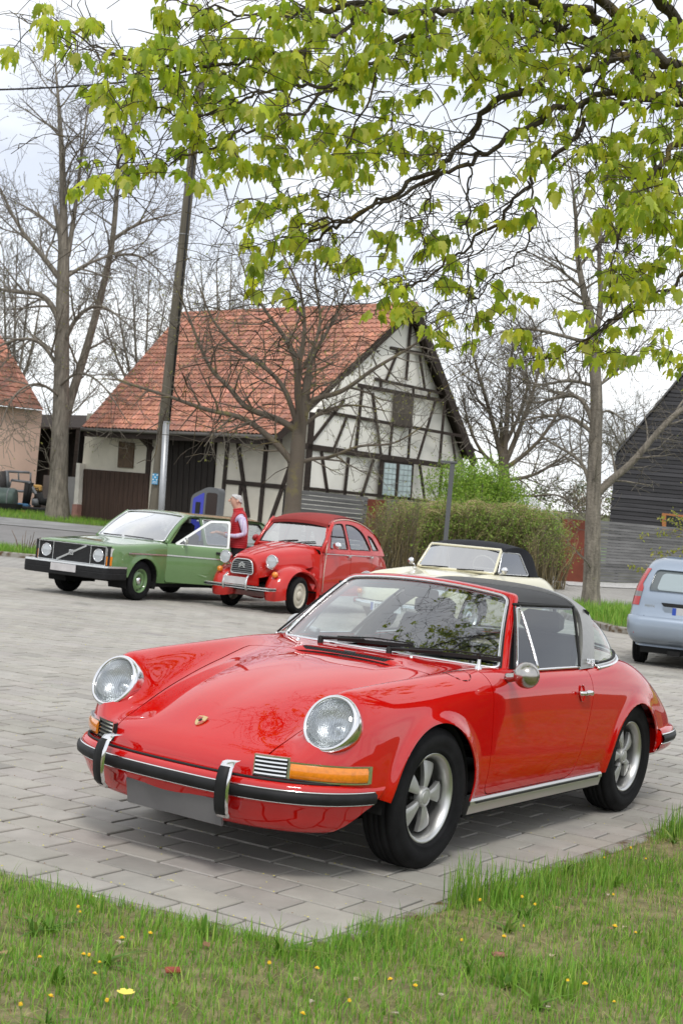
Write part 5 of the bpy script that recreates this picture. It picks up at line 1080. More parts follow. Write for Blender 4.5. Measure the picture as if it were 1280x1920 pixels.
# =================================================================== red open-top sports car
CAR = thing('sports_car', 'glossy red classic sports car with black roof and silver hoop in the foreground', 'car', (-.120, 6.845, .007), rad(-33.93)); CAR.rotation_euler[1] = rad(.55)
_m = lambda *a: [Line(k) for k in a]
L911 = _m(
 [(-.875,0,.415),(-.868,0,.455),(-.832,0,.512),(-.728,0,.582),(-.55,0,.668),(-.3,0,.748),(0,0,.808),(.36,0,.853),(.62,0,.868),(1.2,0,.87),(1.8,0,.87),(2.3,0,.85),(2.7,0,.74),(3.0,0,.60),(3.12,0,.50),(3.15,0,.42)],
 [(-.866,.24,.415),(-.858,.24,.455),(-.822,.24,.51),(-.715,.24,.576),(-.54,.25,.658),(-.3,.262,.735),(0,.28,.796),(.36,.30,.847),(.62,.31,.866),(1.2,.31,.868),(1.8,.31,.868),(2.3,.31,.848),(2.7,.31,.738),(3.0,.31,.598),(3.11,.31,.50),(3.145,.31,.42)],
 [(-.832,.42,.415),(-.823,.42,.458),(-.788,.42,.506),(-.70,.424,.553),(-.54,.432,.620),(-.3,.448,.700),(0,.475,.772),(.36,.51,.837),(.62,.53,.862),(1.2,.53,.865),(1.8,.53,.866),(2.3,.50,.845),(2.7,.48,.738),(3.0,.46,.600),(3.10,.45,.51),(3.14,.44,.42)],
 [(-.788,.515,.415),(-.780,.515,.46),(-.752,.512,.508),(-.675,.500,.575),(-.57,.492,.680),(-.45,.503,.718),(-.3,.522,.752),(0,.55,.805),(.36,.59,.849),(.62,.61,.863),(1.2,.61,.863),(1.8,.61,.866),(2.3,.58,.855),(2.65,.55,.765),(2.98,.53,.625),(3.10,.515,.52),(3.14,.51,.42)],
 [(-.735,.606,.415),(-.729,.606,.47),(-.712,.606,.525),(-.665,.606,.615),(-.612,.606,.725),(-.57,.606,.785),(-.48,.607,.805),(-.3,.610,.819),(0,.625,.837),(.36,.655,.857),(.62,.678,.862),(1.2,.702,.857),(1.7,.704,.856),(2.1,.69,.868),(2.4,.65,.835),(2.65,.618,.765),(2.95,.59,.645),(3.09,.575,.535),(3.135,.57,.42)],
 [(-.665,.688,.415),(-.660,.690,.47),(-.645,.694,.525),(-.605,.704,.610),(-.56,.714,.682),(-.46,.718,.728),(-.3,.722,.752),(0,.733,.775),(.36,.748,.800),(.62,.754,.808),(1.2,.762,.810),(1.7,.762,.804),(2.1,.756,.800),(2.4,.738,.765),(2.65,.708,.692),(2.95,.655,.585),(3.07,.63,.50),(3.12,.62,.415)],
 [(-.590,.736,.415),(-.585,.739,.475),(-.562,.746,.548),(-.50,.754,.615),(-.40,.760,.652),(-.2,.766,.676),(0,.771,.690),(.36,.777,.702),(.62,.781,.708),(1.2,.788,.712),(1.7,.792,.706),(2.1,.795,.695),(2.4,.784,.655),(2.65,.758,.595),(2.95,.700,.518),(3.05,.67,.46),(3.10,.66,.41)],
 [(-.520,.763,.413),(-.505,.766,.455),(-.45,.772,.503),(-.3,.778,.532),(0,.783,.547),(.36,.785,.552),(.62,.787,.552),(1.2,.793,.552),(1.7,.799,.55),(2.1,.804,.548),(2.4,.799,.533),(2.65,.778,.498),(2.95,.722,.45),(3.04,.69,.42),(3.08,.675,.40)],
 [(-.470,.770,.395),(-.45,.772,.40),(-.3,.777,.405),(0,.780,.40),(.36,.780,.392),(.62,.782,.388),(1.2,.787,.387),(1.7,.793,.387),(2.1,.799,.39),(2.4,.796,.392),(2.65,.779,.392),(2.95,.732,.39),(3.02,.705,.39),(3.06,.69,.385)],
 [(-.440,.762,.36),(-.42,.762,.355),(-.3,.764,.32),(0,.762,.285),(.36,.757,.27),(.62,.757,.267),(1.2,.762,.267),(1.7,.768,.268),(2.1,.775,.275),(2.4,.779,.30),(2.65,.769,.34),(2.95,.735,.37),(3.01,.71,.372),(3.05,.70,.37)])
AF, AR = (-.022, .300, .362), (2.222, .292, .345)      # wheel arch circles (y, z, R)
def _flare(G):
    Y, Z = G[..., 1], G[..., 2]; side = np.clip((G[..., 0] - .70) / .06, 0, 1)
    for (cy, cz, R), a in ((AF, .022), (AR, .016)):
        r = np.hypot(Y - cy, Z - cz); d = np.maximum(r - R, 0)
        G[..., 0] += side * a * np.exp(-(d / .038) ** 2)
    return G
Yst = np.concatenate([np.linspace(-.875, -.80, 14, endpoint=False), np.linspace(-.80, -.30, 60, endpoint=False), np.linspace(-.30, .62, 62, endpoint=False),
                      np.linspace(.62, 1.75, 40, endpoint=False), np.linspace(1.75, 2.75, 60, endpoint=False), np.linspace(2.75, 3.15, 30)])
def _post(G):
    G = _flare(G); Y, X = G[..., 1], np.abs(G[..., 0]); w = np.clip((.325 - X) / .06, 0, 1); w = w * w * (3 - 2 * w)
    G[..., 2] += w * np.where(Y < .352, -.013 * np.clip((Y - .02) / .32, 0, 1) ** 2, np.where(Y < .62, .011 * (1 - np.clip((Y - .37) / .25, 0, 1) ** 2), 0)); return G
G911 = loft(L911, Yst, -.30, 2.4, [9, 9, 9, 9, 10, 10, 10, 9, 8], _post)
V, F = grid_mesh(G911, True)
arch = lambda c: (lambda q: np.hypot(q[:, 1] - c[0], q[:, 2] - c[1]) - c[2])
V, F, _ = clip(V, F, arch(AF)); V, F, _ = clip(V, F, arch(AR))
cock = rpoly_sdf([(-.3,.585),(0,.585),(.2,.597),(.4,.635),(.55,.68),(.65,.725),(.69,.78),(.712,1.0),(.716,1.4),(.714,1.72),(.70,1.95),(.668,2.14),(.60,2.27),(.5,2.36),(.25,2.44),(0,2.47),(-.3,2.47)])
V, F, _ = clip(V, F, lambda q: np.where(q[:, 2] > .78, cock(q[:, :2]), -1), -1)
# fresh-air slot in the cowl
slot = rpoly_sdf([(-.3,.345),(.262,.345),(.275,.372),(.262,.392),(-.3,.392)])
V, F, _ = clip(V, F, lambda q: np.where(q[:, 2] > .8, slot(q[:, :2]), -1), -1)
# headlight opening
HLc = np.array((.606, -.622, .664)); HLn = np.array((.03, -.90, .43)); HLn /= np.linalg.norm(HLn)
def hlf(q):
    d = q - HLc; h = d @ HLn; r = np.linalg.norm(d - h[:, None] * HLn, axis=1)
    return np.where(np.abs(h) < .13, .116 - r, -1)
V, F, _ = clip(V, F, hlf, -1)
hoodp = rpoly_sdf([(-.4,-.95),(.405,-.95),(.412,-.80),(.425,-.60),(.452,-.30),(.487,0),(.525,.22),(.53,.27),(.51,.306),(.46,.322),(.25,.338),(0,.341),(-.4,.341)])
hf = lambda q: np.where((q[:, 2] > .44) | (q[:, 1] > -.6), hoodp(q[:, :2]), -1)
doorp = rpoly_sdf(round_poly([(.492,.95),(.478,.70),(.488,.315),(.52,.282),(1.40,.282),(1.455,.31),(1.555,.56),(1.60,.72),(1.607,.95)], .03, 4))
df = lambda q: np.where((q[:, 0] > .66) , doorp(q[:, 1:3]), -1)
Vh, Fh, _ = clip(V, F, lambda q: hf(q) - .0032)
Vb, Fb, _ = clip(V, F, lambda q: -hf(q) - .0032)
Vh, Fh, _ = clip(Vh, Fh, lambda q: q[:, 2] - .437)
Vd, Fd, _ = clip(Vb, Fb, lambda q: df(q) - .0028)
Vb, Fb, _ = clip(Vb, Fb, lambda q: -df(q) - .0028)
nf = lambda v: v[0] > 1e-4
bV, bF = flange(Vb, Fb, .007, sel=nf); bV, bF = mirror(bV, bF)
body = mesh_obj('body', bV, bF, M_red, CAR, True)
hV, hF = flange(Vh, Fh, .006, sel=nf); hV, hF = mirror(hV, hF); hood = mesh_obj('hood', hV, hF, M_red, CAR, True)
dV, dF = flange(Vd, Fd, .007)
door = mesh_obj('door', dV, dF, M_red, CAR, True); door2 = mesh_obj('door', *flip_x(dV, dF), M_red, CAR, True)
for nm, fn in (('hood_gap', lambda q: .03 - np.abs(hf(q))), ('door_gap', lambda q: .03 - np.abs(df(q)))):
    Vq, Fq_, _ = clip(V, F, fn); Vq = Vq - vnormals(Vq, Fq_) * .012; mesh_obj(nm, *mirror(Vq, Fq_), M_dark, CAR, True)
# fuel flap on the left wing: thin ring groove
def on_body(x, y, zmin=.75):
    """height of the upper surface at x, y"""
    d = (G911[..., 0] - x) ** 2 + (G911[..., 1] - y) ** 2; d = np.where(G911[..., 2] > .40, d, 9); i = np.unravel_index(np.argmin(d), d.shape); return G911[i]
mb = MB(); c = []
for k in range(40):
    a = 2 * math.pi * k / 40; p_ = on_body(.655 + .062 * math.cos(a), .315 + .075 * math.sin(a)); c.append((.655 + .062 * math.cos(a), .315 + .075 * math.sin(a), p_[2]))
mb.tube(c, .0022, 4, closed=True); mb.obj('fuel_flap_gap', M_dark, body, True)
# front bumper: coloured blade, lower valance
PB = np.array([(0,-.935),(.25,-.925),(.42,-.893),(.555,-.835),(.655,-.755),(.722,-.655),(.762,-.545),(.782,-.418)])
pb = curve(np.r_[(PB * [-1, 1])[:0:-1], PB], 121)
def off2(P, d):
    t = np.gradient(P, axis=0); n = np.stack([t[:, 1], -t[:, 0]], -1); n /= np.linalg.norm(n, axis=1)[:, None]; return P + n * d
def band(prof, P=pb):
    """prof: [(offset outward, z)] -> grid surface following the bumper plan"""
    return np.stack([np.c_[off2(P, o), np.full(len(P), z)] for o, z in prof], 1)
def taperz(G, k):                                # gentle lift of the lower edge towards the wheel
    return G
bp = MB(); bp.grid(band([(-.075, .424), (-.03, .427), (-.010, .424), (-.001, .412), (0, .398), (-.003, .35), (-.008, .335), (-.020, .318), (-.035, .285), (-.055, .25), (-.078, .225), (-.11, .212), (-.16, .206)]))
Vc, Fc, _ = clip(np.array(bp.V), bp.F, lambda q: np.where(np.abs(q[:, 0]) > .5, -(q[:, 1] + .418 + (.424 - q[:, 2]) * .95), 1.0))
bumper = mesh_obj('front_bumper', Vc, Fc, M_red, CAR, True)
st = MB(); st.grid(band([(-.002, .396), (.010, .397), (.018, .392), (.021, .376), (.018, .358), (.010, .352), (-.004, .352)], pb[5:-5]))
st.obj('rubber_strip', M_rub, bumper, True)
st = MB()
for z in (.3995, .3495):
    P = off2(pb[5:-5], .0045); st.tube(np.c_[P, np.full(len(P), z)], .0042 if z > .37 else .0028, 6)
st.obj('chrome_bead', M_chrome, bumper, True)
st = MB(); P = off2(pb, -.028); st.tube(np.c_[P, np.full(len(P), .430)], .0065, 6); st.obj('seal', M_blk, bumper, True)
for s in (-1, 1):
    x0 = .335 * s; i = np.argmin(abs(pb[:, 0] - x0)); n_ = np.array([s * .20, -.98, 0]); ovr = MB()
    M4 = Matrix(((.98, s * .20, 0, pb[i, 0]), (s * .20, -.98, 0, pb[i, 1]), (0, 0, 1, 0), (0, 0, 0, 1)))
    prof = [(-.02, .252), (.028, .258), (.052, .285), (.064, .33), (.068, .375), (.064, .42), (.05, .462), (.028, .484), (-.02, .488)]
    inner = [(a - .014, z) for a, z in prof]
    G = [[(w, a, z) for a, z in P_] for w, P_ in ((-.030, inner), (-.024, prof), (.024, prof), (.030, inner))]
    G = np.array([[tuple(M4 @ Vector(q)) for q in row] for row in G]); ovr.grid(G if s < 0 else G); o = ovr.obj('overrider', M_chrome, bumper, True, recalc=False)
    rp = MB(); prof2 = [(.030, .262), (.058, .288), (.071, .33), (.075, .375), (.071, .42), (.057, .458), (.032, .478)]
    G = [[(w, a - dd, z) for a, z in prof2] for w, dd in ((-.027, .014), (-.0245, 0), (.0225, 0), (.025, .014))]
    rp.grid(np.array([[tuple(M4 @ Vector(q)) for q in row] for row in G])); rp.obj('overrider_pad', M_rub, bumper, True)
# licence plate (blank grey)
pl = MB(); pl.box((.03, -.892, .262), (.52, .012, .115), bevel=.003); o = pl.obj('licence_plate', M_plate, CAR); o.matrix_local = Matrix.Translation((0, -.892, .262)) @ Matrix.Rotation(rad(14), 4, 'X') @ Matrix.Translation((0, .892, -.262))
# plan curve of the nose panel above the bumper
PN = np.array([(0,-.872),(.24,-.862),(.42,-.828),(.515,-.785),(.606,-.732),(.688,-.662),(.738,-.588),(.764,-.508)]); pn = curve(PN, 200)
def nose_band(x0, x1, z0, z1, o0, o1, n=14, pad=0):
    """patch on the nose between plan x0..x1, heights z0..z1, offset outward"""
    s0, s1 = np.argmin(abs(pn[:, 0] - x0)), np.argmin(abs(pn[:, 0] - x1)); P = pn[np.linspace(s0, s1, n).astype(int)]
    tt = np.gradient(P, axis=0); nn = np.stack([tt[:, 1], -tt[:, 0]], -1); nn /= np.linalg.norm(nn, axis=1)[:, None]
    return P, nn
for s in (1, -1):
    MX = Matrix.Diagonal((s, 1, 1, 1)) ; fl = (lambda m_: m_) if s > 0 else None
    # horn grille: chrome surround, dark recess, slats
    def solid(x0, x1, prof, name, m_, par, n=14):
        P, nn = nose_band(x0, x1, 0, 0, 0, 0, n)
        G = np.stack([np.c_[P + nn * o, np.full(len(P), z)] for o, z in prof], 1) * [s, 1, 1]
        q = MB(); q.grid(G if s > 0 else G[::-1], closed_v=True)
        k = len(prof); q.F.append(tuple(range(k))[::(1 if s > 0 else -1)]); nV = len(q.V); q.F.append(tuple(range(nV - k, nV))[::(-1 if s > 0 else 1)])
        return q.obj(name, m_, par, True, sharp=35)
    gr = solid(.392, .522, [(-.012, .436), (.004, .436), (.000, .520), (-.016, .520)], 'horn_grille', M_blk, CAR)
    for j in range(5): solid(.396, .518, [(.002, .442 + .0165 * j), (.0105 - .001 * j, .444 + .0165 * j), (.0095 - .001 * j, .4505 + .0165 * j), (-.002, .4505 + .0165 * j)], 'slat', M_chrome, gr)
    for zz in (.434, .517): solid(.389, .526, [(-.01, zz), (.0105, zz), (.0105, zz + .007), (-.01, zz + .007)], 'frame', M_chrome, gr)
    for xx in (.388, .521): solid(xx, xx + .007, [(-.01, .436), (.0105, .436), (.008, .522), (-.012, .522)], 'frame', M_chrome, gr, 4)
    ind = solid(.531, .752, [(-.01, .440), (.012, .442), (.019, .455), (.018, .488), (.009, .503), (-.012, .505)], 'indicator', M_amber, CAR, 24)
    for zz in (.434, .503): solid(.527, .756, [(-.01, zz), (.0115, zz), (.0115, zz + .006), (-.01, zz + .006)], 'bezel', M_chrome, ind, 24)
    for xx in (.525, .753): solid(xx, xx + .006, [(-.01, .436), (.012, .436), (.010, .508), (-.012, .508)], 'bezel', M_chrome, ind, 4)
    # headlight: chrome ring, reflector bowl, ribbed lens
    c = HLc * [s, 1, 1]; n_ = HLn * [s, 1, 1]; Mh = frame_to(c, n_)
    hl = MB(); hl.lathe([(.118, -.075), (.126, -.03), (.1285, .0), (.127, .012), (.121, .020), (.113, .022), (.1085, .017), (.1075, .006), (.1075, -.01)], 56, Mh)
    hl = hl.obj('headlight', M_chrome, CAR, True, recalc=True)
    q = MB(); q.lathe([(.1075, .004), (.100, -.02), (.08, -.045), (.05, -.06), (.022, -.066), (.018, -.045), (.0, -.043)], 48, Mh); q.obj('reflector', M_refl, hl, True)
    q = MB(); q.lathe([(.1085, .012), (.100, .019), (.08, .027), (.05, .034), (.02, .037), (0, .0375)], 48, Mh); q.obj('lens', M_lens, hl, True)
    q = MB()
    for j in range(-9, 10):
        xx = j * .0105; hh = math.sqrt(max(0, .100 ** 2 - xx ** 2))
        if hh > .02: q.tube([Mh @ Vector((xx, yy, .0385 - .024 * (xx * xx + yy * yy) / .011 - .006)) for yy in np.linspace(-hh, hh, 9)], .0016, 3, cap=False)
    q.obj('lens_ribs', mat('lens_rib_glass', (.75, .78, .8), .15, trans=.7) if s > 0 else bpy.data.materials['lens_rib_glass'], hl, True)
# crest emblem on the nose
e0 = on_body(.0, -.728); nrm = Vector((0, -.52, .85)).normalized(); Me = frame_to(Vector((0, -.728, .585)), (0, -.56, .83), (0, 0, 1))
sh = [(-.024, .027), (-.012, .029), (0, .031), (.012, .029), (.024, .027), (.0245, .005), (.019, -.014), (.009, -.027), (0, -.032), (-.009, -.027), (-.019, -.014), (-.0245, .005)]
q = MB(); q.prism([(a, b, .001) for a, b in sh], (0, 0, .005), Me); em = q.obj('emblem', mat('emblem_gold', (.72, .55, .28), .28, .9), hood)
for i, (m_, pts) in enumerate(((M_redlens, [(.001, .0), (.021, .0), (.017, -.012), (.008, -.023), (.001, -.027)]), (M_redlens, [(-.021, .003), (-.001, .003), (-.001, .022), (-.021, .021)]),
                              (M_blk, [(-.007, -.006), (.007, -.006), (.006, .008), (0, .010), (-.006, .008)]))):
    q = MB(); q.prism([(a, b, .0055 + .0006 * i) for a, b in pts], (0, 0, .0012), Me); q.obj('emblem_field', m_, em)
# sill trim, both sides
for s in (1, -1):
    yy = np.linspace(.345, 1.82, 30); base = np.array([[Line.at(L911[9], np.array([y]))[0][0], y, 0] for y in yy])
    pr = [(-.05, .278), (.012, .278), (.020, .268), (.020, .252), (.013, .246), (.013, .240), (.004, .205), (-.03, .198), (-.06, .198)]
    G = np.stack([np.c_[base[:, 0] + o, base[:, 1], np.full(30, z + .0)] for o, z in pr], 1) * [s, 1, 1]
    q = MB(); q.grid(G if s < 0 else G[::-1]); q.F.append(tuple(range(len(pr)))); q.F.append(tuple(range(29 * len(pr), 30 * len(pr)))); sill = q.obj('sill_trim', M_alu, CAR, True, sharp=30)
    q = MB(); q.grid(np.stack([np.c_[base[1:-1, 0] + o, base[1:-1, 1], np.full(28, z)] for o, z in [(.014, .2655), (.0235, .2645), (.0245, .260), (.0235, .2555), (.014, .2545)]], 1) * [s, 1, 1]); q.obj('rubber_insert', M_rub, sill, True)
# ---------------------------------------------------------------- wheels
def fuchs(parent, x, y, s, spin, steer=0.0):
    w = bpy.data.objects.new('wheel', None); COL.objects.link(w); w.parent = parent; w.location = (x, y, .3185)
    w.rotation_euler = (0, 0, (0 if s > 0 else math.pi) + steer)
    A = Matrix.Rotation(rad(90), 4, 'Y')         # local Z -> +X (outward)
    q = MB(); q.lathe(tyre_profile(.3205, .197, .195), 72, A); q.obj('tyre', M_tyre, w, True, recalc=True)
    q = MB(); q.lathe([(.197, .062), (.2035, .068), (.2035, .074), (.199, .0765), (.192, .074), (.185, .067), (.178, .052), (.175, .030), (.174, -.02), (.172, -.07), (.196, -.08)], 72, A); q.obj('rim', M_alu, w, True, recalc=True)
    q = MB(); q.lathe([(.172, -.012), (.12, -.016), (.06, .0), (0, .0)], 40, A); q.obj('wheel_centre', M_blk, w, True)
    # brake disc hint and five wide petals
    for k in range(5):
        a0 = 2 * math.pi * k / 5 + spin; nr = 9; nw = 7; G = []
        for i in range(nr):
            t = i / (nr - 1); r = .040 + t * .120; hw = .0130 + .0375 * t ** 1.05 - (.004 * max(0, (t - .85) / .15) ** 2)
            zz = .046 + .004 * math.sin(math.pi * t * .9) - .014 * t ** 1.6
            row = []
            for j in range(nw):
                f_ = j / (nw - 1) * 2 - 1; edge = .006 * abs(f_) ** 6; z_ = zz - edge
                rr = r - .004 * f_ * f_ * t; row.append((rr, f_ * hw, z_))
            G.append(row)
        G = np.array(G); Rz = np.array([[math.cos(a0), -math.sin(a0), 0], [math.sin(a0), math.cos(a0), 0], [0, 0, 1]])
        bot = G.copy(); bot[..., 2] -= .020
        q = MB(); top = G @ Rz.T; b2 = bot @ Rz.T
        q.grid(top)
        rim_i = [(i, 0) for i in range(nr)] + [(nr - 1, j) for j in range(1, nw)] + [(i, nw - 1) for i in range(nr - 2, -1, -1)]
        q.grid(np.stack([np.array([top[i] for i in rim_i]), np.array([b2[i] for i in rim_i])], 1))
        q.xf(A); q.obj('spoke', M_spoke, w, True, sharp=50, recalc=True)
    q = MB(); q.lathe([(.046, .02), (.046, .046), (.043, .0535), (.036, .057), (.034, .0555), (.03, .0555), (.028, .058), (.02, .0595), (0, .060)], 36, A); q.obj('hub_cap', M_spoke, w, True, sharp=40, recalc=True)
    for k in range(5):
        a = 2 * math.pi * (k + .5) / 5 + spin; q = MB(); q.lathe([(.011, -.0), (.011, .02), (.008, .024), (0, .024)], 6, A @ Matrix.Translation((.064 * math.cos(a), .064 * math.sin(a), 0))); q.obj('lug_nut', M_blk, w)
    return w
for s in (1, -1):
    fuchs(CAR, .678 * s, 0.0, s, rad(20), rad(-1.0)); fuchs(CAR, .672 * s, 2.268, s, rad(52))
# wheel housings, floor pan, and dark plates standing in for shadow
q = MB()
for s in (1, -1):
    for cy, cz, R in (AF, AR):
        ang = np.linspace(rad(-2), rad(182), 30); G = np.array([[(s * xx, cy + (R + .012) * math.cos(a), cz + (R + .012) * math.sin(a)) for xx in (.752, .40)] for a in ang]); q.grid(G)
        q.add([(s * .40, cy + (R + .012) * math.cos(a), cz + (R + .012) * math.sin(a)) for a in ang], [tuple(range(30))])
q.box((0, 1.15, .20), (1.40, 1.45, .06)); q.box((0, -.38, .26), (.78, .60, .10)); q.box((0, -.55, .225), (.60, .30, .03)); q.box((0, 0, .21), (1.0, 1.0, .03)); q.box((0, 2.6, .28), (.8, .95, .12))  # thin front plate added, dark so it reads as shadow under the nose
q.obj('floor_pan_and_shade', M_dark, CAR)
q = MB(); q.add([(-.268, .338, .836), (.268, .338, .836), (.268, .378, .8605), (-.268, .378, .8605)], [(0, 1, 2, 3)]); q.add([(-.268, .378, .8605), (.268, .378, .8605), (.268, .396, .858), (-.268, .396, .858)], [(0, 1, 2, 3)]); inl = q.obj('air_inlet', M_dark, CAR)
q = MB()
for i in range(33): x_ = -.256 + .016 * i; q.tube([(x_, .339, .8385), (x_, .377, .8625)], .0012, 3)
tag(q.obj('air_inlet_mesh', mat('mesh_grey', (.05, .05, .052), .5), inl), kind='stuff')
# ---------------------------------------------------------------- windscreen
def wsc(t, v):
    """windscreen surface: t -1..1 across, v 0..1 upward"""
    xb, xt = .655, .492; x = t * (xb + (xt - xb) * v); k = abs(t)
    yb = .588 + .150 * k ** 2.0; yt = 1.030 + .055 * k ** 2.0
    zb = .853 + .012 * (1 - k * k); zt = 1.196 + .034 * (1 - k ** 2)
    bow = .018 * math.sin(math.pi * v)
    return (x, yb + (yt - yb) * v - bow * .75, zb + (zt - zb) * v + bow * .55)
tt = np.linspace(-1, 1, 41); vv = np.linspace(0, 1, 15)
def rounded(t, v, rt=.05, rv=.10):               # round the corners of the unit patch
    return t, v
q = MB(); q.grid([[wsc(t, v) for t in tt] for v in vv]); ws = q.obj('windscreen', M_glass_front, CAR, True)
def ws_outline(inset=0.0, n=24):
    a, b = 1 - inset, inset * 1.2; P2 = round_poly([(-a, b), (a, b), (a, 1 - b), (-a, 1 - b)], [.06, .06, .10, .10], 7); P = []
    for i in range(len(P2)):
        u, w_ = P2[i], P2[(i + 1) % len(P2)]; d = np.hypot(*(w_ - u)); k = max(1, int(d / .06))
        for j in range(k): P.append(u + (w_ - u) * j / k)
    return P
o2 = ws_outline(.004); q = MB(); q.tube([Vector(wsc(*p_)) + Vector((0, -.004, .006)) for p_ in o2], .0085, 6, closed=True); q.obj('chrome_trim', M_chrome, ws, True)
q = MB(); q.tube([Vector(wsc(*p_)) + Vector((0, .002, -.002)) for p_ in ws_outline(-.010)], .0085, 6, closed=True); q.obj('rubber_seal', M_blk, ws, True)
# painted frame: two pillars and header
q = MB(); E = []
P2 = [(1.0, v) for v in np.linspace(-.04, .90, 16)] + [p_ for p_ in round_poly([(1, .90), (1, 1), (.9, 1)], [0, .1, 0], 7)[1:-1]] + [(t, 1.0) for t in np.linspace(.9, 0, 12)]
ri = []
for t, v in P2:
    c = np.array(wsc(t, v)); top = np.clip((v - .82) / .18, 0, 1) * np.clip(1.6 - abs(t) * .8, 0, 1); side = np.clip((abs(t) - .80) / .2, 0, 1)
    out_ = np.array((.032 * side, .030 + .018 * top, .020 * top + .004)); back = np.array((.026 * side - .012 * top, .062 + .03 * top, .012 * top - .012))
    inn = np.array((-.03 * side, .055, -.03 * top - .008))
    ri.append([c + (0, -.001, .003), c + (out_ * .55) + (0, -.006, .004), c + out_, c + back, c + inn])
G = np.array(ri); Gm = (G * [-1, 1, 1])[::-1][1:]; q.grid(np.concatenate([G, Gm]), closed_v=True); q.obj('windscreen_frame', M_red, CAR, True, recalc=True)
# ---------------------------------------------------------------- roof panel and hoop
M_vinyl = mat('black_vinyl_roof', (.022, .022, .023), .62, bump=(420, .5, .002), noise=(5, .25))
def roof_sec(y, grow=0.0):
    f_ = (y - 1.09) / .72; hw = .500 + .028 * f_ + grow; z0 = 1.176 - .012 * f_; zc = 1.208 + .026 * math.sin(math.pi * min(1, .12 + f_ * .62)) + grow * .6
    pts = []
    for a in np.linspace(-1, 1, 25):
        k = abs(a); zz = z0 + (zc - z0) * (1 - k ** 3.2) ** .62 if k < 1 else z0; pts.append((a * hw, y + .012 * k * k * (1 - f_), zz))
    return pts
q = MB(); yy = np.linspace(1.082, 1.80, 14); G = np.array([roof_sec(y) for y in yy]); q.grid(G)
lo = G.copy(); lo[..., 2] -= .028; lo[..., 0] *= .985; q.grid(lo[:, ::-1])
for k in (0, -1): q.grid(np.stack([G[:, k], lo[:, k]], 1))
q.grid(np.stack([G[0], lo[0]], 1)); q.obj('roof_panel', M_vinyl, CAR, True, sharp=50, recalc=True)
# targa hoop: silver band
def hoop_pt(k, e):                               # k 0..1 along half hoop from belt to top centre, e 0 front edge .. 1 rear edge
    A_ = curve([(.732, 1.515, .842), (.700, 1.600, .945), (.630, 1.715, 1.075), (.560, 1.785, 1.150), (.490, 1.810, 1.192), (.34, 1.818, 1.234), (.17, 1.820, 1.250), (0, 1.820, 1.254)], 50)
    B_ = curve([(.728, 1.712, .846), (.695, 1.770, .935), (.628, 1.880, 1.050), (.560, 1.955, 1.122), (.49, 1.985, 1.162), (.34, 2.0, 1.206), (.17, 2.005, 1.222), (0, 2.005, 1.227)], 50)
    return A_, B_
A_, B_ = hoop_pt(0, 0); C_ = (A_ + B_) / 2 + np.c_[np.linspace(.006, 0, 50), np.zeros(50), np.linspace(.004, .010, 50)]
inA, inB = A_ - np.c_[np.linspace(.03, 0, 50), np.zeros(50), np.linspace(0, .03, 50)], B_ - np.c_[np.linspace(.03, 0, 50), np.zeros(50), np.linspace(0, .03, 50)]
G = np.stack([inA, A_, (A_ * .75 + C_ * .27 - .02 * A_), C_, B_, inB], 1); G[:, 2] = A_ * .7 + C_ * .3
Gm = (G * [-1, 1, 1])[::-1][1:]; q = MB(); q.grid(np.concatenate([G, Gm]), closed_v=True)
M_hoop = mat('brushed_silver_hoop', (.40, .395, .38), .44, .9, noise=(40, .06))
hoop = q.obj('roll_hoop', M_hoop, CAR, True, sharp=45, recalc=True)
# script and vents on the hoop, both sides
def text_obj(name, body_, size, M4, m_, parent, shear=0.0, ext=.0012, align='CENTER', sx=1.0):
    cu = bpy.data.curves.new(name, 'FONT'); cu.body = body_; cu.size = size; cu.extrude = ext; cu.shear = shear; cu.align_x = align; cu.align_y = 'CENTER'; cu.resolution_u = 3
    t_ = bpy.data.objects.new(name, cu); COL.objects.link(t_); dg = bpy.context.evaluated_depsgraph_get(); me = bpy.data.meshes.new_from_object(t_.evaluated_get(dg))
    bpy.data.objects.remove(t_); bpy.data.curves.remove(cu); me.materials.clear(); me.materials.append(m_)
    o_ = bpy.data.objects.new(name, me); COL.objects.link(o_); o_.parent = parent; o_.matrix_local = M4 @ Matrix.Diagonal((sx, 1, 1, 1)); return o_
pc = Vector((.7325, 1.645, .888)); xv = Vector((-.02, 1, .0)).normalized(); zv = Vector((.94, .1, .34)).normalized(); yv = zv.cross(xv)
Mt = Matrix((xv, yv, zv)).transposed().to_4x4(); Mt.translation = pc
text_obj('script_badge', 'targa', .058, Mt, mat('badge_bright', (.9, .9, .9), .15, 1), hoop, .35)
q = MB()
for j in range(3): q.box((.5715 , 1.868 + .018 * j, 1.1315 - .006 * j), (.02, .006, .03))
q.obj('vent_slots', M_blk, hoop)
# rear wrap-around glass with trim
def rg(a, v):                                    # a -1..1 around, v 0..1 up
    base = curve([(.722, 1.735, .848), (.705, 1.93, .855), (.672, 2.10, .868), (.60, 2.25, .890), (.48, 2.345, .905), (.25, 2.41, .918), (0, 2.425, .922)], 40)
    top = B_[np.linspace(1, 49, 40).astype(int)] - [.012, 0, .012]
    i = min(39, int(round((1 - abs(a)) * 39))); p_ = base[i] * (1 - v) + top[i] * v + np.array([.010, .02, .02]) * math.sin(math.pi * v); return (math.copysign(p_[0], a) if a else 0, p_[1], p_[2])
aa = np.linspace(-1, 1, 79); q = MB(); q.grid([[rg(a, v) for a in aa] for v in np.linspace(0, 1, 9)]); rw = q.obj('rear_window', M_glass, CAR, True)
bc = [Vector(rg(a, 0)) + Vector((0, 0, .004)) for a in aa]; q = MB(); q.tube([b + Vector((0, 0, .004)) for b in bc], .010, 6); q.obj('chrome_trim', M_alu, rw, True)
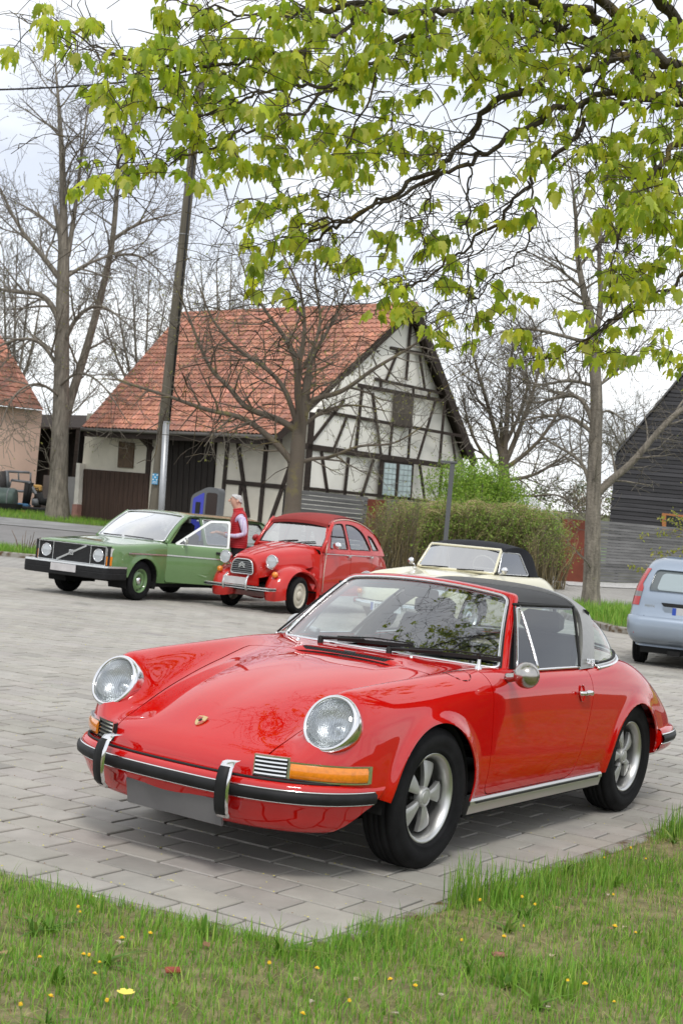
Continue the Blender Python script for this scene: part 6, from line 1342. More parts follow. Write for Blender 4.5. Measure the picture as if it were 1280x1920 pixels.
q = MB(); q.tube([Vector((b.x * 1.018, b.y + .012, b.z - .008)) for b in bc], .011, 6); q.obj('chrome_trim', M_chrome, rw, True)
q = MB(); q.tube([Vector((b.x, b.y, b.z + .016)) for b in bc], .007, 6); q.obj('rubber_seal', M_blk, rw, True)
# side glass: quarter light and main window with bright frames
for s in (1, -1):
    X = lambda y, z: s * (.728 - .55 * max(0, z - .86) - .22 * max(0, z - .86) ** 2)
    par = door if s > 0 else door2
    P3 = lambda y, z: (X(y, z), y, z)
    vent = [(.775, .868), (1.045, 1.150), (1.105, 1.160), (1.02, .868)]
    def pane(poly, name, m_, pr, n=9):
        a, b, c, d = [np.array(p_) for p_ in poly]; G = [[P3(*((a * (1 - u) + b * u) * (1 - w_) + (d * (1 - u) + c * u) * w_)) for w_ in np.linspace(0, 1, n)] for u in np.linspace(0, 1, n)]
        k = MB(); k.grid(G); return k.obj(name, m_, pr, True)
    pane(vent, 'quarter_light', M_glass, par)
    main = [(1.035, .866), (1.12, 1.160), (1.762, 1.152), (1.520, .862)]
    pane(main, 'door_window', M_glass, par)
    def bar(poly, r, name, m_, closed=False):
        k = MB(); pts = []
        for i in range(len(poly) - 1):
            for t in np.linspace(0, 1, 8, endpoint=False): pts.append(P3(*(np.array(poly[i]) * (1 - t) + np.array(poly[i + 1]) * t)))
        pts.append(P3(*poly[-1])); k.tube(pts, r, 6); return k.obj(name, m_, par, True)
    bar([(1.022, .862), (1.112, 1.163)], .008, 'window_divider', M_chrome)
    bar([(.765, .868), (1.045, 1.155)], .006, 'window_frame', M_blk); bar([(.80, .874), (1.058, 1.146), (1.10, 1.152)], .0055, 'window_frame', M_chrome)
    bar([(1.05, 1.166), (1.77, 1.158)], .009, 'window_frame', M_blk); bar([(1.762, 1.155), (1.520, .860)], .0075, 'window_frame', M_blk)
    bar([(.755, .858), (1.2, .857), (1.515, .856)], .0075, 'belt_trim', M_chrome)
    k = MB(); k.grid([[(s * (.716 + .006 * w_), y, .842 + .01 * w_) for w_ in (0, 1)] for y in np.linspace(.74, 1.62, 8)]); k.obj('inner_sill', M_blk, par)
    # door handle in dished recess
    k = MB(); G = []
    for i in range(9):
        for_ = []
        for j in range(24):
            a = 2 * math.pi * j / 24; r = i / 8; for_.append((s * (.7925 - .020 * (1 - r ** 2) - .0045 * math.sin(a) * r), 1.452 + .030 * r * math.cos(a), .728 + .044 * r * math.sin(a)))
        G.append(for_)
    k.grid(G, closed_v=True); k.obj('handle_recess', M_red, par, True, recalc=True)
    k = MB(); k.sweep(curve([(s * .800, 1.395, .731), (s * .822, 1.42, .733), (s * .824, 1.46, .733), (s * .822, 1.50, .733), (s * .806, 1.522, .733)], 14), [(-.006, -.010), (.006, -.011), (.008, 0), (.006, .011), (-.006, .010)]); hd = k.obj('handle', M_chrome, par, True)
    k = MB(); k.lathe([(.0, 0), (.015, 0), (.015, .022), (.011, .030), (0, .031)], 20, frame_to((s * .798, 1.508, .729), (s, 0, 0))); k.obj('handle_button', M_chrome, hd, True, sharp=40)
    # round mirror on the door
    mo = Vector((0, 0, 0)) if s > 0 else Vector((.075, .42, .035))
    k = MB(); Mm = Matrix.Translation(mo) @ frame_to((s * .862, .625, .862), (-.20 * s, 1, .02)); k.lathe([(0, -.070), (.018, -.069), (.036, -.060), (.052, -.042), (.061, -.020), (.064, 0), (.060, .004), (.057, .0)], 36, Mm)
    mr = k.obj('door_mirror', M_alu if s < 0 else mat('mirror_shell', (.46, .44, .41), .22, 1), par, True)
    k = MB(); k.lathe([(0, .0005), (.058, .0005)], 36, Mm); k.obj('mirror_glass', M_chrome, mr)
    k = MB(); k.tube(curve([(s * .745, .655, .832), (s * .790, .648, .842), (s * .835, .635, .858), (s * .850, .605, .860)], 12) + np.array(mo), np.linspace(.024, .015, 12), 12); k.obj('mirror_stem', mr.data.materials[0], mr, True)
# rear bumper corner, tail lamp, exhaust
PR = np.array([(0,3.20),(.30,3.19),(.52,3.15),(.66,3.07),(.745,2.95),(.785,2.81),(.800,2.69),(.802,2.615)]); prr = curve(np.r_[(PR * [-1, 1])[:0:-1], PR], 101)
bandr = lambda prof: np.stack([np.c_[off2(prr, -o), np.full(len(prr), z)] for o, z in prof], 1)
q = MB(); q.grid(bandr([(-.07, .462), (-.01, .460), (.004, .448), (.006, .38), (-.002, .345), (-.03, .318), (-.08, .30)])[:, ::-1]); rb = q.obj('rear_bumper', M_red, CAR, True)
q = MB(); q.grid(bandr([(.004, .428), (.022, .424), (.027, .405), (.022, .385), (.004, .381)])[:, ::-1]); q.obj('rubber_strip', M_rub, rb, True)
q = MB()
for z in (.432, .377): P = off2(prr, -.010); q.tube(np.c_[P, np.full(len(P), z)], .006, 6)
q.obj('chrome_bead', M_chrome, rb, True)
q = MB(); e = bandr([(-.07, .462), (.004, .448), (.006, .38), (-.03, .318), (-.08, .30)])[[0, -1]]
for k in (0, 1): q.add(e[k], [(0, 1, 2, 3, 4)])
q.obj('bumper_end', M_red, rb)
for s in (1, -1):
    q = MB(); G = np.array([[(s * (.50 + .165 * u), 3.105 - .20 * u ** 2.5, .47 + .085 * w_ + .0) for u in np.linspace(0, 1, 10)] for w_ in np.linspace(0, 1, 5)]); G[..., 1] += .035 - .05 * (G[..., 2:3][..., 0] - .47) / .085; q.grid(G)
    q.obj('tail_lamp', M_redlens, CAR, True)
q = MB(); q.lathe([(.028, 0), (.028, .14), (.024, .14), (.024, .02)], 20, frame_to((.46, 3.08, .235), (.1, 1, 0))); q.obj('exhaust', M_alu, CAR, True)
# ---------------------------------------------------------------- interior
q = MB(); q.box((0, .80, .62), (1.36, .30, .30), bevel=.05); q.box((0, .70, .80), (1.30, .30, .07), bevel=.03); q.obj('dashboard', M_leather, CAR)
q = MB(); q.grid([[(x, y, .26) for x in (-.72, .72)] for y in (.6, 2.4)]); q.box((0, 2.05, .70), (1.30, .30, .30), bevel=.05); q.obj('cabin_floor', M_blk, CAR)
for s in (1, -1):
    seat = MB(); G = []
    prof = [(.0, 0), (.0, .10), (.02, .13), (.25, .15), (.45, .13)]
    sx = .35 * s
    G = np.array([[(sx + w_ * .235 * (1 - .10 * (zz > .9)), 1.62 + .28 * (zz - .45) - .03 * (1 - w_ * w_) + dd, zz) for w_ in np.linspace(-1, 1, 11)] for zz, dd in ((.38, 0), (.5, .0), (.65, -.01), (.8, 0), (.93, .015), (.985, .035), (1.0, .06), (.985, .09), (.8, .11), (.5, .11))]); seat.grid(G)
    for k in (0, -1): seat.add(G[:, k], [tuple(range(10))])
    st_ = seat.obj('seat', M_leather, CAR, True, sharp=60)
    k = MB(); k.box((sx, 1.36, .40), (.47, .50, .14), bevel=.045); k.obj('seat_cushion', M_leather, st_)
    k = MB(); k.box((sx, 1.80, 1.055), (.24, .07, .12), bevel=.03); k.obj('headrest', M_leather, st_)
q = MB(); Mw = frame_to((.36, 1.03, .84), (0, .90, .42)); q.tube([Mw @ Vector((.19 * math.cos(a), .19 * math.sin(a), 0)) for a in np.linspace(0, 2 * math.pi, 40, endpoint=False)], .012, 8, closed=True)
for a in (0, math.pi, -math.pi / 2): q.tube([Mw @ Vector((.03 * math.cos(a), .03 * math.sin(a), -.02)), Mw @ Vector((.19 * math.cos(a), .19 * math.sin(a), 0))], .009, 6)
q.tube([Mw @ Vector((0, 0, -.02)), Mw @ Vector((0, 0, -.25))], .03, 8); q.obj('steering_wheel', M_blk, CAR, True)
q = MB(); q.box((0, 1.03, 1.165), (.20, .02, .05), bevel=.01); q.obj('interior_mirror', M_blk, CAR)
# wipers: pivots, arms, blades lying along the lower edge of the glass
for x0, ta, tb in ((-.30, .05, .0), (.13, .0, .0)):
    piv = Vector((x0, .545 + .08 * (x0 / .6) ** 2, .872)); q = MB(); q.lathe([(.016, -.01), (.015, .022), (.010, .03), (0, .031)], 14, Matrix.Translation(piv))
    lift = lambda P_: Vector(P_) + Vector((0, -.020, .026))
    tipx = x0 + .40; mid = lift(wsc((tipx - .15) / .64, .060)); end = lift(wsc((tipx) / .64, .075)); q.tube([piv + Vector((0, 0, .02)), piv.lerp(mid, .35) + Vector((0, -.006, .014)), mid], [.010, .008, .005], 6)
    wp = q.obj('wiper', M_blk, CAR, True); q = MB(); a = lift(wsc((tipx - .32) / .64, .045)); b = lift(wsc((tipx + .12) / .64, .10)); q.sweep([a.lerp(b, t) + Vector((0, .004, -.010)) for t in np.linspace(0, 1, 9)], [(-.004, -.012), (.004, -.012), (.006, .006), (-.006, .006)]); q.tube([a, a.lerp(b, .5) + Vector((0, -.006, .010)), b], .004, 5); q.obj('wiper_blade', M_blk, wp)
q = MB()
for x0 in (-.42, .27): q.lathe([(.010, -.004), (.009, .006), (0, .010)], 10, Matrix.Translation(Vector((x0, .535, .868))))
q.obj('washer_jets', M_chrome, CAR, True)
q = MB(); pa = on_body(.640, .545); q.lathe([(.018, -.004), (.016, .012), (.009, .016), (.0075, .045), (0, .047)], 14, Matrix.Translation(Vector(pa))); q.obj('aerial_base', M_chrome, CAR, True)
q = MB(); q.tube([Vector(pa) + Vector((0, 0, .045)), Vector(pa) + Vector((0, 0, .085))], [.006, .004], 6); q.obj('aerial', M_blk, CAR, True)
# =================================================================== tools for the other cars
def steel_wheel(parent, x, y, s, R, w, rim_r, m_rim, m_cap, rz0=0.0, slots=0, capr=.06, dish=.03, face=.0, z=None):
    wl = bpy.data.objects.new('wheel', None); COL.objects.link(wl); wl.parent = parent; wl.location = (x, y, (R - .004) if z is None else z); wl.rotation_euler = (0, 0, rz0 + (0 if s > 0 else math.pi)); A = Matrix.Rotation(rad(90), 4, 'Y')
    q = MB(); q.lathe(tyre_profile(R, rim_r, w), 48, A); q.obj('tyre', M_tyre, wl, True, recalc=True)
    h = w / 2
    q = MB(); q.lathe([(rim_r - .004, -h * .6), (rim_r - .006, h * .60), (rim_r + .006, h * .78), (rim_r + .004, h * .84), (rim_r - .006, h * .80), (rim_r - .018, h * .62), (rim_r - .024, h * .38), (rim_r * .80, h * .30 + face), (rim_r * .68, h * .34 + dish + face), (rim_r * .48, h * .36 + dish + face), (rim_r * .36, h * .22 + face), (0, h * .22 + face)], 48, A); rm = q.obj('rim', m_rim, wl, True, recalc=True)
    q = MB(); q.lathe([(capr, h * .2 + face), (capr, h * .42 + face), (capr * .9, h * .52 + face + .012), (capr * .55, h * .58 + face + .02), (0, h * .60 + face + .022)], 28, A); q.obj('hub_cap', m_cap, wl, True)
    for k in range(slots):
        a = 2 * math.pi * k / slots; q = MB(); q.box((0, 0, 0), (.020, .036, .004), bevel=.001); q.xf(A @ Matrix.Rotation(a, 4, 'Z') @ Matrix.Translation((rim_r * .79, 0, h * .31 + face + .004))); q.obj('slot', M_blk, rm)
    return wl
def mirror_pair(fn):
    for s in (1, -1): fn(s)
def side_sheet(outline, holes, xf, y0, y1, z0, z1, ny, nz, gap=.0):
    """flat-ish car side with window openings: grid in y, z with x = xf(y, z)"""
    G = np.array([[(xf(y, z), y, z) for z in np.linspace(z0, z1, nz)] for y in np.linspace(y0, y1, ny)]); V, F = grid_mesh(G)
    f = rpoly_sdf(outline); V, F, _ = clip(V, F, lambda q: f(q[:, 1:3]))
    for h in holes: g = rpoly_sdf(h); V, F, _ = clip(V, F, lambda q: -g(q[:, 1:3]))
    return V, F
def pane_sheet(poly, xf, inset=.004, n=10):
    P = np.array(poly); G = np.array([[(xf(y, z) - inset, y, z) for z in np.linspace(P[:, 1].min(), P[:, 1].max(), n)] for y in np.linspace(P[:, 0].min(), P[:, 0].max(), n * 2)]); V, F = grid_mesh(G); f = rpoly_sdf(poly); V, F, _ = clip(V, F, lambda q: f(q[:, 1:3])); return V, F
def ring(poly, xf, r, out=.0): return [(xf(y, z) + out, y, z) for y, z in poly]
def put(VF, name, m, par, s=1, smooth=True, depth=0.0, vec=None):
    V, F = VF
    if depth: V, F = flange(V, F, depth, vec)
    if s < 0: V, F = flip_x(V, F)
    return mesh_obj(name, V, F, m, par, smooth)
def disc_lamp(par, c, n, R, m_ring=None, name='headlight', depth=.05):
    Mh = frame_to(c, n); q = MB(); q.lathe([(R * .96, -depth), (R * 1.06, -.006), (R * 1.08, .004), (R * 1.02, .012), (R * .95, .010), (R * .94, -.01)], 32, Mh); h = q.obj(name, m_ring or M_chrome, par, True)
    q = MB(); q.lathe([(R * .95, .003), (R * .7, .001), (R * .4, .003), (R * .2, .001), (0, .004)], 28, Mh); q.obj('reflector', M_refl2, h, True); q = MB(); q.lathe([(R * .95, .005), (R * .7, .016), (R * .35, .022), (0, .024)], 28, Mh); q.obj('lens', M_lens, h, True); return h
M_cabin = mat('dark_cabin', (.022, .021, .022), .8); M_glass2 = glass_mat('pale_glass', (.72, .76, .76), 2.4); M_refl2 = mat('bright_reflector', (.74, .75, .76), .45, .12); M_glassw = glass_mat('bright_windscreen', (.66, .70, .71), 5.5); M_white_trim = mat('bright_trim', (.72, .73, .73), .25, .85)
# =================================================================== green estate car
M_green = paint('sage_green_paint', (.13, .23, .09), .36, .05, spec=.2)
VOL = thing('estate_car', 'sage green boxy estate car with its front door open at the left', 'car', (-3.75, 23.28, 0), rad(-32))
LV_ = _m([(-.745,0,.825),(-.70,0,.862),(-.3,0,.90),(.2,0,.943),(.52,0,.965),(1.2,0,.965),(3.4,0,.965),(3.86,0,.96)], [(-.742,.42,.82),(-.70,.43,.856),(-.3,.44,.894),(.2,.45,.936),(.52,.46,.958),(1.2,.46,.96),(3.4,.46,.96),(3.86,.46,.955)],
 [(-.735,.70,.812),(-.69,.725,.842),(-.3,.74,.878),(.2,.755,.915),(.52,.765,.932),(1.2,.77,.935),(3.4,.77,.935),(3.85,.75,.93)], [(-.725,.775,.785),(-.66,.80,.815),(-.3,.815,.848),(.2,.825,.882),(.52,.832,.900),(1.2,.836,.905),(3.4,.83,.905),(3.85,.79,.90)],
 [(-.72,.79,.68),(-.62,.825,.70),(-.3,.842,.715),(.2,.848,.735),(.52,.851,.742),(1.2,.856,.745),(3.4,.85,.745),(3.86,.81,.74)], [(-.72,.79,.53),(-.62,.83,.53),(-.3,.846,.53),(.2,.85,.53),(.52,.852,.53),(1.2,.856,.53),(3.4,.85,.53),(3.86,.81,.53)], [(-.72,.78,.42),(-.62,.81,.40),(-.3,.825,.36),(.2,.825,.30),(.52,.825,.288),(1.2,.828,.286),(2.2,.828,.288),(3.0,.825,.34),(3.86,.80,.42)])
VA = ((0., .315, .362), (2.64, .315, .355))
def _vf(G):
    for cy, cz, R in VA:
        r = np.hypot(G[..., 1] - cy, G[..., 2] - cz); G[..., 0] += np.clip((G[..., 0] - .76) / .05, 0, 1) * .016 * np.exp(-(np.maximum(r - R, 0) / .05) ** 2)
    return G
GV = loft(LV_, np.r_[np.linspace(-.745, -.6, 10)[:-1], np.linspace(-.6, .6, 50)[:-1], np.linspace(.6, 2.1, 30)[:-1], np.linspace(2.1, 3.2, 40)[:-1], np.linspace(3.2, 3.86, 14)], -.3, 3.4, [6, 6, 6, 6, 7, 7], _vf)
V, F = grid_mesh(GV, True)
for c in VA: V, F, _ = clip(V, F, arch(c))
ck = rpoly_sdf([(-.3,.50),(0,.50),(.4,.53),(.62,.59),(.72,.66),(.775,.80),(.785,1.2),(.785,3.70),(.70,3.80),(-.3,3.82)]); V, F, _ = clip(V, F, lambda q: np.where(q[:, 2] > .87, ck(q[:, :2]), -1), -1)
dp = rpoly_sdf(round_poly([(.555,1.0),(.545,.50),(.56,.31),(1.48,.31),(1.585,.60),(1.60,1.0)], .03, 4)); ddf = lambda q: np.where(q[:, 0] > .70, dp(q[:, 1:3]), -1)
Vd_, Fd_, _ = clip(V, F, lambda q: ddf(q) - .003); Vo, Fo, _ = clip(V, F, lambda q: -ddf(q) - .003)
dp2 = rpoly_sdf(round_poly([(1.62,1.0),(1.61,.62),(1.50,.31),(2.22,.31),(2.36,.62),(2.42,1.0)], .03, 4)); ddf2 = lambda q: np.where(q[:, 0] > .70, dp2(q[:, 1:3]), -1)
Vr_, Fr_, _ = clip(Vo, Fo, lambda q: ddf2(q) - .003); Vo, Fo, _ = clip(Vo, Fo, lambda q: -ddf2(q) - .003)
hv = rpoly_sdf([(-.4,-.9),(.735,-.9),(.755,-.3),(.775,.30),(.77,.44),(.70,.47),(-.4,.42)]); hfv = lambda q: np.where(q[:, 2] > .80, hv(q[:, :2]), -1)
Vh_, Fh_, _ = clip(Vo, Fo, lambda q: hfv(q) - .003); Vo, Fo, _ = clip(Vo, Fo, lambda q: -hfv(q) - .003)
nf = lambda v: v[0] > 1e-4
mesh_obj('body', *mirror(*flange(Vo, Fo, .02, sel=nf)), M_green, VOL, True); mesh_obj('hood', *mirror(*flange(Vh_, Fh_, .015, sel=nf)), M_green, VOL, True)
put((Vr_, Fr_), 'rear_door', M_green, VOL, 1, depth=.02); put((Vr_, Fr_), 'rear_door', M_green, VOL, -1, depth=.02); put((Vd_, Fd_), 'door', M_green, VOL, -1, depth=.02)
xv_ = lambda y, z: .802 - .36 * max(0, z - .92) - .10 * max(0, z - .92) ** 2 - .02 * max(0, y - 2.6)
gl = [(.60,.905),(1.235,1.385),(1.32,1.415),(3.40,1.415),(3.52,1.395),(3.83,.905)]; W1 = round_poly([(.79,.955),(1.285,1.345),(1.60,1.365),(1.57,.955)], .03, 4); W2 = round_poly([(1.66,.955),(1.685,1.365),(2.50,1.365),(2.40,.955)], .03, 4); W3 = round_poly([(2.52,.955),(2.60,1.362),(3.38,1.355),(3.58,.955)], .05, 4)
DO = round_poly([(.62,.90),(1.25,1.375),(1.62,1.385),(1.60,.90)], .02, 3)
mirror_pair(lambda s: put(side_sheet(gl, [W2, W3, DO] if s > 0 else [W1, W2, W3], xv_, .55, 3.86, .90, 1.42, 90, 22), 'side_frame', M_green, VOL, s, depth=.03, vec=(-1, 0, 0)))
for s in (1, -1):
    for nm, W_ in (('rear_door_window', W2), ('cargo_window', W3)) + ((('door_window', W1),) if s < 0 else ()):
        g = put(pane_sheet(W_, xv_, .012), nm, M_glass2, VOL, s); q = MB(); q.tube([(s * x, y, z) for x, y, z in ring(W_, xv_, 0, .002)], .011, 5, closed=True); q.obj('frame', M_white_trim if nm != 'cargo_window' else M_blk, g, True)
# windscreen, roof, tailgate
def vws(t, v): k = abs(t); x = t * (.705 + (.605 - .705) * v); return (x, (.50 + .12 * k ** 2.2) * (1 - v) + (1.14 + .07 * k ** 2.2) * v - .03 * math.sin(math.pi * v), .955 * (1 - v) + (1.392 + .022 * (1 - k * k)) * v + .012 * math.sin(math.pi * v))
q = MB(); q.grid([[vws(t, v) for t in np.linspace(-1, 1, 25)] for v in np.linspace(0, 1, 9)]); w_ = q.obj('windscreen', M_glassw, VOL, True)
ol = [vws(a, b) for a, b in [(t, 0) for t in np.linspace(-.97, .97, 20)] + [(1, v) for v in np.linspace(.04, .93, 10)] + [(t, 1) for t in np.linspace(.95, -.95, 18)] + [(-1, v) for v in np.linspace(.93, .04, 10)]]
q = MB(); q.tube([(x, y - .006, z + .008) for x, y, z in ol], .014, 5, closed=True); q.obj('chrome_surround', M_white_trim, w_, True)
q = MB(); G = np.array([[(t * (.640 - .012 * (y > 3.4)), y + .05 * t * t * (1 if y < 1.3 else 0), 1.462 - .052 * abs(t) ** 3 - (.045 * (1 - (y - 1.13) / .25) ** 2 if y < 1.38 else 0) - (.06 * ((y - 3.3) / .25) ** 2 if y > 3.3 else 0)) for t in np.linspace(-1, 1, 21)] for y in np.r_[np.linspace(1.13, 1.38, 7), np.linspace(1.6, 3.3, 8), np.linspace(3.36, 3.58, 5)]]); q.grid(G); lo_ = G.copy(); lo_[..., 2] -= .04; lo_[..., 0] *= .97; q.grid(lo_)
q.obj('roof', mat('faded_green_roof', (.13, .21, .085), .34, 0, 1, noise=dict(scale=1.5, col2=(.34, .33, .13), lo=.52, hi=.75)), VOL, True)
for s in (1, -1):
    q = MB(); P = [(s * (.735 - .0 + 0), .60, .92), (s * .70, .78, 1.04), (s * .668, .96, 1.17), (s * .640, 1.14, 1.30), (s * .622, 1.24, 1.375)]; P = [(s * (abs(vws(1, v)[0]) + .034), vws(1, v)[1] + .035, vws(1, v)[2]) for v in np.linspace(-.05, 1, 9)]; q.tube(P, .036, 8); q.obj('pillar', M_green, VOL, True)
q = MB(); q.grid([[(t * (.60 + .10 * v), 3.56 + .27 * v, 1.395 - .45 * v) for t in np.linspace(-1, 1, 9)] for v in np.linspace(0, 1, 6)]); q.obj('tailgate_window', M_glass2, VOL, True)
q = MB(); q.grid([[(t * .80, 3.84 + .03 * math.sin(v * 3), .96 - .55 * v) for t in np.linspace(-1, 1, 9)] for v in np.linspace(0, 1, 6)]); q.obj('tailgate', M_green, VOL, True)
q = MB(); q.box((0, 3.92, .46), (1.68, .14, .16), bevel=.03); q.obj('rear_bumper', M_rub, VOL)
# front: apron, grille frame, lamps, indicators, bumper
q = MB(); q.box((0, -.735, .65), (1.55, .03, .36)); q.obj('front_panel', M_blk, VOL)
q = MB(); q.prism([(-.38, -.757, .535), (.38, -.757, .535), (.38, -.757, .815), (-.38, -.757, .815)], (0, .02, 0)); gr = q.obj('grille', M_blk, VOL)
for k in range(13): q = MB(); q.box((0, -.760, .553 + .0205 * k), (.75, .008, .006)); q.obj('slat', mat('dark_slat', (.05, .05, .052), .4) if k == 0 else bpy.data.materials['dark_slat'], gr)
q = MB(); q.sweep([(-.30, -.768, .545), (.30, -.768, .805)], [(-.006, -.015), (.006, -.015), (.006, .015), (-.006, .015)], ups=(-.4, 0, .9)); q.obj('diagonal_bar', M_white_trim, gr)
q = MB(); q.box((0, -.776, .675), (.092, .012, .086), bevel=.006); eb = q.obj('emblem', M_white_trim, gr); q = MB(); q.box((0, -.783, .675), (.05, .004, .05)); q.obj('emblem_centre', M_blk, eb)
q = MB(); q.tube([(.018 * math.cos(a), -.786, .675 + .018 * math.sin(a)) for a in np.linspace(0, 6.283, 16, endpoint=False)], .005, 5, closed=True); q.obj('emblem_ring', M_white_trim, eb, True)
for nm, x0, x1 in (('headlight_surround', .39, .695), ('headlight_surround', -.695, -.39)):
    q = MB(); q.prism([(x0, -.752, .535), (x1, -.752, .535), (x1, -.745, .815), (x0, -.745, .815)], (0, .02, 0)); q.obj(nm, M_blk, VOL)
for x in (-.392, .392, -.70, .70): q = MB(); q.box((x, -.757, .675), (.012, .016, .29)); q.obj('chrome_strip', M_white_trim, VOL)
for z in (.530, .820): q = MB(); q.box((0, -.757, z), (1.42, .018, .012)); q.obj('chrome_strip', M_white_trim, VOL)
for s in (1, -1):
    disc_lamp(VOL, (s * .545, -.752, .675), (0, -1, .02), .098)
    q = MB(); q.prism([(s * .712, -.755, .535), (s * .79, -.735, .535), (s * .81, -.64, .535), (s * .79, -.62, .535), (s * .712, -.70, .535)], (0, 0, .14)); q.obj('indicator', M_amber, VOL)
    q = MB(); q.prism([(s * .712, -.752, .677), (s * .788, -.732, .677), (s * .806, -.64, .677), (s * .79, -.62, .677), (s * .712, -.70, .677)], (0, 0, .125)); q.obj('side_lamp', mat('clear_side_lamp', (.62, .62, .60), .2, coat=1) if s > 0 else bpy.data.materials['clear_side_lamp'], VOL)
def wrap(prof, hw, yf, ys, r=.10):
    pl_ = round_poly([(-hw, ys), (-hw, yf), (hw, yf), (hw, ys)], [0, r, r, 0], 7); P = np.array(pl_); t = np.gradient(P, axis=0); n = np.stack([t[:, 1], -t[:, 0]], -1); n /= np.linalg.norm(n, axis=1)[:, None]; return np.stack([np.c_[P + n * o, np.full(len(P), z)] for o, z in prof], 1)
q = MB(); q.grid(wrap([(-.12, .505), (-.02, .51), (0, .50), (.004, .43), (.0, .425), (0, .415), (.004, .41), (0, .33), (-.02, .318), (-.12, .318)], .86, -.935, -.42)); vb = q.obj('front_bumper', M_rub, VOL, True, sharp=40)
q = MB(); q.grid(wrap([(-.10, .512), (-.01, .532), (.004, .527), (.006, .500), (-.01, .498)], .858, -.935, -.42)); q.obj('chrome_top', M_white_trim, vb, True, sharp=40)
q = MB(); q.box((.02, -.952, .435), (.52, .012, .115), bevel=.003); q.obj('licence_plate', mat('pale_plate', (.55, .53, .53), .6, noise=(5, .15)), VOL)
q = MB(); q.box((0, -.62, .40), (1.4, .2, .16)); q.box((0, 1.3, .26), (1.5, 2.0, .08)); q.box((0, 3.3, .34), (1.4, .9, .1)); q.obj('underbody', M_dark, VOL)
for s in (1, -1):
    q = MB(); q.sweep([(s * (.858 if 0 else .853 + .004 * min(1, max(0, (y + .6)))), y, .745) for y in (-.40, 0, .53)], [(-.006, -.010), (.006, -.010), (.006, .010), (-.006, .010)]); q.obj('side_moulding', M_white_trim, VOL)
    q = MB(); q.sweep([(s * .862, y, .748) for y in (1.62, 2.3, 3.0, 3.7)], [(-.006, -.010), (.006, -.010), (.006, .010), (-.006, .010)]); q.obj('side_moulding', M_white_trim, VOL)
    for cy, cz, R in VA:
        q = MB(); ang = np.linspace(rad(-20), rad(200), 24); q.grid([[(s * xx, cy + (R + .01) * math.cos(a), cz + (R + .01) * math.sin(a)) for xx in (.82, .45)] for a in ang]); q.add([(s * .45, cy + (R + .01) * math.cos(a), cz + (R + .01) * math.sin(a)) for a in ang], [tuple(range(24))]); q.obj('wheel_housing', M_dark, VOL)
    steel_wheel(VOL, .715 * s, 0, s, .318, .185, .185, M_green, M_chrome, slots=10, capr=.062, rz0=rad(4)); steel_wheel(VOL, .70 * s, 2.64, s, .318, .185, .185, M_green, M_chrome, slots=10, capr=.062)
    q = MB(); q.sweep([(s * .56, .52, .975), (s * .30, .50, .985), (s * -.02, .485, .99)] if s > 0 else [(-.10, .50, .99), (-.35, .53, .985), (-.58, .60, .99)], [(-.008, -.006), (.008, -.006), (.008, .010), (-.008, .010)]); q.obj('wiper', M_blk, VOL)
# cabin: floor, dashboard, seats, steering wheel
q = MB(); q.box((0, 2.1, .36), (1.50, 3.2, .04)); q.obj('cabin_floor', M_cabin, VOL); q = MB(); q.box((0, .78, .80), (1.46, .36, .24), bevel=.05); q.obj('dashboard', M_cabin, VOL)
for s in (1, -1):
    for yy in (1.55, 2.45):
        q = MB(); q.box((.36 * s, yy - .28, .52), (.52, .52, .18), bevel=.05); q.box((.36 * s, yy + .03, .86), (.50, .16, .56), bevel=.06); q.box((.36 * s, yy + .07, 1.20), (.26, .09, .16), bevel=.03); q.obj('seat', M_cabin, VOL)
q = MB(); Mw = frame_to((.36, 1.06, .86), (0, .85, .5)); q.tube([Mw @ Vector((.19 * math.cos(a), .19 * math.sin(a), 0)) for a in np.linspace(0, 6.283, 24, endpoint=False)], .014, 6, closed=True); q.obj('steering_wheel', M_blk, VOL, True)
# open driver's door, swung about its front edge
dr = bpy.data.objects.new('front_door', None); COL.objects.link(dr); dr.parent = VOL; dr.location = (.835, .556, 0); dr.rotation_euler = (0, 0, rad(-42)); sh_ = np.array([.835, .556, 0])
Vq, Fq_ = flange(Vd_, Fd_, .05, vec=(-1, 0, 0)); mesh_obj('door_panel', Vq - sh_, Fq_, M_green, dr, True)
q = MB(); q.prism([(.80 - .835, y - .556, z) for y, z in ((.575, .33), (1.47, .33), (1.57, .60), (1.585, .90), (.575, .90))], (.012, 0, 0)); q.obj('door_card', M_cabin, dr)
wf = round_poly([(.655,.925),(1.255,1.362),(1.585,1.382),(1.60,1.36),(1.578,.925)], .02, 3); wi = round_poly([(.745,.945),(1.268,1.330),(1.562,1.345),(1.545,.945)], .02, 3)
Vw, Fw = side_sheet(wf, [wi], xv_, .6, 1.65, .90, 1.42, 40, 22); Vw, Fw = flange(Vw, Fw, .03, vec=(-1, 0, 0)); mesh_obj('window_frame', Vw - sh_, Fw, mat('white_window_frame', (.70, .72, .70), .35, .3), dr, False)
Vw, Fw = pane_sheet(wi, xv_, .015); mesh_obj('door_glass', Vw - sh_, Fw, M_glass2, dr, True)
q = MB(); q.box((.858 - .835 + .012, 1.43 - .556, .845), (.018, .15, .036), bevel=.006); q.obj('handle', M_blk, dr)
q = MB(); q.sweep([(.857 - .835, y - .556, .748) for y in (.56, 1.0, 1.58)], [(-.006, -.010), (.006, -.010), (.006, .010), (-.006, .010)]); q.obj('side_moulding', M_white_trim, dr)
q = MB(); q.box((.81 + .10 - .835, .84 - .556, 1.00), (.14, .04, .10), bevel=.02); q.box((.81 + .02 - .835, .84 - .556, .965), (.10, .02, .02)); q.obj('mirror', M_chrome, dr)
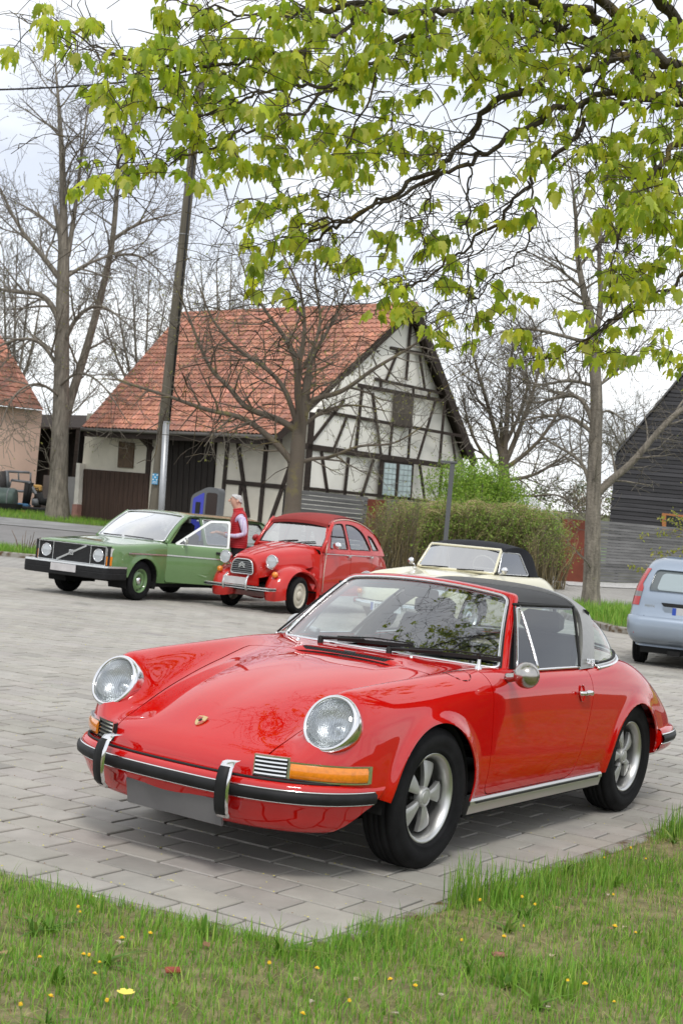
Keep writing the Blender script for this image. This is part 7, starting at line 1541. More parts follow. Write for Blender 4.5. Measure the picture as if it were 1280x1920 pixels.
# =================================================================== red economy car with canvas roof
M_red2 = paint('tomato_red_paint', (.52, .018, .013), .36, .05, spec=.2)
DEU = thing('economy_car', 'small red round-fendered economy car with dark red canvas roof beside the estate', 'car', (-1.14, 23.50, 0), rad(-31.5)); DEU.scale = (1.02, 1.02, 1.02)
# bonnet: arched shell narrowing to the grille
def bon(u, v):                                    # u -1..1 across, v 0 nose .. 1 cowl
    hw = .27 + .36 * v ** .85; zt = .84 + .27 * v ** .62 ; zs = .52 + .26 * v; y = -.60 + 1.22 * v - .05 * (1 - abs(u) ** 2) * (1 - v); k = abs(u); x = math.copysign(hw * (1 - (1 - k) ** 1.5), u) if u else 0
    return (x, y, zs + (zt - zs) * (1 - k ** 3.0) ** .75)
q = MB(); us = np.linspace(-1, 1, 33); q.grid([[bon(u, v) for u in us] for v in np.linspace(0, 1, 24)]); bo = q.obj('hood', M_red2, DEU, True)
q = MB()
for u in (-.33, -.11, .11, .33): q.tube([Vector(bon(u, v)) + Vector((0, 0, .003)) for v in np.linspace(.06, .97, 14)], .006, 5)
q.obj('hood_ribs', M_red2, bo, True)
q = MB(); q.add([bon(u, 0) for u in us], [tuple(range(33))]); q.prism([(-.27, -.60, .40), (.27, -.60, .40), (.27, -.62, .60), (-.27, -.62, .60)], (0, .05, 0)); q.obj('nose_panel', M_red2, DEU)
go_ = round_poly([(-.205, .575), (.205, .575), (.175, .79), (-.175, .79)], [.04, .04, .12, .12], 7); q = MB(); q.prism([(a, -.655, b) for a, b in go_], (0, .05, 0)); gr = q.obj('grille', M_blk, DEU)
q = MB(); q.tube([(a * 1.04, -.657, .68 + (b - .68) * 1.06) for a, b in go_], .011, 6, closed=True); q.obj('grille_frame', M_white_trim, gr, True)
for k in range(6): z = .60 + .031 * k; q = MB(); q.box((0, -.660, z), (.38 - .06 * max(0, (z - .70) / .09), .008, .011)); q.obj('slat', mat('grey_slat', (.28, .29, .30), .4, .6) if k == 0 else bpy.data.materials['grey_slat'], gr)
for z in (.665, .70):
    for s in (1, -1): q = MB(); q.sweep([(0, -.670, z + .045), (s * .055, -.670, z)], [(-.004, -.010), (.004, -.010), (.004, .010), (-.004, .010)], ups=(0, 0, 1)); q.obj('chevron', M_white_trim, gr)
# main cabin body
LC = _m([(.60,0,1.085),(1.0,0,1.09),(2.4,0,1.05),(2.75,0,.98),(2.98,0,.72),(3.02,0,.45)], [(.60,.34,1.07),(1.0,.36,1.08),(2.4,.36,1.04),(2.74,.35,.97),(2.96,.34,.72),(3.0,.33,.45)], [(.58,.62,1.035),(1.0,.655,1.05),(1.6,.66,1.05),(2.4,.62,1.03),(2.72,.58,.95),(2.92,.55,.72),(2.97,.53,.45)],
 [(.56,.665,.97),(1.0,.70,.99),(1.6,.71,.99),(2.3,.675,.97),(2.66,.62,.86),(2.86,.59,.68),(2.92,.57,.44)], [(.52,.69,.72),(1.0,.72,.73),(1.6,.725,.73),(2.3,.695,.72),(2.6,.65,.66),(2.8,.61,.58),(2.88,.59,.43)], [(.50,.70,.50),(1.0,.722,.50),(1.6,.727,.50),(2.3,.70,.50),(2.6,.66,.48),(2.78,.62,.45),(2.86,.60,.42)], [(.50,.68,.31),(1.0,.70,.30),(1.6,.705,.30),(2.3,.68,.33),(2.6,.65,.40),(2.76,.62,.41),(2.84,.60,.41)])
GC = loft(LC, np.r_[np.linspace(.60, 2.4, 50)[:-1], np.linspace(2.4, 3.02, 22)], .62, 2.4, 6); V, F = grid_mesh(GC, True)
ck = rpoly_sdf([(-.3,.66),(.5,.68),(.63,.72),(.67,1.0),(.67,2.3),(.60,2.55),(-.3,2.62)]); V, F, _ = clip(V, F, lambda q: np.where(q[:, 2] > .97, ck(q[:, :2]), -1), -1)
cd1 = rpoly_sdf([(.60,1.2),(.585,.34),(1.38,.34),(1.40,1.2)]); cd2 = rpoly_sdf([(1.41,1.2),(1.39,.34),(2.02,.34),(2.14,.62),(2.16,1.2)]); mk = lambda f: (lambda q: np.where(q[:, 0] > .6, f(q[:, 1:3]), -1))
Va, Fa, _ = clip(V, F, lambda q: mk(cd1)(q) - .003); V, F, _ = clip(V, F, lambda q: -mk(cd1)(q) - .003); Vb_, Fb_, _ = clip(V, F, lambda q: mk(cd2)(q) - .003); V, F, _ = clip(V, F, lambda q: -mk(cd2)(q) - .003)
mesh_obj('body', *mirror(*flange(V, F, .015, sel=nf)), M_red2, DEU, True)
xc = lambda y, z: .695 - .34 * max(0, z - 1.0) - .25 * max(0, z - 1.25) ** 2 - .10 * max(0, y - 1.9) ** 2
hoodl = [(.60, .99), (.885, 1.43), (.98, 1.505), (1.25, 1.56), (1.60, 1.575), (1.95, 1.53), (2.25, 1.42), (2.48, 1.25), (2.62, 1.05), (2.64, .99)]
hs = curve(hoodl, 60); outl = [tuple(p_) for p_ in hs]
C1 = round_poly([(.80, 1.07), (1.02, 1.44), (1.20, 1.475), (1.36, 1.48), (1.365, 1.07)], [.03, .08, .05, .05, .03], 5); C2 = round_poly([(1.44, 1.07), (1.44, 1.48), (1.70, 1.47), (1.95, 1.37), (2.12, 1.07)], [.03, .05, .08, .14, .05], 6); C3 = round_poly([(2.18, 1.08), (2.10, 1.33), (2.24, 1.29), (2.42, 1.08)], [.03, .05, .10, .04], 5)
mirror_pair(lambda s: put(side_sheet(outl, [C1, C2, C3], xc, .55, 2.70, .98, 1.60, 90, 34), 'side_frame', M_red2, DEU, s, depth=.03, vec=(-1, 0, 0)))
for s in (1, -1):
    put((Va, Fa), 'door', M_red2, DEU, s, depth=.02); put((Vb_, Fb_), 'rear_door', M_red2, DEU, s, depth=.02)
    for nm, W_ in (('door_window', C1), ('rear_door_window', C2), ('quarter_window', C3)):
        g = put(pane_sheet(W_, xc, .012), nm, M_glass2, DEU, s); q = MB(); q.tube([(s * x, y, z) for x, y, z in ring(W_, xc, 0, .001)], .008, 5, closed=True); q.obj('frame', M_blk, g, True)
    q = MB(); q.tube([(s * (xc(1.02, 1.27) + .004), .80, 1.265), (s * (xc(1.36, 1.27) + .004), 1.36, 1.265)], .007, 5); q.obj('window_bar', M_blk, DEU)
    q = MB(); q.tube([(s * (.705 + .012), y, .975) for y in np.linspace(.64, 2.14, 8)], .007, 5); q.obj('waist_trim', M_white_trim, DEU, True)
    dl = [(.612, .36), (.612, .70), (.635, .98)] + [(a + .02, b - .02) for a, b in zip(*[np.interp(np.linspace(0, .75, 24), np.linspace(0, 1, 60), hs[:, i]) for i in (0, 1)])]
    q = MB(); q.tube([(s * ((xc(y, z) if z > 1.0 else .70 + .02 * min(1, (y - .5))) + .010), y, z) for y, z in dl], .0075, 5); q.obj('pale_piping', mat('cream_piping', (.70, .60, .50), .5) if s > 0 else bpy.data.materials['cream_piping'], DEU, True)
    for yy in (1.33, 2.05): q = MB(); q.box((s * .738, yy, .955), (.03, .09, .028), bevel=.008); q.obj('handle', M_chrome, DEU)
    # front wing: swollen pod
    q = MB(); G = []
    for i in range(26):
        a = rad(-28 + 226 * i / 25); row = []
        for j in range(17):
            w_ = j / 16 * 2 - 1; Rr = .372 + .085 * (1 - abs(w_) ** 2.4) + (.05 * max(0, math.cos(a - math.pi)) ** 2 * (1 - w_ * w_)); yy = -.02 - Rr * math.cos(math.pi - a) * 1.12 if False else -.02 + Rr * math.cos(a) * (1.10 if math.cos(a) < 0 else 1.50); row.append((s * (.505 + .205 * w_), yy, .33 + Rr * math.sin(a) * (.93)))
        G.append(row)
    q.grid(G)
    # inner web to the bonnet
    q.add([(s * (.505 - .205), g[0][1], g[0][2]) for g in G], [tuple(range(26))])
    q.obj('front_wing', M_red2, DEU, True)
    q = MB(); G2 = np.array(G); q.grid(np.stack([G2[:, -1], G2[:, -1] - [s * .03, 0, 0] + np.c_[np.zeros(26), -(G2[:, -1, 1] + .02) * .06, -(G2[:, -1, 2] - .33) * .06]], 1)); q.obj('wing_lip', M_red2, DEU, True)
    q = MB(); q.grid([[(s * (.33 + .34 * u ** 1.2), .30 + .32 * v + .10 * u * (1 - v), .80 + .16 * v - .42 * u ** 1.5 * (1 - .55 * v)) for u in np.linspace(0, 1, 9)] for v in np.linspace(0, 1, 8)]); q.obj('wing_web', M_red2, DEU, True)
    q = MB(); q.prism([(s * .30, .40, .36), (s * .685, .50, .36), (s * .685, .60, .36), (s * .30, .60, .36)], (0, 0, .60)); q.obj('bulkhead', M_red2, DEU)
    # rear wing
    q = MB(); G = [[(s * (.58 + .13 * math.sin(b) ** .8), 2.42 + .44 * math.cos(a) * (.6 + .4 * math.sin(b)), .36 + .46 * math.sin(a) * (.55 + .45 * math.sin(b))) for b in np.linspace(.1, math.pi / 2 + .4, 9)] for a in np.linspace(rad(-8), rad(188), 22)]; q.grid(G); q.obj('rear_wing', M_red2, DEU, True)
    # lamps on stalks, indicators
    q = MB(); c = Vector((s * .445, -.51, .80)); q.lathe([(0, .13), (.04, .125), (.08, .09), (.098, .03), (.100, 0)], 26, frame_to(c, (0, 1, 0))); q.obj('lamp_shell', M_chrome, DEU, True); disc_lamp(DEU, c, (0, -1, 0), .096)
    q = MB(); q.tube([(s * .24, -.44, .71), (s * .46, -.46, .69)], .026, 8); q.tube([(s * .445, -.46, .69), (s * .445, -.46, .74)], .03, 8); q.obj('lamp_bracket', M_chrome, DEU, True)
    q = MB(); q.lathe([(.046, -.02), (.046, .012), (.036, .026), (0, .030)], 18, frame_to((s * .53, -.515, .60), (s * .12, -1, .1))); q.obj('indicator', M_amber, DEU, True)
    steel_wheel(DEU, .63 * s, 0, s, .297, .128, .195, mat('cream_wheel', (.60, .56, .47), .5) if s > 0 else bpy.data.materials['cream_wheel'], bpy.data.materials['cream_wheel'], capr=.075, dish=.012, rz0=rad(5), face=.012); steel_wheel(DEU, .62 * s, 2.40, s, .297, .128, .195, bpy.data.materials['cream_wheel'], bpy.data.materials['cream_wheel'], capr=.075, dish=.012)
    q = MB(); q.lathe([(.0, -.02), (.05, -.015), (.062, 0), (.058, .006), (0, .006)], 20, Matrix.Translation((s * .80, .80, 1.12)) @ Matrix.Rotation(rad(-90), 4, 'X') @ Matrix.Diagonal((1.35, 1, 1, 1))); q.tube([(s * .70, .80, 1.05), (s * .78, .80, 1.10)], .008, 6); q.obj('door_mirror', M_chrome if s > 0 else M_redlens, DEU, True)
    q = MB(); q.tube([(s * .215, -.80, .33), (s * .215, -.83, .41), (s * .21, -.81, .50), (s * .205, -.74, .57)], [.022, .022, .018, .010], 8); q.obj('overrider', M_white_trim, DEU, True)
q = MB(); q.grid(wrap([(-.03, .395), (0, .398), (.010, .392), (.010, .375), (.006, .368), (.010, .362), (.010, .348), (0, .342), (-.03, .345)], .625, -.80, -.60, .12)); cb_ = q.obj('front_bumper', M_white_trim, DEU, True, sharp=40)
q = MB(); q.grid(wrap([(.010, .377), (.017, .375), (.017, .359), (.010, .357)], .625, -.80, -.60, .12)); q.obj('rubber_strip', M_rub, cb_, True)
q = MB(); q.box((.0, -.825, .462), (.44, .012, .115), bevel=.003); q.obj('licence_plate', bpy.data.materials['pale_plate'], DEU)
# windscreen, canvas roof
q = MB(); f_ = lambda t, v: (t * (.60 - .035 * v), .655 + .245 * v - .03 * (1 - t * t), 1.085 + .345 * v); q.grid([[f_(t, v) for t in np.linspace(-1, 1, 13)] for v in np.linspace(0, 1, 6)]); w_ = q.obj('windscreen', M_glassw, DEU, True)
q = MB(); q.tube([f_(a, b) for a, b in [(t, -.02) for t in np.linspace(-1, 1, 9)] + [(1.02, v) for v in np.linspace(.1, .95, 6)] + [(t, 1.0) for t in np.linspace(1, -1, 9)] + [(-1.02, v) for v in np.linspace(.95, .1, 6)]], .016, 6, closed=True); q.obj('surround', M_blk, w_, True)
for s in (1, -1): q = MB(); q.tube([(s * .655, .585, 1.0), (s * .635, .73, 1.19), (s * .60, .89, 1.42), (s * .585, .96, 1.49)], .034, 8); q.obj('pillar', M_red2, DEU, True)
q = MB(); q.box((0, .64, 1.055), (1.24, .08, .05), bevel=.02); q.obj('scuttle', M_red2, DEU)
M_canvas = mat('dark_red_canvas', (.26, .032, .028), .85, noise=(3, .12), bump=(200, .3, .003))
hh_ = hs[np.linspace(14, 52, 20).astype(int)]; hh_ = np.array([(.865, 1.435), (.90, 1.475)] + [tuple(p_) for p_ in hh_[2:]]); q = MB(); G = np.array([[(t * (xc(y, z) + .012), y - .03 * (1 - t * t) * (y < 1.0), z + .012 + .045 * (1 - abs(t) ** 2.5)) for t in np.linspace(-1, 1, 17)] for y, z in hh_]); q.grid(G); l2 = G.copy(); l2[..., 2] -= .05; q.grid(np.stack([G[0], l2[0]], 1)); q.obj('canvas_roof', M_canvas, DEU, True)
for k, x0 in enumerate((-.20, .14)): q = MB(); q.sweep([(x0, .60, 1.10), (x0 + .10, .635, 1.125), (x0 + .32, .665, 1.15)], [(-.008, -.006), (.008, -.006), (.008, .012), (-.008, .012)]); q.obj('wiper', M_blk, DEU)
q = MB(); q.box((0, .85, .95), (1.2, .2, .14), bevel=.04); q.box((0, 1.5, .36), (1.26, 2.0, .06)); q.box((0, -.0, .36), (.6, .8, .12)); q.obj('underbody', M_dark, DEU)
for yy in (1.45, 2.2): q = MB(); q.box((0, yy, .80), (1.16, .14, .52), bevel=.06); q.box((0, yy - .25, .58), (1.16, .45, .14), bevel=.05); q.obj('bench_seat', mat('grey_seat', (.10, .10, .11), .8) if yy < 2 else bpy.data.materials['grey_seat'], DEU)
# =================================================================== cream convertible behind
M_cream = paint('ivory_paint', (.70, .66, .48), .3, .03)
_cp = at(800, 1200, 15.0)
CON = thing('convertible', 'cream rounded convertible with black soft top parked behind the red sports car', 'car', (1.33, 21.2, 0), rad(-36)); CON.scale = (1.12, 1.12, 1.12)
LP = _m([(-.78,0,.42),(-.77,0,.48),(-.70,0,.56),(-.5,0,.66),(-.2,0,.75),(.2,0,.82),(.55,0,.86),(1.8,0,.86),(2.1,0,.85),(2.6,0,.68),(2.95,0,.42)], [(-.76,.26,.42),(-.75,.26,.48),(-.68,.26,.555),(-.5,.27,.65),(-.2,.28,.735),(.2,.30,.81),(.55,.31,.855),(1.8,.32,.855),(2.1,.31,.845),(2.6,.28,.68),(2.93,.25,.42)], [(-.71,.44,.42),(-.70,.44,.48),(-.64,.445,.555),(-.5,.45,.63),(-.2,.46,.715),(.2,.49,.80),(.55,.52,.85),(1.8,.54,.85),(2.1,.50,.84),(2.6,.44,.68),(2.9,.38,.42)],
 [(-.64,.565,.42),(-.63,.565,.50),(-.59,.57,.60),(-.52,.575,.70),(-.40,.58,.755),(-.2,.59,.79),(.2,.61,.83),(.55,.635,.855),(1.2,.66,.85),(1.8,.66,.85),(2.1,.63,.83),(2.55,.55,.67),(2.86,.48,.42)], [(-.55,.67,.41),(-.54,.675,.48),(-.50,.685,.57),(-.42,.70,.65),(-.3,.71,.69),(0,.72,.72),(.5,.735,.75),(1.2,.75,.76),(1.8,.75,.75),(2.1,.73,.73),(2.5,.66,.60),(2.8,.57,.42)], [(-.47,.74,.40),(-.46,.745,.44),(-.40,.76,.49),(-.2,.775,.53),(0,.78,.54),(.5,.79,.55),(1.2,.80,.55),(1.8,.80,.55),(2.1,.79,.54),(2.45,.73,.49),(2.75,.63,.41)], [(-.42,.74,.32),(-.41,.74,.31),(-.3,.74,.27),(0,.74,.25),(.5,.74,.24),(1.2,.745,.24),(1.8,.75,.25),(2.1,.745,.28),(2.4,.70,.34),(2.7,.62,.38)])
GP = loft(LP, np.r_[np.linspace(-.78, -.3, 24)[:-1], np.linspace(-.3, .6, 30)[:-1], np.linspace(.6, 2.0, 24)[:-1], np.linspace(2.0, 2.95, 30)], -.3, 2.0, 6); V, F = grid_mesh(GP, True)
for c in ((0., .30, .35), (2.1, .30, .34)): V, F, _ = clip(V, F, arch(c))
ck = rpoly_sdf([(-.3,.60),(.4,.63),(.60,.68),(.645,.85),(.65,1.70),(.55,1.86),(-.3,1.92)]); V, F, _ = clip(V, F, lambda q: np.where(q[:, 2] > .78, ck(q[:, :2]), -1), -1); mesh_obj('body', *mirror(*flange(V, F, .015, sel=nf)), M_cream, CON, True)
q = MB(); fw = lambda t, v: (t * (.60 - .05 * v), .60 + .10 * abs(t) ** 2 + (.25 - .02 * abs(t)) * v, .875 + .32 * v); q.grid([[fw(t, v) for t in np.linspace(-1, 1, 15)] for v in np.linspace(0, 1, 6)]); w_ = q.obj('windscreen', M_glassw, CON, True)
q = MB(); q.tube([fw(a, b) for a, b in [(t, 0) for t in np.linspace(-1, 1, 11)] + [(1.01, v) for v in np.linspace(.1, .95, 6)] + [(t, 1.0) for t in np.linspace(1, -1, 11)] + [(-1.01, v) for v in np.linspace(.95, .1, 6)]], .020, 6, closed=True); q.obj('surround', M_cream, w_, True)
M_ctop = mat('black_canvas_top', (.012, .013, .017), .9, noise=(4, .3), bump=(180, .3, .003)); pr_ = np.array([(.845, 1.205), (.95, 1.255), (1.2, 1.295), (1.5, 1.285), (1.72, 1.20), (1.86, 1.04), (1.93, .86)]); pc_ = curve(pr_, 22)
q = MB(); G = np.array([[(t * (.575 + .02 * min(1, (y - .84) * 2)), y + .05 * t * t * (y < 1.0), z - .055 * abs(t) ** 2.4) for t in np.linspace(-1, 1, 17)] for y, z in pc_]); q.grid(G); q.obj('soft_top', M_ctop, CON, True)
for s in (1, -1):
    ed = G[:, -1 if s > 0 else 0]; low = [(s * .625, 1.46, 1.13), (s * .645, 1.62, .88), (s * .64, 1.80, .855), (s * .60, 1.93, .85)]; q = MB(); k = len(pc_); nb = [np.array((s * .60, y, max(.86, 1.17 - max(0, y - 1.40) * 1.35))) for y, z in pc_]
    nb = [np.array((s * (.585 + .05 * min(1, max(0, (1.17 - p_[2]) / .3))), p_[1], min(p_[2], e[2] - .02))) for p_, e in zip(nb, ed)]; q.grid(np.stack([ed, np.array(nb)], 1)); q.obj('top_side', M_ctop, CON, True)
    xcv = lambda y, z: .635 - .20 * max(0, z - .86); Wc = round_poly([(.76, .875), (.93, 1.17), (1.40, 1.165), (1.60, .875)], .04, 4); g = put(pane_sheet(Wc, xcv, .0), 'door_window', M_glass2, CON, s); q = MB(); q.tube([(s * (x + .003), y, z) for x, y, z in ring(Wc, xcv, 0)], .009, 5, closed=True); q.obj('frame', M_white_trim, g, True)
    disc_lamp(CON, (s * .575, -.575, .66), (s * .05, -.9, .34), .105); q = MB(); q.lathe([(.035, -.02), (.034, .012), (.02, .024), (0, .026)], 14, frame_to((s * .585, -.665, .505), (s * .3, -1, .1))); q.obj('indicator', M_amber, CON, True)
    steel_wheel(CON, .65 * s, 0, s, .315, .165, .19, M_alu, M_chrome, capr=.09); steel_wheel(CON, .64 * s, 2.1, s, .315, .165, .19, M_alu, M_chrome, capr=.09)
    q = MB(); q.lathe([(0, -.03), (.04, -.02), (.052, 0), (0, .005)], 18, frame_to((s * .74, .74, .93), (0, 1, 0))); q.tube([(s * .66, .74, .86), (s * .73, .74, .92)], .009, 6); q.obj('door_mirror', M_chrome, CON, True)
    q = MB(); q.sweep([(s * .28 - .18, .585, .885), (s * .28, .58, .895), (s * .28 + .22, .61, .90)], [(-.008, -.006), (.008, -.006), (.008, .010), (-.008, .010)]); q.obj('wiper', M_blk, CON)
PCb = np.array([(0,-.86),(.25,-.85),(.45,-.80),(.60,-.71),(.70,-.58),(.74,-.45)]); pcb = curve(np.r_[(PCb * [-1, 1])[:0:-1], PCb], 61); q = MB(); q.grid(np.stack([np.c_[off2(pcb, o), np.full(61, z)] for o, z in [(-.05, .41), (.0, .405), (.015, .39), (.015, .35), (0, .33), (-.05, .32)]], 1)); q.obj('front_bumper', M_chrome, CON, True)
q = MB(); q.box((0, -.885, .345), (.46, .012, .11), bevel=.003); pz = q.obj('licence_plate', M_white, CON); text_obj('plate_letters', 'ES', .09, Matrix.Translation((-.13, -.893, .345)) @ Matrix.Rotation(rad(90), 4, 'X'), M_blk, pz); q = MB(); q.box((-.21, -.8925, .345), (.035, .002, .10)); q.obj('plate_band', mat('plate_blue', (.03, .08, .40), .5), pz)
q = MB(); q.box((0, 1.2, .42), (1.2, 1.5, .3)); q.box((0, .80, .78), (1.16, .22, .14), bevel=.04); q.obj('cabin_floor', M_cabin, CON)
for s in (1, -1): q = MB(); q.box((.30 * s, 1.50, .80), (.46, .14, .46), bevel=.06); q.obj('seat', M_cabin, CON)
q = MB(); Mw = frame_to((.30, .98, .93), (0, .9, .42)); q.tube([Mw @ Vector((.185 * math.cos(a), .185 * math.sin(a), 0)) for a in np.linspace(0, 6.283, 28, endpoint=False)], .011, 6, closed=True); q.tube([Mw @ Vector((-.18, 0, 0)), Mw @ Vector((.18, 0, 0))], .009, 6); q.obj('steering_wheel', mat('ivory_wheel', (.72, .68, .55), .4), CON, True)
# =================================================================== silver-blue hatchback at the right edge
M_silver = mat('silver_blue_metallic', (.29, .345, .42), .34, .55, 1.0, noise=(2, .04), coat_rough=.03)
fw_ = on_ground(1198, 1241); FRZ = rad(161); Rf = Matrix.Rotation(FRZ, 3, 'Z'); off = Rf @ Vector((.70, 2.49, 0)); HAT = thing('hatchback', 'silver-blue hatchback seen from behind at the right edge', 'car', (fw_.x - off.x, fw_.y - off.y, 0), FRZ)
def hat_half(z):                                  # half width and rear y of the body by height
    zz = [.28, .31, .36, .45, .58, .70, .80, .90, 1.05, 1.20, 1.35, 1.42, 1.46]; hw = [.72, .77, .805, .825, .835, .825, .815, .80, .775, .72, .655, .60, .48]; yr = [3.00, 3.10, 3.155, 3.17, 3.17, 3.12, 3.09, 3.08, 3.03, 2.95, 2.84, 2.76, 2.62]; return np.interp(z, zz, hw), np.interp(z, zz, yr)
def hat_ring(z, d=0.0, n=30):
    hw, yr = hat_half(z); P = round_poly([(hw + d, .6), (hw + d, yr + d), (-hw - d, yr + d), (-hw - d, .6)], [0, .20, .20, 0], 9); return P
zs = np.r_[np.linspace(.28, .62, 12), np.linspace(.65, 1.46, 22)]
q = MB(); G = np.array([[(x, y + .05 * 0, z) for x, y in hat_ring(z)] for z in zs]); q.grid(G); q.add([tuple(v) for v in G[-1]], [tuple(range(len(G[-1])))]); V_, F_ = np.array(q.V), q.F; V_, F_, _ = clip(V_, F_, lambda v: np.where(np.abs(v[:, 0]) > .6, np.hypot(v[:, 1] - 2.49, v[:, 2] - .29) - .335, 1.0)); wdw = rpoly_sdf(round_poly([(-.60, .985), (.60, .985), (.53, 1.285), (-.53, 1.285)], .05, 4)); V_, F_, _ = clip(V_, F_, lambda v: np.where(v[:, 1] > 2.6, -wdw(v[:, [0, 2]]), 1)); sidew = rpoly_sdf(round_poly([(.9, .98), (2.55, .98), (2.45, 1.30), (1.2, 1.34)], .06, 4)); V_, F_, _ = clip(V_, F_, lambda v: np.where((np.abs(v[:, 0]) > .55) & (v[:, 1] < 2.7), -sidew(v[:, 1:3]), 1)); mesh_obj('body', *flange(V_, F_, .02, None), M_silver, HAT, True)
q = MB(); q.grid([[(t * (.61 - .075 * v), hat_half(.98 + .31 * v)[1] - .006, .98 + .31 * v) for t in np.linspace(-1, 1, 11)] for v in np.linspace(0, 1, 8)]); rw_ = q.obj('rear_window', mat('smoked_rear_glass', (.10, .12, .125), .06, coat=1), HAT, True)
q = MB(); pv = round_poly([(-.50, 1.02), (.50, 1.02), (.44, 1.25), (-.44, 1.25)], .06, 5); q.add([(a, hat_half(b)[1] + .002, b) for a, b in pv], [tuple(range(len(pv)))]); q.obj('clear_pane', mat('pale_reflecting_pane', (.30, .36, .38), .05, coat=1), rw_)
q = MB(); q.box((0, 1.9, 1.14), (1.18, 1.4, .34)); q.obj('cabin', M_cabin, HAT)
for s in (1, -1):
    for z0, z1, m_ in ((.80, .915, M_redlens), (.915, .985, mat('smoked_lamp', (.16, .15, .15), .2, coat=1) if s > 0 else bpy.data.materials['smoked_lamp']), (.985, 1.30, M_redlens)):
        q = MB(); rows = []
        for z in np.linspace(z0, z1, 7):
            P = np.array(hat_ring(z, .006)); i = [k for k in range(len(P)) if P[k][0] * s > hat_half(z)[0] - .115 + .03 * max(0, (z - 1.0) / .3) and P[k][1] > hat_half(z)[1] - .30]; P = P[i]; u = np.linspace(0, len(P) - 1, 9); rows.append([(np.interp(a, range(len(P)), P[:, 0]), np.interp(a, range(len(P)), P[:, 1]), z) for a in u])
        q.grid(rows); q.obj('tail_lamp', m_, HAT, True)
    steel_wheel(HAT, .70 * s, 2.49, s, .29, .175, .18, M_alu, M_alu, capr=.05); steel_wheel(HAT, .70 * s, 0, s, .29, .175, .18, M_alu, M_alu, capr=.05)
    q = MB(); ang = np.linspace(rad(5), rad(175), 24); q.grid([[(s * xx, 2.49 + .34 * math.cos(a), .29 + .34 * math.sin(a)) for xx in (.76, .45)] for a in ang]); q.add([(s * .45, 2.49 + .34 * math.cos(a), .29 + .34 * math.sin(a)) for a in ang], [tuple(range(24))]); q.obj('wheel_housing', M_dark, HAT)
    q = MB(); q.add([(s * a, hat_half(z)[1] + .004, z) for a, z in ((.60, .405), (.74, .43), (.74, .455), (.60, .43))], [(0, 1, 2, 3)]); q.obj('reflector', M_redlens, HAT)
# bumper lip, tailgate seam, handle recess, plate, badge
q = MB(); q.grid([[(x, y, z) for x, y in hat_ring(zz, d)] for zz, d, z in ((.66, -.005, .668), (.62, .018, .655), (.56, .022, .60), (.45, .020, .45), (.38, .016, .395), (.34, .008, .345), (.30, -.05, .325))]); Vc, Fc, _ = clip(np.array(q.V), q.F, lambda v: v[:, 1] - 2.86); mesh_obj('rear_bumper', Vc, Fc, M_silver, HAT, True)
sm = [(a, z) for a, z in round_poly([(-.70, .97), (-.70, .70), (-.60, .655), (.60, .655), (.70, .70), (.70, .97)], .05, 5)][4:-4]; q = MB(); q.tube([(a, hat_half(z)[1] + .002 - .07 * max(0, abs(a) - .62) / .1, z) for a, z in sm], .005, 4); q.obj('tailgate_seam', M_blk, HAT)
q = MB(); q.prism([(a, hat_half(.82)[1] - .005, z) for a, z in round_poly([(-.42, .86), (.42, .86), (.38, .81), (-.38, .81)], .02, 4)], (0, .012, 0)); q.obj('handle_strip', M_blk, HAT)
q = MB(); q.prism([(a, hat_half(.74)[1] - .004, z) for a, z in round_poly([(-.40, .81), (.40, .81), (.33, .68), (-.33, .68)], .02, 4)], (0, .006, 0)); q.obj('plate_recess', M_silver, HAT)
q = MB(); q.box((0, hat_half(.75)[1] + .006, .752), (.52, .01, .11), bevel=.003); pz = q.obj('licence_plate', mat('grey_white_plate', (.50, .50, .50), .6), HAT); q = MB(); q.box((.235, hat_half(.75)[1] + .0125, .752), (.05, .002, .106)); q.obj('plate_band', bpy.data.materials['plate_blue'], pz)
q = MB(); q.lathe([(.05, 0), (.045, .008), (0, .010)], 20, frame_to((0, hat_half(.88)[1], .885), (0, 1, 0)) @ Matrix.Diagonal((1.4, .6, 1, 1))); q.obj('badge', M_chrome, HAT, True)
text_obj('model_badge', 'FIESTA', .045, Matrix.Translation((.56, hat_half(.79)[1] + .001, .80)) @ Matrix.Rotation(math.pi, 4, 'Z') @ Matrix.Rotation(rad(90), 4, 'X'), M_chrome, HAT)
q = MB(); q.box((0, 2.9, .22), (1.3, .25, .08)); q.box((.2, 3.0, .20), (.16, .2, .06)); q.box((0, 1.3, .22), (1.45, 2.4, .10)); q.obj('underbody', M_dark, HAT)
# =================================================================== man in red vest beside the estate car
def skin_mesh(nodes, edges, root, levels=2):
    me = bpy.data.meshes.new('tmp_skin'); me.from_pydata([n[0] for n in nodes], edges, []); o = bpy.data.objects.new('tmp_skin', me); COL.objects.link(o)
    sm = o.modifiers.new('skin', 'SKIN'); sm.use_smooth_shade = True
    for i, n in enumerate(nodes): me.skin_vertices[0].data[i].radius = n[1]; me.skin_vertices[0].data[i].use_root = (i == root)
    ss = o.modifiers.new('sub', 'SUBSURF'); ss.levels = levels; ss.render_levels = levels
    dg = bpy.context.evaluated_depsgraph_get(); ev = o.evaluated_get(dg); m2 = ev.to_mesh(); V = np.array([tuple(v.co) for v in m2.vertices]); F = [tuple(p_.vertices) for p_ in m2.polygons]; ev.to_mesh_clear(); bpy.data.objects.remove(o); bpy.data.meshes.remove(me); return V, F
N_ = [((0, 0, .96), (.165, .125)), ((.005, 0, 1.10), (.160, .125)), ((.015, 0, 1.26), (.170, .132)), ((.015, 0, 1.40), (.165, .115)), ((.035, 0, 1.50), (.075, .070)), ((.060, 0, 1.565), (.055, .058)), ((.090, 0, 1.64), (.070, .082)), ((.098, 0, 1.715), (.074, .092)), ((.088, 0, 1.775), (.050, .062))]
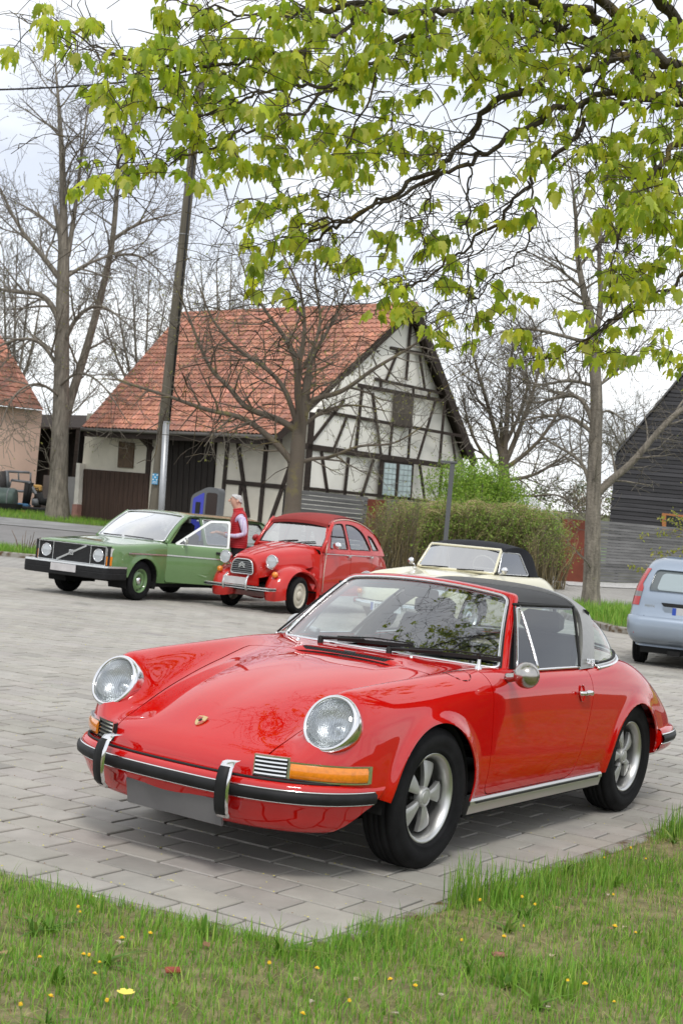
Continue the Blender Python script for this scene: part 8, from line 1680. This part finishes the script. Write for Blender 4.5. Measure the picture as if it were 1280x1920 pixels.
E_ = [(i, i + 1) for i in range(8)]
for s in (1, -1):
    b = len(N_); N_ += [((.015, s * .165, 1.42), (.068, .075)), ((-.015, s * .235, 1.30), (.055, .058)), ((-.045, s * .255, 1.155), (.045, .048)), ((.10, s * .235, 1.105), (.040, .042)), ((.235, s * .165, 1.125), (.027, .030)), ((.285, s * .135, 1.14), (.034, .018)), ((.325, s * .115, 1.145), (.030, .015))]
    E_ += [(3, b)] + [(b + i, b + i + 1) for i in range(6)]
    for k, (dy, L) in enumerate(((-.026, .062), (-.009, .072), (.009, .068), (.026, .052))):
        c = len(N_); N_ += [((.355, s * .112 + s * dy * .9, 1.145), (.0095, .009)), ((.355 + L * .5, s * .105 + s * dy, 1.138), (.0085, .008)), ((.355 + L * .85, s * .098 + s * dy, 1.118), (.0075, .007))]; E_ += [(b + 6, c), (c, c + 1), (c + 1, c + 2)]
    c = len(N_); N_ += [((.300, s * .095, 1.158), (.011, .010)), ((.338, s * .078, 1.162), (.0095, .009))]; E_ += [(b + 5, c), (c, c + 1)]
    d = len(N_); N_ += [((0, s * .085, .88), (.105, .100)), ((.015, s * .100, .70), (.085, .082)), ((.025, s * .105, .50), (.062, .062)), ((.0, s * .108, .30), (.058, .060)), ((-.015, s * .110, .10), (.042, .045)), ((.06, s * .115, .045), (.042, .035)), ((.15, s * .125, .035), (.040, .028))]
    E_ += [(0, d)] + [(d + i, d + i + 1) for i in range(6)]
Vp, Fp = skin_mesh(N_, E_, 0)
PM_skin = mat('skin', (.62, .36, .27), .55); PM_shirt = mat('lavender_shirt', (.46, .38, .58), .8, noise=dict(scale=60, col2=(.62, .58, .70), lo=.45, hi=.55, stretch=(1, 1, .02))); PM_trs = mat('black_trousers', (.012, .012, .014), .85); PM_shoe = mat('dark_shoe', (.02, .016, .014), .5)
def region(c):
    x, y, z = c
    if z > 1.525 or (x > .225 and z > 1.0 and z < 1.3): return 0
    if z < .075: return 3
    if z < .97 and abs(y) < .24 and not (x > .06 and z > .95): return 2
    return 1
cen = np.array([Vp[list(f)].mean(0) for f in Fp]); mi = [region(c) for c in cen]
pw = at(449, 1000, 24.15)
man = thing('person', 'grey-haired person in red vest and lavender shirt standing by the open car door', 'person', (pw.x, pw.y, 0), rad(192)); man.scale = (1.16, 1.10, 1.03)
mesh_obj('body', Vp, Fp, [PM_skin, PM_shirt, PM_trs, PM_shoe], man, True, matidx=mi)
Nn = vnormals(Vp, Fp); Vv = Vp + Nn * .016; f_ = lambda q: np.minimum.reduce([q[:, 2] - .925, 1.535 - q[:, 2], .178 + .03 * (q[:, 2] < 1.2) - np.abs(q[:, 1]), .20 - np.abs(q[:, 0])]); Vv, Fv, _ = clip(Vv, Fp, f_); Vv, Fv = flange(Vv, Fv, .016)
m_ = mat('red_quilted_vest', (.42, .014, .020), .55, noise=(8, .15)); n = m_.node_tree.nodes; l = m_.node_tree.links; wv = n.new('ShaderNodeTexWave'); wv.bands_direction = 'Z'; wv.inputs['Scale'].default_value = 9; bpn = n.new('ShaderNodeBump'); bpn.inputs['Strength'].default_value = .35; bpn.inputs['Distance'].default_value = .012; tc_ = n.new('ShaderNodeTexCoord'); l.new(tc_.outputs['Object'], wv.inputs['Vector']); l.new(wv.outputs['Fac'], bpn.inputs['Height']); l.new(bpn.outputs[0], n['Principled BSDF'].inputs['Normal'])
mesh_obj('vest', Vv, Fv, m_, man, True)
q = MB(); q.lathe([(.075, -.02), (.078, .03), (.070, .045), (.062, .03), (.064, -.02)], 20, Matrix.Translation((.045, 0, 1.525)) @ Matrix.Rotation(rad(14), 4, 'Y')); q.obj('vest_collar', m_, man, True)
hm = Vp + Nn * .012; hsel = lambda q: np.minimum(q[:, 2] - (1.688 + .72 * (q[:, 0] - .065)), 2 - q[:, 2]); r_ = np.random.default_rng(2); hm = hm + Nn * r_.uniform(0, .012, (len(hm), 1)); Vh2, Fh2, _ = clip(hm, Fp, hsel); Vh2, Fh2 = flange(Vh2, Fh2, .012); mesh_obj('hair', Vh2, Fh2, mat('grey_white_hair', (.46, .45, .44), .8, noise=(30, .3)), man, True)
q = MB(); q.tube([(.172, 0, 1.705), (.198, 0, 1.672), (.178, 0, 1.660)], [.010, .015, .010], 8); q.obj('nose', PM_skin, man, True)
for s in (1, -1):
    q = MB(); q.lathe([(0, -.006), (.020, -.004), (.026, .004), (.016, .008), (0, .004)], 14, frame_to((.080, s * .078, 1.682), (0, s, .1)) @ Matrix.Diagonal((.7, 1.15, 1, 1))); q.obj('ear', PM_skin, man, True)
    q = MB(); q.lathe([(0, -.004), (.011, 0), (0, .008)], 10, frame_to((.168, s * .032, 1.712), (1, s * .25, 0))); q.obj('eye', mat('eye_dark', (.06, .045, .04), .3) if s > 0 else bpy.data.materials['eye_dark'], man, True)
q = MB(); q.box((.172, 0, 1.632), (.010, .045, .007), bevel=.002); q.obj('mouth', mat('lip', (.42, .18, .15), .5), man)
q = MB(); q.box((.40, 0, 1.165), (.15, .10, .004)); q.xf(man.matrix_basis if False else Matrix.Identity(4)); pap = q.obj('paper', M_white); tag(pap, 'small white paper held in the hands of the person', 'paper'); bpy.context.view_layer.update(); pap.matrix_world = man.matrix_world @ Matrix.Rotation(rad(-14), 4, 'Y') @ Matrix.Translation((-.22, .0, .06))
